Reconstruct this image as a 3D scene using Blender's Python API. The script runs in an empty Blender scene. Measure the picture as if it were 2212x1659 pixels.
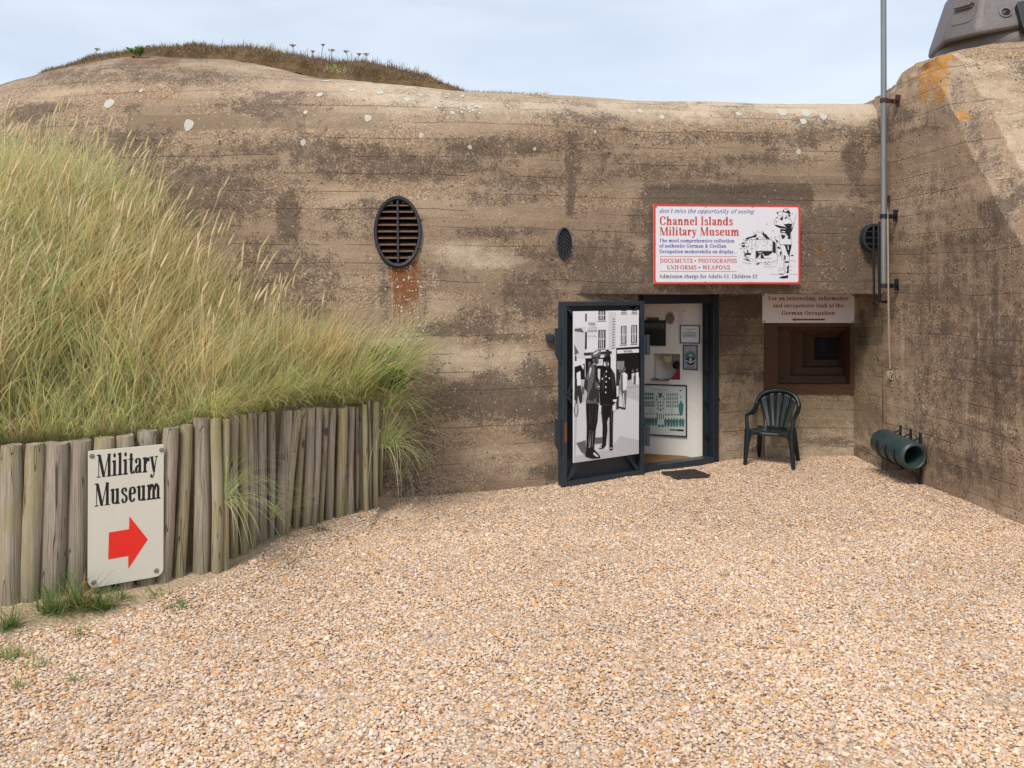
import bpy, bmesh, math, random
import numpy as np
from mathutils import Vector, Matrix, noise as mnoise
from mathutils.bvhtree import BVHTree
random.seed(7); RNG = np.random.default_rng(11)
SC = bpy.context.scene
COL = SC.collection
R = math.radians

# ------------------------------------------------------------------ camera
F, CX, HY, CH = 1850.0, 1106.0, 625.0, 2.05      # focal length and horizon in survey pixels, eye height in metres
cam = bpy.data.cameras.new("camera"); camo = bpy.data.objects.new("camera", cam); COL.objects.link(camo)
cam.sensor_width = 36.0; cam.lens = F / 2212 * 36.0
cam.shift_y = -(829.5 - HY) / 2212
cam.clip_start = 0.05; cam.clip_end = 2000
camo.location = (0, 0, CH); camo.rotation_euler = (R(90), 0, 0)
SC.camera = camo

# ------------------------------------------------------------------ light
SUN_EL, SUN_AZ = 52.0, 205.0      # azimuth clockwise from +Y: behind the camera, slightly to its left
sun = bpy.data.lights.new("sun", 'SUN'); suno = bpy.data.objects.new("sun", sun); COL.objects.link(suno)
sun.energy = 1.75; sun.angle = R(18); sun.color = (1.0, 0.955, 0.88)
d = Vector((math.sin(R(SUN_AZ)) * math.cos(R(SUN_EL)), math.cos(R(SUN_AZ)) * math.cos(R(SUN_EL)), math.sin(R(SUN_EL))))
suno.rotation_euler = d.to_track_quat('Z', 'Y').to_euler()
W = bpy.data.worlds.new("World"); SC.world = W; W.use_nodes = True
SC.view_settings.view_transform = 'Standard'; SC.view_settings.look = 'None'
SC.view_settings.gamma = 1.0; SC.view_settings.exposure = 0.85
SC.cycles.max_bounces = 12; SC.cycles.diffuse_bounces = 7; SC.cycles.transmission_bounces = 8

class NT:
    """small wrapper that builds node trees"""
    def __init__(s, tree):
        s.t = tree; s.t.nodes.clear()
    def node(s, typ, **p):
        n = s.t.nodes.new(typ)
        for k, v in p.items(): setattr(n, k, v)
        return n
    def put(s, sock, v):
        if isinstance(v, bpy.types.NodeSocket): s.t.links.new(v, sock)
        elif isinstance(v, (tuple, list)) and sock.type == 'RGBA' and len(v) == 3: sock.default_value = (*v, 1)
        elif isinstance(v, (int, float)) and sock.type == 'VECTOR': sock.default_value = (v, v, v)
        elif isinstance(v, (int, float)) and sock.type == 'RGBA': sock.default_value = (v, v, v, 1)
        else: sock.default_value = v
    def m(s, op, a, b=0.0, c=0.0):
        n = s.node('ShaderNodeMath', operation=op); s.put(n.inputs[0], a); s.put(n.inputs[1], b); s.put(n.inputs[2], c)
        return n.outputs[0]
    def vm(s, op, a, b):
        n = s.node('ShaderNodeVectorMath', operation=op); s.put(n.inputs[0], a); s.put(n.inputs[1], b); return n.outputs[0]
    def noise(s, vec, scale, detail=3.0, rough=0.55, dist=0.0):
        n = s.node('ShaderNodeTexNoise'); s.put(n.inputs['Vector'], vec); n.inputs['Scale'].default_value = scale
        n.inputs['Detail'].default_value = detail; n.inputs['Roughness'].default_value = rough; n.inputs['Distortion'].default_value = dist
        return n.outputs['Fac']
    def vor(s, vec, scale, feature='F1', rand=1.0):
        n = s.node('ShaderNodeTexVoronoi', feature=feature); s.put(n.inputs['Vector'], vec); n.inputs['Scale'].default_value = scale
        n.inputs['Randomness'].default_value = rand
        return n.outputs['Distance'], (n.outputs['Color'] if feature == 'F1' else None)
    def white(s, vec):
        n = s.node('ShaderNodeTexWhiteNoise', noise_dimensions='3D'); s.put(n.inputs['Vector'], vec); return n.outputs['Value']
    def mr(s, v, a, b, c=0.0, dd=1.0, smooth=True):
        n = s.node('ShaderNodeMapRange'); n.interpolation_type = 'SMOOTHSTEP' if smooth else 'LINEAR'
        s.put(n.inputs[0], v); s.put(n.inputs[1], a); s.put(n.inputs[2], b); s.put(n.inputs[3], c); s.put(n.inputs[4], dd)
        return n.outputs[0]
    def mix(s, f, a, b, blend='MIX'):
        n = s.node('ShaderNodeMix', data_type='RGBA', blend_type=blend); s.put(n.inputs[0], f); s.put(n.inputs[6], a); s.put(n.inputs[7], b)
        return n.outputs[2]
    def ramp(s, v, stops, interp='LINEAR'):
        n = s.node('ShaderNodeValToRGB'); n.color_ramp.interpolation = interp
        e = n.color_ramp.elements
        while len(e) < len(stops): e.new(0.5)
        for k, (p, c) in enumerate(stops):
            e[k].position = p; e[k].color = (*c, 1)
        s.put(n.inputs[0], v); return n.outputs[0]
    def sep(s, v):
        n = s.node('ShaderNodeSeparateXYZ'); s.put(n.inputs[0], v); return n.outputs
    def comb(s, x, y, z):
        n = s.node('ShaderNodeCombineXYZ')
        for i, v in enumerate((x, y, z)): s.put(n.inputs[i], v)
        return n.outputs[0]
    def coord(s, k='Object'): return s.node('ShaderNodeTexCoord').outputs[k]
    def attr(s, name):
        n = s.node('ShaderNodeAttribute'); n.attribute_name = name; return n.outputs['Color']
    def bump(s, h, strength=0.5, dist=1.0):
        n = s.node('ShaderNodeBump'); n.inputs['Strength'].default_value = strength; n.inputs['Distance'].default_value = dist
        s.put(n.inputs['Height'], h); return n.outputs[0]
    def out(s, col, rough=0.8, normal=None, metal=0.0, spec=0.3, transl=0.0):
        b = s.node('ShaderNodeBsdfPrincipled'); s.put(b.inputs['Base Color'], col); s.put(b.inputs['Roughness'], rough)
        s.put(b.inputs['Metallic'], metal); b.inputs['Specular IOR Level'].default_value = spec
        if normal is not None: s.put(b.inputs['Normal'], normal)
        sh = b.outputs[0]
        if transl:
            tr = s.node('ShaderNodeBsdfTranslucent'); s.put(tr.inputs[0], col)
            mx = s.node('ShaderNodeMixShader'); mx.inputs[0].default_value = transl
            s.t.links.new(sh, mx.inputs[1]); s.t.links.new(tr.outputs[0], mx.inputs[2]); sh = mx.outputs[0]
        o = s.node('ShaderNodeOutputMaterial'); s.t.links.new(sh, o.inputs[0])

def newmat(name):
    m = bpy.data.materials.new(name); m.use_nodes = True
    return m, NT(m.node_tree)

# sky: Nishita with thin high cloud drawn over it
nt = NT(W.node_tree)
sky = nt.node('ShaderNodeTexSky', sky_type='NISHITA'); sky.sun_disc = False
sky.sun_elevation = R(SUN_EL); sky.sun_rotation = R(SUN_AZ); sky.air_density = 1.0; sky.dust_density = 0.6; sky.ozone_density = 1.5
g = nt.coord('Generated')
sx = nt.sep(g)
str_ = nt.noise(nt.vm('MULTIPLY', g, (1.6, 1.6, 7.0)), 1.3, 5, 0.55, 0.4)
hor = nt.mr(sx[2], 0.0, 0.55, 0.16, 0.0)
cf = nt.m('ADD', nt.mr(str_, 0.33, 0.72, 0.50, 0.80), hor)
cf = nt.m('MINIMUM', cf, 0.9)
skyc = nt.mix(cf, sky.outputs[0], (6.3, 6.85, 7.6))
bg = nt.node('ShaderNodeBackground'); nt.put(bg.inputs[0], skyc); bg.inputs[1].default_value = 0.078
ow = nt.node('ShaderNodeOutputWorld'); nt.t.links.new(bg.outputs[0], ow.inputs[0])

# ------------------------------------------------------------------ helpers
def ray(x, y):
    return Vector(((x - CX) / F, 1.0, -(y - HY) / F))
def P(x, y, Y):
    return Vector((0, 0, CH)) + ray(x, y) * Y
def PG(x, y, z=0.0):
    r = ray(x, y); return Vector((0, 0, CH)) + r * ((z - CH) / r.z)
def onplane(x, y, p0, n):
    o = Vector((0, 0, CH)); r = ray(x, y); return o + r * ((p0 - o).dot(n) / r.dot(n))
def proj(v):
    v = np.asarray(v, dtype=float)
    return CX + v[..., 0] / v[..., 1] * F, HY - (v[..., 2] - CH) / v[..., 1] * F
def catmull(pts, n):
    pts = [np.array(p, float) for p in pts]
    q = [2 * pts[0] - pts[1]] + pts + [2 * pts[-1] - pts[-2]]
    out = []
    for i in range(len(pts) - 1):
        a, b, c, e = q[i:i + 4]
        for k in range(n):
            t = k / n
            out.append(0.5 * (2 * b + (c - a) * t + (2 * a - 5 * b + 4 * c - e) * t * t + (3 * b - a - 3 * c + e) * t ** 3))
    out.append(pts[-1]); return np.array(out)
def resample(pts, step):
    pts = np.asarray(pts, float)
    L = np.concatenate([[0], np.cumsum(np.linalg.norm(np.diff(pts, axis=0), axis=1))])
    n = max(2, int(L[-1] / step) + 1); t = np.linspace(0, L[-1], n)
    return np.stack([np.interp(t, L, pts[:, k]) for k in range(pts.shape[1])], 1)
def sstep(a, b, x):
    t = np.clip((np.asarray(x, float) - a) / (b - a), 0, 1); return t * t * (3 - 2 * t)
def nz(p, s, k=0.0):
    return mnoise.noise(Vector((p[0] * s + k, p[1] * s - k, p[2] * s + 2 * k)))

class MB:
    """collects geometry for one mesh"""
    def __init__(s): s.v = []; s.f = []; s.mi = []
    def add(s, v, f, mi=0):
        o = len(s.v); s.v += [tuple(p) for p in v]; s.f += [tuple(i + o for i in q) for q in f]; s.mi += [mi] * len(f); return s
    def box(s, c, size, M=None, mi=0, taper=1.0):
        a, b, h = (k / 2 for k in size)
        v = []
        for z, t in ((-h, 1.0), (h, taper)):
            v += [Vector((-a * t, -b * t, z)), Vector((a * t, -b * t, z)), Vector((a * t, b * t, z)), Vector((-a * t, b * t, z))]
        c = Vector(c)
        v = [c + (M @ p if M else p) for p in v]
        return s.add(v, [(3, 2, 1, 0), (4, 5, 6, 7), (0, 1, 5, 4), (1, 2, 6, 5), (2, 3, 7, 6), (3, 0, 4, 7)], mi)
    def bar(s, a, b, w, t, up=(0, 0, 1), mi=0):
        a, b = Vector(a), Vector(b); dx = (b - a); L = dx.length; dx.normalize(); up = Vector(up)
        y = up.cross(dx).normalized(); z = dx.cross(y)
        M = Matrix((dx, y, z)).transposed()
        return s.box((a + b) / 2, (L, w, t), M, mi)
    def prism(s, poly, h, fr, z0=0.0, mi=0):
        """poly in the frame's x/y, extruded along its normal from z0 to z0+h"""
        n = len(poly)
        ar = sum(poly[i][0] * poly[(i + 1) % n][1] - poly[(i + 1) % n][0] * poly[i][1] for i in range(n))
        if ar < 0: poly = list(reversed(poly))
        v = [fr(x, y, z0) for x, y in poly] + [fr(x, y, z0 + h) for x, y in poly]
        f = [tuple(range(n - 1, -1, -1)), tuple(range(n, 2 * n))] + [(i, (i + 1) % n, n + (i + 1) % n, n + i) for i in range(n)]
        return s.add(v, f, mi)
    def sheet(s, poly, fr, z=0.0, mi=0):
        n = len(poly)
        ar = sum(poly[i][0] * poly[(i + 1) % n][1] - poly[(i + 1) % n][0] * poly[i][1] for i in range(n))
        if ar < 0: poly = list(reversed(poly))
        return s.add([fr(x, y, z) for x, y in poly], [tuple(range(n))], mi)
    def tube(s, path, r, n=10, caps=True, mi=0, sx=1.0, up=None):
        path = [Vector(p) for p in path]; k = len(path)
        rr = r if isinstance(r, (list, tuple, np.ndarray)) else [r] * k
        v = []; prev = Vector(up) if up else None
        for i, p in enumerate(path):
            t = (path[min(i + 1, k - 1)] - path[max(i - 1, 0)]).normalized()
            if prev is None: prev = Vector((0, 0, 1)) if abs(t.z) < 0.9 else Vector((1, 0, 0))
            a = (prev - t * prev.dot(t)).normalized(); b = t.cross(a); prev = a
            for j in range(n):
                th = 2 * math.pi * j / n
                v.append(p + a * math.cos(th) * rr[i] * sx + b * math.sin(th) * rr[i])
        f = []
        for i in range(k - 1):
            for j in range(n):
                j2 = (j + 1) % n; f.append((i * n + j, i * n + j2, (i + 1) * n + j2, (i + 1) * n + j))
        if caps: f.append(tuple(range(n - 1, -1, -1))); f.append(tuple((k - 1) * n + j for j in range(n)))
        return s.add(v, f, mi)
    def grid(s, pts, nu, nv, mi=0, flip=False, skip=None):
        """pts[i*nv+j], i<nu, j<nv"""
        f = []
        for i in range(nu - 1):
            for j in range(nv - 1):
                q = (i * nv + j, (i + 1) * nv + j, (i + 1) * nv + j + 1, i * nv + j + 1)
                if skip is not None and skip[i, j]: continue
                f.append(tuple(reversed(q)) if flip else q)
        return s.add(pts, f, mi)
    def lathe(s, prof, n, fr, mi=0, caps=False, sx=1.0, sy=1.0):
        v = []
        for r, z in prof:
            for j in range(n):
                th = 2 * math.pi * j / n; v.append(fr(r * math.cos(th) * sx, r * math.sin(th) * sy, z))
        k = len(prof); f = []
        for i in range(k - 1):
            for j in range(n):
                j2 = (j + 1) % n; f.append((i * n + j, i * n + j2, (i + 1) * n + j2, (i + 1) * n + j))
        if caps: f.append(tuple(range(n - 1, -1, -1))); f.append(tuple((k - 1) * n + j for j in range(n)))
        return s.add(v, f, mi)

def frame(o, x, y):
    o = Vector(o); x = Vector(x).normalized(); z = x.cross(Vector(y)).normalized(); y = z.cross(x)
    fn = lambda a, b, c=0.0: o + x * a + y * b + z * c
    fn.o, fn.x, fn.y, fn.z = o, x, y, z
    return fn

def obj(name, mb, mats, parent=None, origin=None, smooth=None, bevel=None, fix=True):
    me = bpy.data.meshes.new(name)
    v = mb.v
    if origin is not None:
        o_ = Vector(origin); v = [Vector(p) - o_ for p in v]
    me.from_pydata([tuple(p) for p in v], [], mb.f)
    mats = mats if isinstance(mats, (list, tuple)) else [mats]
    for m in mats: me.materials.append(m)
    if len(mats) > 1: me.polygons.foreach_set('material_index', mb.mi)
    if fix:
        bm = bmesh.new(); bm.from_mesh(me); bmesh.ops.recalc_face_normals(bm, faces=bm.faces); bm.to_mesh(me); bm.free()
    if smooth:
        me.polygons.foreach_set('use_smooth', [True] * len(me.polygons)); me.set_sharp_from_angle(angle=R(smooth))
    me.update()
    o = bpy.data.objects.new(name, me); COL.objects.link(o)
    if origin is not None: o.location = Vector(origin)
    if bevel:
        b = o.modifiers.new('bevel', 'BEVEL'); b.width = bevel; b.segments = 2; b.limit_method = 'ANGLE'; b.angle_limit = R(40)
    if parent is not None: adopt(o, parent)
    return o
def wm(o):
    return o.matrix_basis.copy() if o.parent is None else wm(o.parent) @ o.matrix_parent_inverse @ o.matrix_basis
def adopt(o, parent):
    o.parent = parent; o.matrix_parent_inverse = wm(parent).inverted()
def tag(o, label=None, cat=None, group=None, kind=None):
    if label: o['label'] = label
    if cat: o['category'] = cat
    if group: o['group'] = group
    if kind: o['kind'] = kind
    return o
def thing(name, label, cat, loc=(0, 0, 0), group=None):
    o = bpy.data.objects.new(name, None); o.empty_display_size = 0.2; COL.objects.link(o); o.location = loc
    return tag(o, label, cat, group)
def rawmesh(name, verts, loops, starts, totals, mat, cols=None, smooth=False, cname='col'):
    """fast mesh from numpy arrays"""
    me = bpy.data.meshes.new(name)
    me.vertices.add(len(verts)); me.vertices.foreach_set('co', np.ascontiguousarray(verts, dtype=np.float32).ravel())
    me.loops.add(len(loops)); me.loops.foreach_set('vertex_index', np.ascontiguousarray(loops, dtype=np.int32))
    me.polygons.add(len(starts)); me.polygons.foreach_set('loop_start', np.ascontiguousarray(starts, dtype=np.int32))
    try: me.polygons.foreach_set('loop_total', np.ascontiguousarray(totals, dtype=np.int32))
    except Exception: pass
    me.polygons.foreach_set('use_smooth', np.full(len(starts), smooth))
    if cols is not None:
        a = me.color_attributes.new(cname, 'FLOAT_COLOR', 'POINT')
        c = np.ones((len(verts), 4), np.float32); c[:, :3] = cols; a.data.foreach_set('color', c.ravel())
    me.materials.append(mat); me.update(calc_edges=True); me.validate()
    o = bpy.data.objects.new(name, me); COL.objects.link(o); return o
def setcol(o, cols, name='stain_and_tone'):
    me = o.data; a = me.color_attributes.new(name, 'FLOAT_COLOR', 'POINT')
    c = np.ones((len(me.vertices), 4), np.float32); c[:, :3] = cols; a.data.foreach_set('color', c.ravel())

# ------------------------------------------------------------------ materials
def plain(name, col, rough=0.6, metal=0.0, var=0.12, scale=30.0, bump=0.0, spec=0.35):
    m, n = newmat(name); c = n.coord()
    f = n.noise(c, scale, 4, 0.6)
    cc = n.mix(f, tuple(k * (1 - var) for k in col), tuple(min(1, k * (1 + var)) for k in col))
    nm = n.bump(n.noise(c, scale * 3, 3), bump, 0.01) if bump else None
    n.out(cc, rough, nm, metal, spec); return m

def concrete(name, A=(0.410, 0.300, 0.205), B=(0.296, 0.211, 0.142), dark=(0.064, 0.047, 0.036), pale=(0.55, 0.44, 0.32), axis='x', streak=0.0, board=0.185, darkbase=0.0, pits=1.0, wht=0.35):
    m, n = newmat(name)
    c = n.coord(); s = n.sep(c)
    H = s[0] if axis == 'x' else s[1]
    st = n.sep(n.attr('stain_and_tone'))
    wob = n.m('MULTIPLY', n.m('SUBTRACT', n.noise(c, 0.9, 2), 0.5), 0.09)
    zz = n.m('DIVIDE', n.m('ADD', s[2], wob), board)
    row = n.m('FLOOR', zz); fr = n.m('FRACT', zz)
    rh = n.white(n.comb(row, 3.1, 0.0))
    hx = n.m('ADD', n.m('MULTIPLY', H, 0.36), n.m('MULTIPLY', rh, 7.0))
    seg = n.m('FLOOR', hx); fx = n.m('FRACT', hx)
    tone = n.white(n.comb(row, seg, 1.7))
    sq = n.vm('MULTIPLY', c, (0.55, 0.55, 1.5))
    big = n.noise(sq, 1.1, 4, 0.6, 0.3)
    fine = n.noise(c, 55, 3, 0.7); mid = n.noise(c, 9, 4, 0.65)
    vd, vc = n.vor(c, 75); grain = n.sep(vc)[0]
    base = n.mix(n.mr(big, 0.3, 0.7), B, A)
    base = n.mix(1.0, base, n.comb(*[n.m('MULTIPLY', n.mr(tone, 0, 1, 0.78, 1.14, False), n.mr(rh, 0, 1, .90, 1.08, False))] * 3), 'MULTIPLY')
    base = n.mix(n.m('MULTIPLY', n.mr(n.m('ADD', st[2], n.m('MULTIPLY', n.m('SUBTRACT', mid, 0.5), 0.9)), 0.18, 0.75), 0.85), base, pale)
    # cement skin lost in patches: exposed shingle grains
    exp_ = n.mr(n.m('ADD', n.noise(sq, 2.3, 5, 0.65), n.m('MULTIPLY', n.m('SUBTRACT', tone, 0.5), 0.25)), 0.44, 0.60)
    gcol = n.ramp(grain, [(0.0, (0.07, 0.05, 0.038)), (0.3, (0.17, 0.115, 0.075)), (0.55, (0.30, 0.20, 0.125)), (0.8, (0.40, 0.27, 0.16)), (1.0, (0.56, 0.46, 0.36))])
    base = n.mix(n.m('MULTIPLY', exp_, 0.55), base, gcol)
    base = n.mix(1.0, base, n.comb(*[n.mr(fine, 0.25, 0.75, 0.74, 1.24, False)] * 3), 'MULTIPLY')
    # board joints
    brk = n.noise(n.vm('MULTIPLY', c, (0.6, 0.6, 4.0)), 1.6, 4, 0.6)
    jl = n.m('MULTIPLY', n.m('SUBTRACT', 1.0, n.mr(n.m('ABSOLUTE', n.m('SUBTRACT', fr, 0.5)), 0.0, 0.032)), n.mr(brk, 0.44, 0.56))
    jl2 = n.m('MULTIPLY', n.m('SUBTRACT', 1.0, n.mr(fr, 0.0, 0.06)), n.mr(brk, 0.60, 0.48))
    jv = n.m('MULTIPLY', n.m('SUBTRACT', 1.0, n.mr(fx, 0.0, 0.007)), 0.6)
    base = n.mix(n.m('MULTIPLY', jl2, 0.38), base, (0.48, 0.36, 0.23))
    base = n.mix(n.m('MULTIPLY', n.m('MAXIMUM', jl, jv), 0.50), base, (0.06, 0.043, 0.03))
    # dark weathering (painted mask broken up by noise, plus free patches)
    brkn = n.m('ADD', n.m('MULTIPLY', n.m('SUBTRACT', mid, 0.5), 1.25), n.m('MULTIPLY', n.m('SUBTRACT', n.noise(c, 44, 4, 0.8), 0.5), 2.1))
    free = n.mr(n.noise(sq, 1.5, 4, 0.6), 0.46, 0.68, 0.0, 0.62)
    vrun = n.mr(n.noise(n.vm('MULTIPLY', c, (3.2, 3.2, 0.22)), 1.6, 4, 0.6), 0.50, 0.75, 0.0, 0.28)
    dm = n.mr(n.m('ADD', n.m('ADD', n.m('ADD', n.m('MAXIMUM', st[0], free), darkbase), vrun), brkn), 0.24, 0.66)
    base = n.mix(n.m('MULTIPLY', dm, 0.78), base, n.mix(n.mr(fine, .3, .7), dark, tuple(k * 2.1 for k in dark)))
    if streak:
        vs = n.noise(n.vm('MULTIPLY', c, (9.0, 9.0, 0.8)), 1.0, 4, 0.6)
        base = n.mix(n.m('MULTIPLY', n.mr(vs, 0.5, 0.72), streak), base, (0.44, 0.34, 0.25))
        fl = n.noise(n.vm('MULTIPLY', c, (30.0, 30.0, 9.0)), 1.0, 2, 0.5)
        base = n.mix(n.m('MULTIPLY', n.mr(fl, 0.66, 0.70), streak), base, (0.55, 0.46, 0.36))
    # rust / orange lichen (painted mask)
    rf = n.mr(n.m('ADD', st[1], n.m('MULTIPLY', n.m('SUBTRACT', n.noise(n.vm('MULTIPLY', c, (3.4, 3.4, 0.35) if axis == 'x' else (3.0, 3.0, 2.0)), 11, 5, 0.8), 0.5), 3.0)), 0.25 if axis == 'x' else 0.52, 0.78 if axis == 'x' else 0.74)
    rcol = n.mix(n.noise(c, 26, 3), (0.105, 0.036, 0.015), (0.29, 0.105, 0.034)) if axis == 'x' else n.mix(n.noise(c, 18, 3), (0.60, 0.22, 0.012), (0.42, 0.22, 0.05))
    base = n.mix(n.m('MULTIPLY', rf, 0.9), base, rcol)
    # little pale shell and lichen specks
    wd, wc = n.vor(c, 24); pk = n.sep(wc)[1]
    wsp = n.m('MULTIPLY', n.mr(wd, 0.22, 0.30, 1.0, 0.0), n.m('GREATER_THAN', pk, n.m('SUBTRACT', 0.985, n.m('MULTIPLY', n.noise(c, 0.8, 2), 0.13))))
    wsp2d, wsp2c = n.vor(c, 75)
    base = n.mix(n.m('MULTIPLY', wsp, wht), base, (0.62, 0.56, 0.47))
    h = n.m('ADD', n.m('MULTIPLY', tone, 0.013), n.m('MULTIPLY', n.m('MAXIMUM', jl, jv), -0.012))
    h = n.m('ADD', h, n.m('MULTIPLY', fine, 0.010)); h = n.m('ADD', h, n.m('MULTIPLY', mid, 0.012))
    pd, pc = n.vor(c, 16)
    pit = n.m('MULTIPLY', n.mr(pd, 0.10, 0.22, 1.0, 0.0), n.m('GREATER_THAN', n.sep(pc)[0], 0.86))
    h = n.m('SUBTRACT', h, n.m('MULTIPLY', pit, 0.02 * pits)); base = n.mix(n.m('MULTIPLY', pit, 0.5 * pits), base, (0.05, 0.036, 0.026))
    n.out(base, 0.92, n.bump(h, 0.75, 1.0), 0.0, 0.2)
    return m
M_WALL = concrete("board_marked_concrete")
M_CASE = concrete("casemate_concrete", A=(0.420, 0.300, 0.200), B=(0.300, 0.208, 0.138), axis='y', streak=0.34, board=0.21, pits=1.3)
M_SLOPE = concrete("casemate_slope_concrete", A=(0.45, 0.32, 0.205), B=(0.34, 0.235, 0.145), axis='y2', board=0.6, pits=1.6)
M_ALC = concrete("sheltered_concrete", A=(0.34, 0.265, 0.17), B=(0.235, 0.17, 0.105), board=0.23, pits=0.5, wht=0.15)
M_STEEL = plain("blue_grey_painted_steel", (0.024, 0.034, 0.044), 0.42, 0.0, 0.3, 18, 0.1, 0.5)
M_STEEL2 = plain("dark_painted_steel", (0.016, 0.021, 0.026), 0.5, 0.0, 0.3, 20, 0.1)
M_BLACK = plain("black_paint", (0.010, 0.010, 0.011), 0.5)
M_WHITEWALL = plain("white_limewash", (0.70, 0.66, 0.60), 0.85, 0, 0.05, 7, 0.5)
# ------------------------------------------------------------------ painted weathering (stains with their own shape) and painted light on the wall top
def blob(q, x, y, cx, cy, rx, ry, v, soft=0.5):
    dd = np.sqrt(((x - cx) / rx) ** 2 + ((y - cy) / ry) ** 2)
    return np.maximum(q, v * (1 - sstep(1 - soft, 1 + soft, dd)))
def rect(q, x, y, x0, x1, y0, y1, v, s=12.0):
    k = sstep(x0 - s, x0 + s, x) * (1 - sstep(x1 - s, x1 + s, x)) * sstep(y0 - s, y0 + s, y) * (1 - sstep(y1 - s, y1 + s, y))
    return np.maximum(q, v * k)

# ------------------------------------------------------------------ big bunker
bunker = thing("bunker", "broad rounded board-marked concrete bunker with turf on top and a doorway recess", "bunker", (0, 9.2, 0))
path = catmull([(-10.4, 14.0), (-8.9, 11.3), (-6.6, 9.55), (-4.5, 8.88), (-2.5, 8.6), (-1.25, 8.66), (0, 8.93), (0.5, 9.08), (0.69, 9.14)], 40)
path2 = catmull([(0.69, 9.14), (1.4, 9.36), (2.4, 9.50), (3.3, 9.61), (4.20, 9.71), (4.38, 9.73)], 40)
pa = resample(path, 0.032); pb = resample(path2, 0.032); nA = len(pa) - 1
pl = np.vstack([pa[:-1], pb]); NS = len(pl)
tan = np.gradient(pl, axis=0); tan /= np.linalg.norm(tan, axis=1)[:, None]
nrm = np.stack([tan[:, 1], -tan[:, 0]], 1)
nrm = np.stack([np.convolve(np.pad(nrm[:, k], 8, mode='edge'), np.ones(17) / 17, 'valid') for k in (0, 1)], 1)
nrm /= np.linalg.norm(nrm, axis=1)[:, None]
hx = np.interp(pl[:, 0], [-8, -6.5, -4.8, -3.5, -2.2, -0.5, 0.7, 4.2], [4.72, 4.84, 4.95, 4.80, 4.52, 4.34, 4.27, 4.27])
rx = np.interp(pl[:, 0], [-8, -4.8, -2.5, -0.6, 0.7, 4.2], [1.5, 1.5, 1.25, 0.85, 0.60, 0.52])
bt = np.interp(pl[:, 0], [-8, -1.3, 0.0, 0.5, 0.7, 4.2], [0.13, 0.11, 0.07, 0.045, 0.04, 0.03])
rows = []
for z in np.linspace(-0.12, 2.0, 67): rows.append(('v', z))
for t in np.linspace(0, 1, 46)[1:]: rows.append(('u', t))
for t in np.linspace(0, 1, 34)[1:]: rows.append(('a', t))
for t in (0.12, 0.4, 0.9, 1.8, 3.2): rows.append(('r', t))
NR = len(rows)
V = np.zeros((NS, NR, 3))
for j, (k, t) in enumerate(rows):
    zt = hx - rx
    if k == 'v': off = bt * (t - 2.0); z = np.full(NS, t)
    elif k == 'u': z = 2.0 + (zt - 2.0) * t; off = bt * (z - 2.0)
    elif k == 'a':
        th = t * math.pi / 2; off = bt * (zt - 2.0) + rx * 1.25 * (1 - math.cos(th)); z = zt + rx * math.sin(th)
    else: off = bt * (zt - 2.0) + rx * 1.25 + t; z = hx + 0.02 * t
    V[:, j, 0] = pl[:, 0] - nrm[:, 0] * off; V[:, j, 1] = pl[:, 1] - nrm[:, 1] * off; V[:, j, 2] = z
hsh = lambda a, b: (math.sin(a * 127.1 + b * 311.7) * 43758.5453) % 1.0
S0 = np.concatenate([[0], np.cumsum(np.linalg.norm(np.diff(pl, axis=0), axis=1))])
for i in range(NS):
    for j in range(NR):
        p = V[i, j]
        a = nz(p, 0.8) * 0.045 + nz(p, 3.1, 4) * 0.012 + nz(p, 9.0, 9) * 0.005
        rw = math.floor(p[2] / 0.185); a += (hsh(rw, math.floor(S0[i] * 0.4 + hsh(rw, 2) * 5)) - 0.5) * 0.014
        if abs(p[2] - 2.0) < 0.02 and i >= nA: a *= 0.3
        V[i, j, 0] += nrm[i, 0] * a; V[i, j, 1] += nrm[i, 1] * a
        if rows[j][0] in 'ar': V[i, j, 2] += a * .4
PX, PY = proj(V)
cx_ = 0.25 * (PX[:-1, :-1] + PX[1:, :-1] + PX[1:, 1:] + PX[:-1, 1:]); cy_ = 0.25 * (PY[:-1, :-1] + PY[1:, :-1] + PY[1:, 1:] + PY[:-1, 1:])
skip = np.zeros((NS - 1, NR - 1), bool)
skip[nA:, :66] = True                                     # doorway recess under the lintel
VENTS = [(859, 502, 45, 68), (1218, 526, 13, 30)]
frontrow = np.arange(NR - 1)[None, :] < 112
for (a, b, ra, rb) in VENTS:
    skip |= ((((cx_ - a) / ra) ** 2 + ((cy_ - b) / rb) ** 2) < 1.0) & frontrow
mb = MB(); mb.grid([tuple(p) for p in V.reshape(-1, 3)], NS, NR, skip=skip)
sk2 = np.zeros_like(skip); sk2[nA:, :66] = True; mbf = MB().grid([tuple(p) for p in V.reshape(-1, 3)], NS, NR, skip=sk2)
wall_bvh = BVHTree.FromPolygons([Vector(p) for p in mbf.v], mbf.f)
def hit(x, y):
    r = ray(x, y); p, n, i, dd = wall_bvh.ray_cast(Vector((0, 0, CH)), r.normalized())
    if n is not None and n.y > 0: n = -n
    return p, n
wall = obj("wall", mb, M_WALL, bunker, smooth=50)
x, y = PX.ravel(), PY.ravel()
q = np.zeros(len(x))
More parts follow.
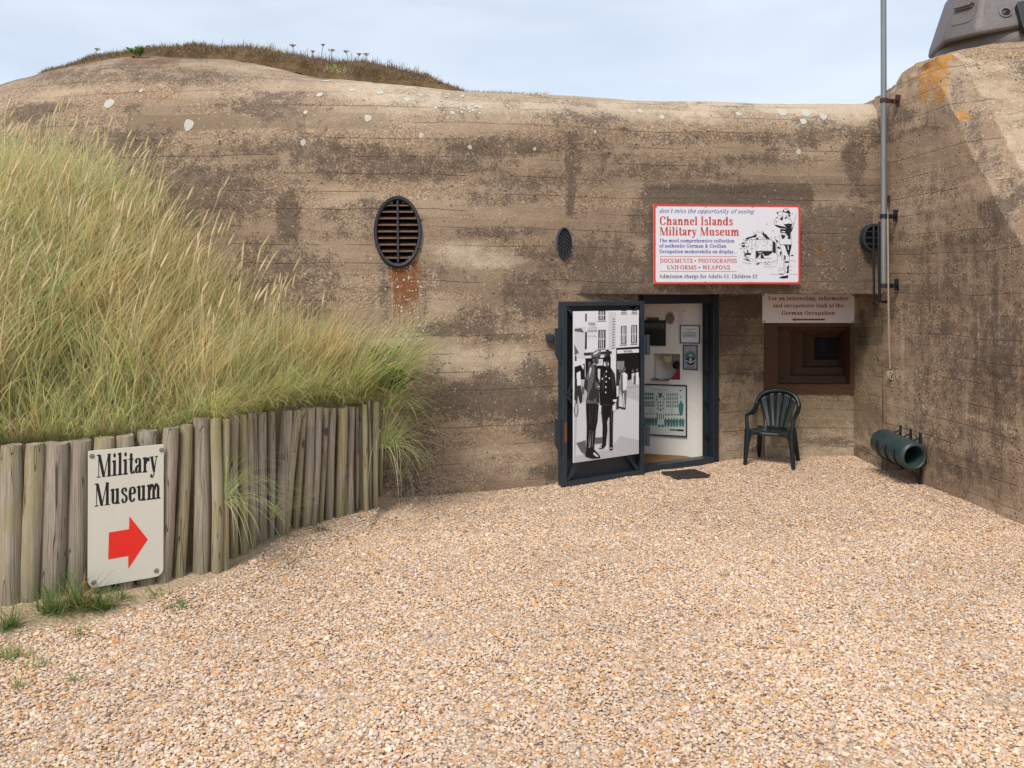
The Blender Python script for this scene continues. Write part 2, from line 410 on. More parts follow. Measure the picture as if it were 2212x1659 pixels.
for a in [(330, 420, 300, 85, .62), (230, 350, 220, 60, .50), (600, 330, 200, 60, .34), (620, 470, 28, 60, .8), (620, 610, 130, 90, .55), (560, 560, 80, 60, .5),
          (790, 490, 80, 30, .30), (1080, 318, 150, 26, .62), (1010, 360, 90, 24, .5), (1130, 395, 110, 22, .55), (1075, 430, 130, 18, .42), (1080, 500, 110, 14, .6), (1170, 545, 60, 20, .55),
          (1145, 640, 70, 62, .55), (1040, 690, 70, 30, .5), (1200, 590, 40, 60, .4), (980, 712, 90, 16, .75), (1090, 730, 70, 12, .5),
          (1040, 858, 130, 32, 1.1), (910, 860, 60, 110, .6), (1150, 830, 50, 60, .6), (1130, 880, 90, 28, .75), (890, 960, 60, 110, .45), (1170, 930, 60, 26, .6), (1195, 1020, 60, 18, .6),
          (1300, 560, 90, 60, .55), (1330, 600, 100, 30, .6), (1390, 470, 40, 60, .5), (1480, 300, 130, 16, .45), (1700, 300, 120, 16, .5), (1650, 345, 160, 14, .5),
          (1760, 262, 60, 16, .5), (1845, 350, 30, 50, .7), (1590, 235, 60, 10, .4), (380, 165, 170, 22, .5), (150, 160, 120, 30, .45), (960, 250, 90, 18, .3), (1310, 345, 120, 20, .35), (1420, 380, 150, 12, .4)]:
    q = blob(q, x, y, *a)
q = rect(q, x, y, 1388, 1757, 398, 446, 0.88, 7); q = rect(q, x, y, 1732, 1890, 442, 640, 0.72, 14); q = rect(q, x, y, 1395, 1735, 440, 612, 0.7, 10)
q = rect(q, x, y, 1222, 1242, 285, 470, 0.62, 8); q = rect(q, x, y, 1250, 1890, 612, 640, 0.6, 8); q = rect(q, x, y, 820, 846, 575, 700, .35, 10); q = rect(q, x, y, 905, 925, 560, 690, .4, 8)
for b0, b1, a0, a1, v_ in [(480, 545, 930, 1195, -.3)]:
    pass
ru = np.zeros(len(x))
fade = 1 - sstep(590, 735, y)
ru = np.maximum(ru, rect(ru * 0, x, y, 845, 905, 560, 745, 1.0, 16) * (0.22 + 0.78 * fade))
ru = np.maximum(ru, rect(ru * 0, x, y, 1209, 1229, 562, 650, 0.26, 5))
for a in [(290, 128, 40, 7, .5), (170, 140, 20, 6, .5), (120, 158, 24, 7, .5), (350, 137, 40, 12, .45), (410, 150, 30, 8, .35), (345, 200, 60, 22, .34), (305, 300, 30, 14, .3), (1770, 545, 22, 18, .34), (235, 205, 20, 8, .4)]:
    ru = blob(ru, x, y, *a)
pa_ = np.zeros(len(x))  # pale channel: light on the rounded wall top painted in, plus pale patches
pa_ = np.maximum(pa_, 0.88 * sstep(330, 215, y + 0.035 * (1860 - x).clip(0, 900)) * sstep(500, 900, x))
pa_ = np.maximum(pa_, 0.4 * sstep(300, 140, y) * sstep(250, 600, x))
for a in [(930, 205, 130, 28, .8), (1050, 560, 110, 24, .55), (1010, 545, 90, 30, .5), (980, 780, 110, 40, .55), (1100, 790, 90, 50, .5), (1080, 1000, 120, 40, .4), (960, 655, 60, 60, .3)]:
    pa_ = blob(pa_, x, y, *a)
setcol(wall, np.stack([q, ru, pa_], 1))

# white lichen rosettes on the face: flat crusts a few millimetres thick
M_LICH = plain("white_lichen", (0.52, 0.49, 0.42), 0.95, 0, 0.18, 60, 0.6)
li = MB(); rr_ = random.Random(3)
LS = [(236, 223, 12), (408, 270, 13), (655, 308, 7), (305, 196, 5), (795, 255, 9), (910, 293, 6), (1015, 318, 5), (660, 243, 5), (690, 205, 8), (1155, 322, 4), (1383, 240, 7), (1285, 285, 4), (1725, 328, 6), (1735, 262, 8), (1430, 253, 6),
      (1690, 242, 12), (1740, 243, 12), (1778, 252, 9), (1595, 246, 7), (820, 200, 10), (760, 195, 8), (705, 175, 9), (880, 214, 7)]
for k in range(120):
    t = rr_.random(); LS.append((800 + 240 * t + rr_.gauss(0, 22), 178 + 62 * t + rr_.gauss(0, 13), 1.2 + 4.5 * rr_.random() ** 2.5))
for k in range(110): LS.append((rr_.gauss(882, 22), rr_.uniform(572, 735), .8 + 1.9 * rr_.random() ** 2))
for k in range(90): LS.append((rr_.uniform(600, 1010), rr_.gauss(620, 60), .6 + 1.0 * rr_.random() ** 2))
for k in range(120): LS.append((rr_.uniform(820, 1100), rr_.gauss(215, 30), .7 + 1.6 * rr_.random() ** 3))
for (lx, ly, lr) in LS:
    p, n = hit(lx, ly)
    if p is None: continue
    u = n.cross(Vector((0, 0, 1))).normalized(); w = u.cross(n)
    ms = lr * p.y / F; K = 22; ph = rr_.random() * 9
    ring = []
    for j in range(K):
        th = 2 * math.pi * j / K; rad = ms * (0.9 + 0.22 * mnoise.noise(Vector((math.cos(th) * 1.3 + ph, math.sin(th) * 1.3, ph))))
        c0 = p + n * 0.25 + u * math.cos(th) * rad + w * math.sin(th) * rad * 1.15
        q_, _, _, _ = wall_bvh.ray_cast(c0, -n)
        ring.append((q_ if q_ is not None else c0 - n * 0.25) + n * 0.004)
    o_ = len(li.v); li.add([p + n * 0.006] + ring, [(0, 1 + j, 1 + (j + 1) % K) for j in range(K)])
tag(obj("lichen_patches", li, M_LICH, bunker, smooth=60), kind="stuff")

# ---- recess under the lintel
DL, DR = Vector((1.40, 9.53, 0)), Vector((2.42, 10.14, 0))     # door jambs
KA, KB, KC, KD = Vector((3.07, 10.46, 0)), Vector((3.125, 10.52, 0)), Vector((4.20, 10.52, 0)), Vector((4.20, 9.72, 0))
def wallstrip(a, b, z0, z1, mat, name, nx=None, stain_and_tone=None, a1=None, b1=None, amp=0.008):
    a, b = Vector(a), Vector(b); a1 = Vector(a1) if a1 is not None else a; b1 = Vector(b1) if b1 is not None else b
    L = (b - a).length; nu = max(2, int(L / 0.045)); nv = max(2, int((z1 - z0) / 0.045))
    n = Vector(((b - a).y, -(b - a).x, 0)).normalized(); pts = []
    for i in range(nu + 1):
        for j in range(nv + 1):
            t = j / nv; p = (a.lerp(b, i / nu)).lerp(a1.lerp(b1, i / nu), t); p.z = z0 + (z1 - z0) * t
            e = min(i, nu - i, j, nv - j) > 0
            k = (nz(p, 1.7) * 1.6 + nz(p, 7, 3)) * amp if e else 0
            pts.append(p + n * k)
    m_ = MB().grid(pts, nu + 1, nv + 1)
    o = obj(name, m_, mat, bunker, smooth=50)
    x, y = proj(np.array(pts)); z = np.zeros(len(x)); q = z.copy()
    for s_ in (stain_and_tone or []): q = blob(q, x, y, *s_)
    pl_ = np.clip(0.55 * sstep(850, 960, y), 0, 1)
    setcol(o, np.stack([q, z, pl_], 1)); return o
H0 = Vector((0.715, 9.06, 0)); H2 = Vector((0.69, 9.145, 0))
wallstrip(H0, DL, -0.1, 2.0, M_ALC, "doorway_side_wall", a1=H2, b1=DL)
wallstrip(DR, KA, -0.1, 2.0, M_ALC, "recess_wall", stain_and_tone=[(1560, 700, 60, 70, .75), (1600, 780, 60, 90, .35), (1600, 660, 80, 30, .9)])
# window wall with its opening left free
WX0, WX1 = P(1653, 700, 10.5).x, P(1845, 700, 10.5).x; WZ0, WZ1 = P(1700, 850, 10.5).z, P(1700, 640, 10.5).z
wl = KB.copy()
wallstrip(KB, KC, -0.1, WZ0, M_ALC, "recess_wall", stain_and_tone=[(1790, 955, 60, 12, .6), (1700, 900, 60, 10, .4), (1820, 860, 40, 14, .3)])
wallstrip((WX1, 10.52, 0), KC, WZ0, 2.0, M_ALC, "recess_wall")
mb = MB(); mb.sheet([(KA.x, -0.1), (KB.x, -0.1), (KB.x, 2.0), (KA.x, 2.0)], lambda a, b, c: Vector((a, KA.y + (a - KA.x) * 2.0, b)))
mb.add([(KB.x, 10.52, WZ1), (WX1, 10.52, WZ1), (WX1, 10.52, 2.0), (KB.x, 10.52, 2.0)], [(0, 1, 2, 3)])
o = obj("recess_wall", mb, M_ALC, bunker); setcol(o, np.zeros((len(mb.v), 3)))
wallstrip(KC, KD, -0.1, 2.0, M_ALC, "recess_return_wall", stain_and_tone=[(1862, 720, 10, 60, .6), (1860, 975, 30, 14, .6)])
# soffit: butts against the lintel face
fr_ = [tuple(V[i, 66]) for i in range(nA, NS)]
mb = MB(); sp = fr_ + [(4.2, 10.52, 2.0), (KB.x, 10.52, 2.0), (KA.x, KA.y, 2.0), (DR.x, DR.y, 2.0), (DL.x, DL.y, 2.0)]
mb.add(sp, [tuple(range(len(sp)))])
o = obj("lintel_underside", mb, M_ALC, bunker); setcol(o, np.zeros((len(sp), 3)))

# ---- vestibule behind the door: white side wall, floor, ceiling
dv = (DR - DL).normalized(); dn = Vector((dv.y, -dv.x, 0))           # dn points out of the doorway
A0, A1 = Vector((2.385, 10.27, 0)), Vector((0.95, 10.72, 0)); B1 = Vector((0.75, 9.75, 0))
# niche in the white wall
fw = frame(A0, A1 - A0, (0, 0, 1))
WL = (A1 - A0).length
fwf = frame(A1, A0 - A1, (0, 0, 1))                                  # seen from the doorway: x runs left to right, z towards the viewer
def wuv(x, y):
    p = onplane(x, y, A1, fwf.z); d_ = p - A1; return d_.dot(fwf.x), p.z
n0, n1 = wuv(1449, 882), wuv(1503, 764)
nx0, nx1, nz0, nz1 = n0[0], n1[0], wuv(1470, 799 + 0)[1], n1[1]
NXL, NXR = wuv(1449 - 0, 780)[0], wuv(1507, 780)[0]
NXL, NXR = wuv(1175 + 675 * .3516, 587.6 + 600 * .3516)[0], wuv(1175 + 836 * .3516, 587.6 + 600 * .3516)[0]
NZ0, NZ1 = wuv(1450, 587.6 + 662 * .3516)[1], wuv(1450, 587.6 + 502 * .3516)[1]
fx = lambda a, b, c=0.0: Vector((A1.x, A1.y, 0)) + fwf.x * a + Vector((0, 0, b)) + fwf.z * c
mb = MB()
def q4(pts): mb.add(pts, [(0, 1, 2, 3)])
q4([fx(0, -.02), fx(NXL, -.02), fx(NXL, 2.02), fx(0, 2.02)]); q4([fx(NXR, -.02), fx(WL, -.02), fx(WL, 2.02), fx(NXR, 2.02)])
q4([fx(NXL, -.02), fx(NXR, -.02), fx(NXR, NZ0), fx(NXL, NZ0)]); q4([fx(NXL, NZ1), fx(NXR, NZ1), fx(NXR, 2.02), fx(NXL, 2.02)])
for c0, c1 in (((NXL, NZ0), (NXL, NZ1)), ((NXL, NZ1), (NXR, NZ1)), ((NXR, NZ1), (NXR, NZ0)), ((NXR, NZ0), (NXL, NZ0))):
    q4([fx(*c0), fx(*c1), fx(*c1, -.22), fx(*c0, -.22)])
q4([fx(NXL, NZ0, -.22), fx(NXR, NZ0, -.22), fx(NXR, NZ1, -.22), fx(NXL, NZ1, -.22)])
q4([tuple(A1), tuple(B1), (B1.x, B1.y, 2.02), (A1.x, A1.y, 2.02)]); q4([tuple(B1), tuple(DL + dn * -.05), (DL.x - dn.x * .05, DL.y - dn.y * .05, 2.02), (B1.x, B1.y, 2.02)])
q4([tuple(A0), tuple(DR - dn * .02), (DR.x - dn.x * .02, DR.y - dn.y * .02, 2.02), (A0.x, A0.y, 2.02)])
obj("vestibule_wall", mb, M_WHITEWALL, bunker)
mb = MB(); mb.add([(A0.x, A0.y, .02), (A1.x, A1.y, .02), (B1.x, B1.y, .02), (DL.x, DL.y, .02), (DR.x, DR.y, .02)], [(0, 1, 2, 3, 4)])
obj("vestibule_floor", mb, plain("worn_floor_concrete", (0.20, 0.17, 0.14), .9), bunker)
mb = MB(); mb.add([(A0.x, A0.y, 1.985), (A1.x, A1.y, 1.985), (B1.x, B1.y, 1.985), (DL.x, DL.y, 1.985), (DR.x, DR.y, 1.985)], [(4, 3, 2, 1, 0)])
obj("vestibule_ceiling", mb, M_WHITEWALL, bunker)

# ---- door frame and the open steel door
doorframe = tag(bpy.data.objects.new("door_frame", None)); COL.objects.link(doorframe); doorframe.location = DL; adopt(doorframe, bunker)
Lf = (DR - DL).length
ff = lambda a, b, c=0.0: DL + dv * a + Vector((0, 0, b)) + dn * c
def fbox(mb, a0, a1, b0, b1, c0, c1, fr=ff, mi=0):
    v = [fr(a, b, c) for c in (c0, c1) for b in (b0, b1) for a in (a0, a1)]
    return mb.add(v, [(0, 2, 3, 1), (4, 5, 7, 6), (0, 1, 5, 4), (2, 6, 7, 3), (0, 4, 6, 2), (1, 3, 7, 5)], mi)
mb = MB(); fbox(mb, Lf - .075, Lf + .012, 0.0, 1.995, -.16, .03); fbox(mb, Lf - .105, Lf - .078, 0.06, 1.90, -.12, -.05); obj("jamb", mb, M_STEEL2, doorframe, bevel=.006)
mb = MB(); fbox(mb, -.03, .06, 0.0, 1.995, -.16, -.01); obj("jamb", mb, M_STEEL2, doorframe, bevel=.006)
mb = MB(); fbox(mb, .063, Lf - .078, 1.885, 1.99, -.14, .02); obj("head_rail", mb, M_STEEL2, doorframe, bevel=.006)
mb = MB(); fbox(mb, .063, Lf - .078, 0.0, .075, -.10, .04); obj("threshold", mb, M_STEEL, doorframe, bevel=.006)
for k, zz in enumerate((1.76, 1.42, 1.07, .70, .32)):
    mb = MB(); fbox(mb, Lf - .125, Lf - .106, zz - .022, zz + .022, -.07, -.02); obj("latch_stud", mb, M_BLACK, doorframe, bevel=.003)

door = tag(bpy.data.objects.new("door", None)); COL.objects.link(door)
E0, E1 = Vector((0.468, 8.868, 0.02)), Vector((1.405, 9.495, 0.02)); ev = (E1 - E0); EL = ev.length; ev.normalize(); en = Vector((ev.y, -ev.x, 0))
door.location = E1; adopt(door, bunker)
fd = lambda a, b, c=0.0: E0 + ev * a + Vector((0, 0, b)) + en * c
fd.x = ev; fd.z = en
def duv(x, y, c=0.1):
    p = onplane(x, y, E0 + en * c, en) - (E0 + en * c); return p.dot(ev), p.z
TH = 0.095; DH = 1.90
mb = MB(); fbox(mb, 0.012, EL - .012, .012, DH - .012, 0.0, .018, fd); obj("door_plate", mb, M_STEEL, door)
mb = MB(); fbox(mb, 0, .058, 0, DH, .019, TH, fd); obj("stile", mb, M_STEEL, door, bevel=.004)
mb = MB(); fbox(mb, EL - .058, EL, 0, DH, .019, TH, fd); obj("stile", mb, M_STEEL, door, bevel=.004)
mb = MB(); fbox(mb, .059, EL - .059, 0, .045, .019, TH, fd); obj("rail", mb, M_STEEL, door, bevel=.004)
mb = MB(); fbox(mb, .059, EL - .059, DH - .045, DH, .019, TH, fd); obj("rail", mb, M_STEEL, door, bevel=.004)
for (a, b) in [((.08, .055), (.34, .34)), ((EL - .075, .055), (EL - .33, .34)), ((.08, DH - .055), (.30, DH - .28)), ((EL - .075, DH - .055), (EL - .3, DH - .28)), ((.08, .95), (.34, 1.25)), ((.08, .93), (.34, .63)), ((EL - .075, .95), (EL - .34, 1.25)), ((EL - .075, .93), (EL - .34, .63)), ((.08, .94), (.4, .94))]:
    mb = MB().bar(fd(*a, .045), fd(*b, .045), .035, .05, en); obj("brace", mb, M_STEEL, door)
for z in (1.43, .50):
    mb = MB(); pol = [(0.0, z + .20), (-.075, z + .20), (-.075, z - .06), (0.0, z - .19)]
    mb.prism(pol, .02, fd, .055); obj("latch_plate", mb, M_STEEL, door, bevel=.003)
for z in (1.42, .42):
    mb = MB(); fbox(mb, EL - .03, EL + .05, z - .10, z + .10, .02, TH + .03, fd); mb.tube([fd(EL + .03, z - .11, TH + .02), fd(EL + .03, z + .11, TH + .02)], .022, 10)
    obj("hinge", mb, M_STEEL, door, bevel=.005)
M_RUST = plain("rusty_steel", (0.20, 0.062, 0.025), .9, 0, .5, 25, .3)
mb = MB(); fbox(mb, .0, .42, DH + .001, DH + .006, .02, TH, fd); tag(obj("rust_edge", mb, plain("red_primer", (0.36, .05, .028), .8, 0, .4, 12), door), "worn red primer showing on the door's top edge")
mb = MB(); fbox(mb, .022, .05, .45, .66, TH + .001, TH + .004, fd); obj("rust_patch", mb, M_RUST, door)
mb = MB(); fbox(mb, .01, .06, -.04, -.001, .02, TH - .01, fd); obj("bottom_bolt", mb, M_RUST, door)

# ---- louvred vents
def vent(x, y, ra, rb, name, kind):
    p, n = hit(x + ra * 1.06, y); p2, n2 = hit(x - ra * 1.06, y); p3, _ = hit(x, y - rb * 1.08); p4, _ = hit(x, y + rb * 1.08)
    c = (p + p2) / 2; c.z = (p3.z + p4.z) / 2; c.y = (p.y + p2.y + p3.y + p4.y) / 4
    X = (p - p2); hw = X.length / 2; X.normalize(); U = (p3 - p4); hh = U.length / 2
    f_ = frame(c, X, U)
    root = tag(bpy.data.objects.new(name, None)); COL.objects.link(root); root.location = c; adopt(root, bunker)
    N = 40
    el = lambda s_, k: (hw * s_ * math.cos(2 * math.pi * k / N), hh * (s_ if s_ < 1 else 1 + (s_ - 1) * hw / hh) * math.sin(2 * math.pi * k / N))
    mb = MB(); v = []
    prof = [(1.08, -.10), (1.08, .04), (1.03, .055), (.95, .05), (.93, .03), (.93, -.30)] if kind else [(1.16, -.05), (1.16, .025), (1.0, .03), (.95, .02), (.95, -.22)]
    for (s_, d_) in prof:
        for k in range(N): a, b = el(s_, k); v.append(f_(a, b, d_))
    fcs = [(i * N + k, i * N + (k + 1) % N, (i + 1) * N + (k + 1) % N, (i + 1) * N + k) for i in range(len(prof) - 1) for k in range(N)]
    mb.add(v, fcs); obj("ring", mb, M_IRON, root, smooth=40)
    mb = MB(); mb.sheet([el(.93, k) for k in range(N)], f_, -.29 if kind else -.2); obj("back_plate", mb, M_BLACK, root)
    if kind:
        K = 9
        for k in range(K):
            b = hh * .91 * (1 - 2 * (k + .72) / (K + .45)); hwid = hw * .915 * math.sqrt(max(0, 1 - (b / (hh * .93)) ** 2))
            mb = MB(); v = [f_(-hwid, b, .035), f_(hwid, b, .035), f_(hwid, b + .052, -.075), f_(-hwid, b + .052, -.075)]
            t_ = f_.y * .008; v += [q_ - t_ for q_ in v]
            mb.add(v, [(0, 1, 2, 3), (7, 6, 5, 4), (0, 4, 5, 1), (1, 5, 6, 2), (2, 6, 7, 3), (3, 7, 4, 0)]); obj("louvre", mb, M_IRONR, root)
        mb = MB().bar(f_(0, -hh * .9, .036), f_(0, hh * .9, .036), .018, .03, f_.z); obj("mullion", mb, M_IRON, root)
    else:
        mb = MB(); K = 13
        s_ = hw * 2 * .95 / 7; rows_ = int(hh * 2 * .95 / (s_ * .9))
        # perforated plate: lattice of crossing bars
        for sg in (1, -1):
            for k in range(-26, 27):
                pts = []
                for t in np.linspace(-1.6, 1.6, 161):
                    a = t * hw; b = sg * t * hw * 1.15 + k * .038
                    if (a / (hw * .96)) ** 2 + (b / (hh * .96)) ** 2 < 1: pts.append((a, b))
                if len(pts) > 3: mb.bar(f_(*pts[0], .006 + .003 * sg), f_(*pts[-1], .006 + .003 * sg), .010, .005, f_.z)
        obj("mesh_plate", mb, M_IRON, root)
    return root
M_IRON = plain("cast_iron", (0.035, 0.038, 0.043), .55, .3, .45, 22, .35)
M_IRONR = plain("rusty_cast_iron", (0.17, 0.098, 0.062), .75, .2, .6, 14, .35)
vent(859, 502, 45, 68, "louvred_vent", 1)
vent(1218, 526, 13, 30, "mesh_vent", 0)
# the third vent: half sunk in the corner where the two buildings meet
c = P(1884, 514, 9.655); hw, hh = .135, .158
mb = MB(); fr3 = frame(c, (.995, .10, 0), (0, 0, 1)); N = 36
prof = [(1.0, -.03), (1.0, .05), (.84, .055), (.80, .02), (.80, -.02)]
mb.add([fr3(hw * s_ * math.cos(2 * math.pi * k / N), hh * s_ * math.sin(2 * math.pi * k / N), d_) for s_, d_ in prof for k in range(N)], [(i * N + k, i * N + (k + 1) % N, (i + 1) * N + (k + 1) % N, (i + 1) * N + k) for i in range(4) for k in range(N)])
v3 = tag(bpy.data.objects.new("corner_vent", None)); COL.objects.link(v3); v3.location = c; adopt(v3, bunker)
obj("ring", mb, M_IRON, v3, smooth=40)
mb = MB(); mb.sheet([(hw * .82 * math.cos(2 * math.pi * k / N), hh * .82 * math.sin(2 * math.pi * k / N)) for k in range(N)], fr3, .012); obj("back_plate", mb, M_BLACK, v3)
for b in (.07, 0, -.07):
    w_ = hw * .8 * math.sqrt(1 - (b / hh / .82) ** 2); mb = MB().bar(fr3(-w_, b, .03), fr3(w_, b, .03), .014, .028, fr3.z); obj("louvre", mb, M_IRON, v3)
# stub bracket left of the door
p, n = hit(1185, 729); mb = MB(); mb.box(p + n * .03, (.085, .09, .075), frame(p, n.cross(Vector((0, 0, 1))), (0, 0, 1)).x and None); obj("steel_stub", mb, M_STEEL, bunker, bevel=.006)
mb = MB(); p, n = hit(1548, 862) if False else (onplane(1550, 863, DR, Vector((.45, -.89, 0)).normalized()), Vector((.45, -.89, 0)).normalized())
mb.tube([p - n * .02, p + n * .012], .028, 14); tag(obj("rusted_hole_rim", mb, M_IRON, bunker), "small round iron socket in the recess wall")

# ---- stepped timber embrasure
M_TIMB = None
m, n_ = newmat("dark_stained_timber"); c_ = n_.coord()
g1 = n_.noise(n_.vm('MULTIPLY', c_, (3, 3, 30)), 3, 4, .6, .6)
n_.out(n_.mix(g1, (0.042, 0.017, 0.008), (0.125, 0.060, 0.029)), .55, n_.bump(g1, .3, .004), 0, .3); M_TIMB = m
Zx = lambda z: 1538 + z * .2604
Zy = lambda z: 604.8 + z * .2604
win = tag(bpy.data.objects.new("embrasure_window", None)); COL.objects.link(win); win.location = (3.65, 10.5, WZ0); adopt(win, bunker)
steps = [(434, 1186, 345, 946), (548, 1147, 388, 866), (650, 1118, 420, 795), (752, 1087, 447, 725), (850, 1064, 476, 662)]
dep = [10.50, 10.66, 10.82, 10.98, 11.14]
prevd = None
for k in range(4):
    a, b = steps[k], steps[k + 1]; Y0, Y1 = dep[k], dep[k + 1]
    o_ = [P(Zx(a[0]), Zy(a[3]), Y0), P(Zx(a[1]), Zy(a[3]), Y0), P(Zx(a[1]), Zy(a[2]), Y0), P(Zx(a[0]), Zy(a[2]), Y0)]
    o_ = prevd or o_
    i_ = [P(Zx(b[0]), Zy(b[3]), Y0 + .012), P(Zx(b[1]), Zy(b[3]), Y0 + .012), P(Zx(b[1]), Zy(b[2]), Y0 + .012), P(Zx(b[0]), Zy(b[2]), Y0 + .012)]
    d2 = [Vector((v.x, Y1, v.z)) for v in i_]; prevd = d2
    mb = MB(); mb.add(o_ + i_ + d2, [(j, (j + 1) % 4, 4 + (j + 1) % 4, 4 + j) for j in range(4)] + [(4 + j, 4 + (j + 1) % 4, 8 + (j + 1) % 4, 8 + j) for j in range(4)])
    obj("timber_step", mb, M_TIMB, win)
b = steps[4]; Y1 = 11.135
mb = MB(); mb.add([v + Vector((dx, -.004, dz)) for v, dx, dz in zip(prevd, (-.01, .01, .01, -.01), (-.01, -.01, .01, .01))], [(0, 1, 2, 3)]); obj("inner_panel", mb, plain("blue_black_panel", (.016, .015, .022), .7), win)
mb = MB(); mb.prism([(P(Zx(x_), 0, Y1).x, P(0, Zy(y_), Y1).z) for x_, y_ in ((960, 512), (1012, 512), (1018, 520), (1018, 590), (1010, 598), (962, 598), (956, 590), (956, 520))], .01, lambda a, b, c: Vector((a, Y1 - .004 - c, b))); obj("slot", mb, M_BLACK, win)

# ---- turf lens on the roof (the earth cover of the bunker)
M_TURF, n_ = newmat("dry_turf"); c_ = n_.coord()
f1 = n_.noise(c_, 3.0, 5, .65); f2 = n_.noise(c_, 40, 4, .7)
n_.out(n_.mix(n_.mr(n_.m('ADD', n_.m('MULTIPLY', f1, .6), n_.m('MULTIPLY', f2, .4)), .35, .65), (.085, .052, .028), (.22, .145, .075)), .95, n_.bump(f2, .8, .03), 0, .1)
ia = int(np.argmin(np.abs(pl[:, 0] + 6.9))); ib = int(np.argmin(np.abs(pl[:, 0] - 0.62)))
JR = 66 + 45 + 27
px_rim = PX[ia:ib + 1, JR]
thick = np.interp(px_rim, [15, 55, 120, 250, 450, 640, 800, 930, 990, 1015], [0.02, .12, .22, .22, .25, .30, .33, .24, .08, .0])
tp = []; prof = [(0, -.05), (0.03, .25), (.10, .55), (.22, .8), (.42, .95), (.8, 1.0), (1.6, 1.05), (3.0, 1.1)]
for ii, i in enumerate(range(ia, ib + 1)):
    b0 = Vector(V[i, JR]); bk = Vector((-nrm[i, 0], -nrm[i, 1], 0)); th = float(thick[ii])
    for (d_, h_) in prof:
        p = b0 + bk * (d_ * (0.55 + th * 1.6) + (0.02 - 0.02 * 0)) ; p.z = b0.z + th * h_ + (0.06 if d_ > .3 else 0) * th
        p += Vector((0, 0, (nz(p, 2.2) * .05 + nz(p, 8) * .02) * min(1, th * 6))) + bk * nz(p, 3, 5) * .05
        tp.append(p)
turf_v = np.array(tp).reshape(ib - ia + 1, len(prof), 3)
mb = MB().grid(tp, ib - ia + 1, len(prof)); turf = obj("roof_turf", mb, M_TURF, None, smooth=60)
tag(turf, "brown dried turf capping the rounded bunker roof", None, None, "structure")
# ------------------------------------------------------------------ casemate on the right, carrying the turret
casemate = thing("gun_casemate", "tall concrete casemate with sloping front and orange lichen on its upper corner", "bunker", (4.4, 9, 0))
cp = resample(catmull([(4.195, 9.735), (4.20, 9.62), (4.225, 9.44), (4.31, 9.05), (4.375, 8.5), (4.41, 8.0), (4.43, 7.3), (4.44, 6.4), (4.44, 5.2)], 30), 0.03)
cp = np.vstack([[[4.195, 9.735 + 0.03 * k] for k in range(20, 0, -1)], cp]); NC = len(cp)
ct = np.gradient(cp, axis=0); ct /= np.linalg.norm(ct, axis=1)[:, None]; cn = np.stack([ct[:, 1], -ct[:, 0]], 1)
ctop = np.interp(cp[:, 1], [5.2, 6.4, 7.4, 7.74, 8.07, 8.40, 8.62, 8.72, 8.9, 9.73, 10.4], [0.5, 1.65, 2.73, 3.12, 3.555, 3.99, 4.33, 4.47, 4.46, 4.17, 4.17])
xd_ = CX + cp[:, 0] / cp[:, 1] * F; yl_ = np.interp(xd_, [1862, 2046], [223, 104]); ctop = np.where(cp[:, 1] > 8.72, CH + (HY - yl_) / F * cp[:, 1], ctop)
NJ = 150; CV = np.zeros((NC, NJ, 3))
for i in range(NC):
    for j in range(NJ):
        t = j / (NJ - 1); z = -0.12 + (ctop[i] + .12) * t; p = [cp[i, 0], cp[i, 1], z]
        rw = math.floor((z + .04 * (cp[i, 1] - 8)) / 0.21)
        a = nz(p, .9, 2) * .05 + nz(p, 3.3, 3) * .014 + nz(p, 10, 1) * .006 + (hsh(rw, 3) - .5) * .012
        top = sstep(.93, 1.0, t); hipf = float(sstep(8.85, 8.6, cp[i, 1])); ch = float(sstep(ctop[i] - .36, ctop[i] + .02, z)); ch = min(1.0, max(0.0, (z - ctop[i] + .34) / .34)); a += -0.05 * top * (1 - hipf) - .20 * ch * hipf + nz(p, 13, 6) * .03 * max(top, ch * hipf) + nz(p, 30, 2) * .015 * ch * hipf
        # shallow slot beside the flagpole
        k = (1 - sstep(9.56, 9.60, cp[i, 1]) * 0) * (sstep(9.575, 9.60, cp[i, 1])) * (1 - sstep(9.69, 9.71, cp[i, 1])) * sstep(2.03, 2.06, z) * (1 - sstep(3.06, 3.09, z))
        a -= 0.14 * k
        edge = 0.02 if j < NJ - 1 else 0
        CV[i, j] = [cp[i, 0] + cn[i, 0] * a, cp[i, 1] + cn[i, 1] * a, z]
mb = MB(); mb.grid([tuple(p) for p in CV.reshape(-1, 3)], NC, NJ)
cwall = obj("side_wall", mb, M_CASE, casemate, smooth=22)
case_bvh = BVHTree.FromPolygons([Vector(p) for p in mb.v], mb.f)
x, y = proj(CV.reshape(-1, 3)); q = np.zeros(len(x))
for a in [(2030, 700, 90, 160, .42), (2110, 800, 130, 220, .45), (1985, 620, 50, 110, .35), (2150, 560, 60, 100, .35), (2000, 480, 60, 60, .32), (2060, 420, 60, 50, .3), (1960, 330, 40, 50, .25), (2068, 200, 16, 50, .42), (2100, 280, 26, 44, .5), (2140, 350, 30, 44, .5), (2185, 420, 34, 44, .5), (2090, 950, 130, 120, .42), (1990, 900, 60, 120, .4), (2060, 600, 60, 60, .4)]: q = blob(q, x, y, *a)
q = rect(q, x, y, 1893, 1899, 660, 1000, .5, 4)
ru = np.zeros(len(x))
for a in [(2022, 148, 34, 40, .74), (1996, 185, 16, 46, .70), (2030, 196, 20, 32, .72), (2078, 250, 18, 13, .72), (2042, 116, 26, 14, .8), (1960, 215, 30, 30, .36), (2060, 300, 20, 30, .34), (1910, 240, 14, 14, .3), (2105, 480, 6, 10, .4), (2118, 560, 6, 16, .35)]: ru = blob(ru, x, y, *a)
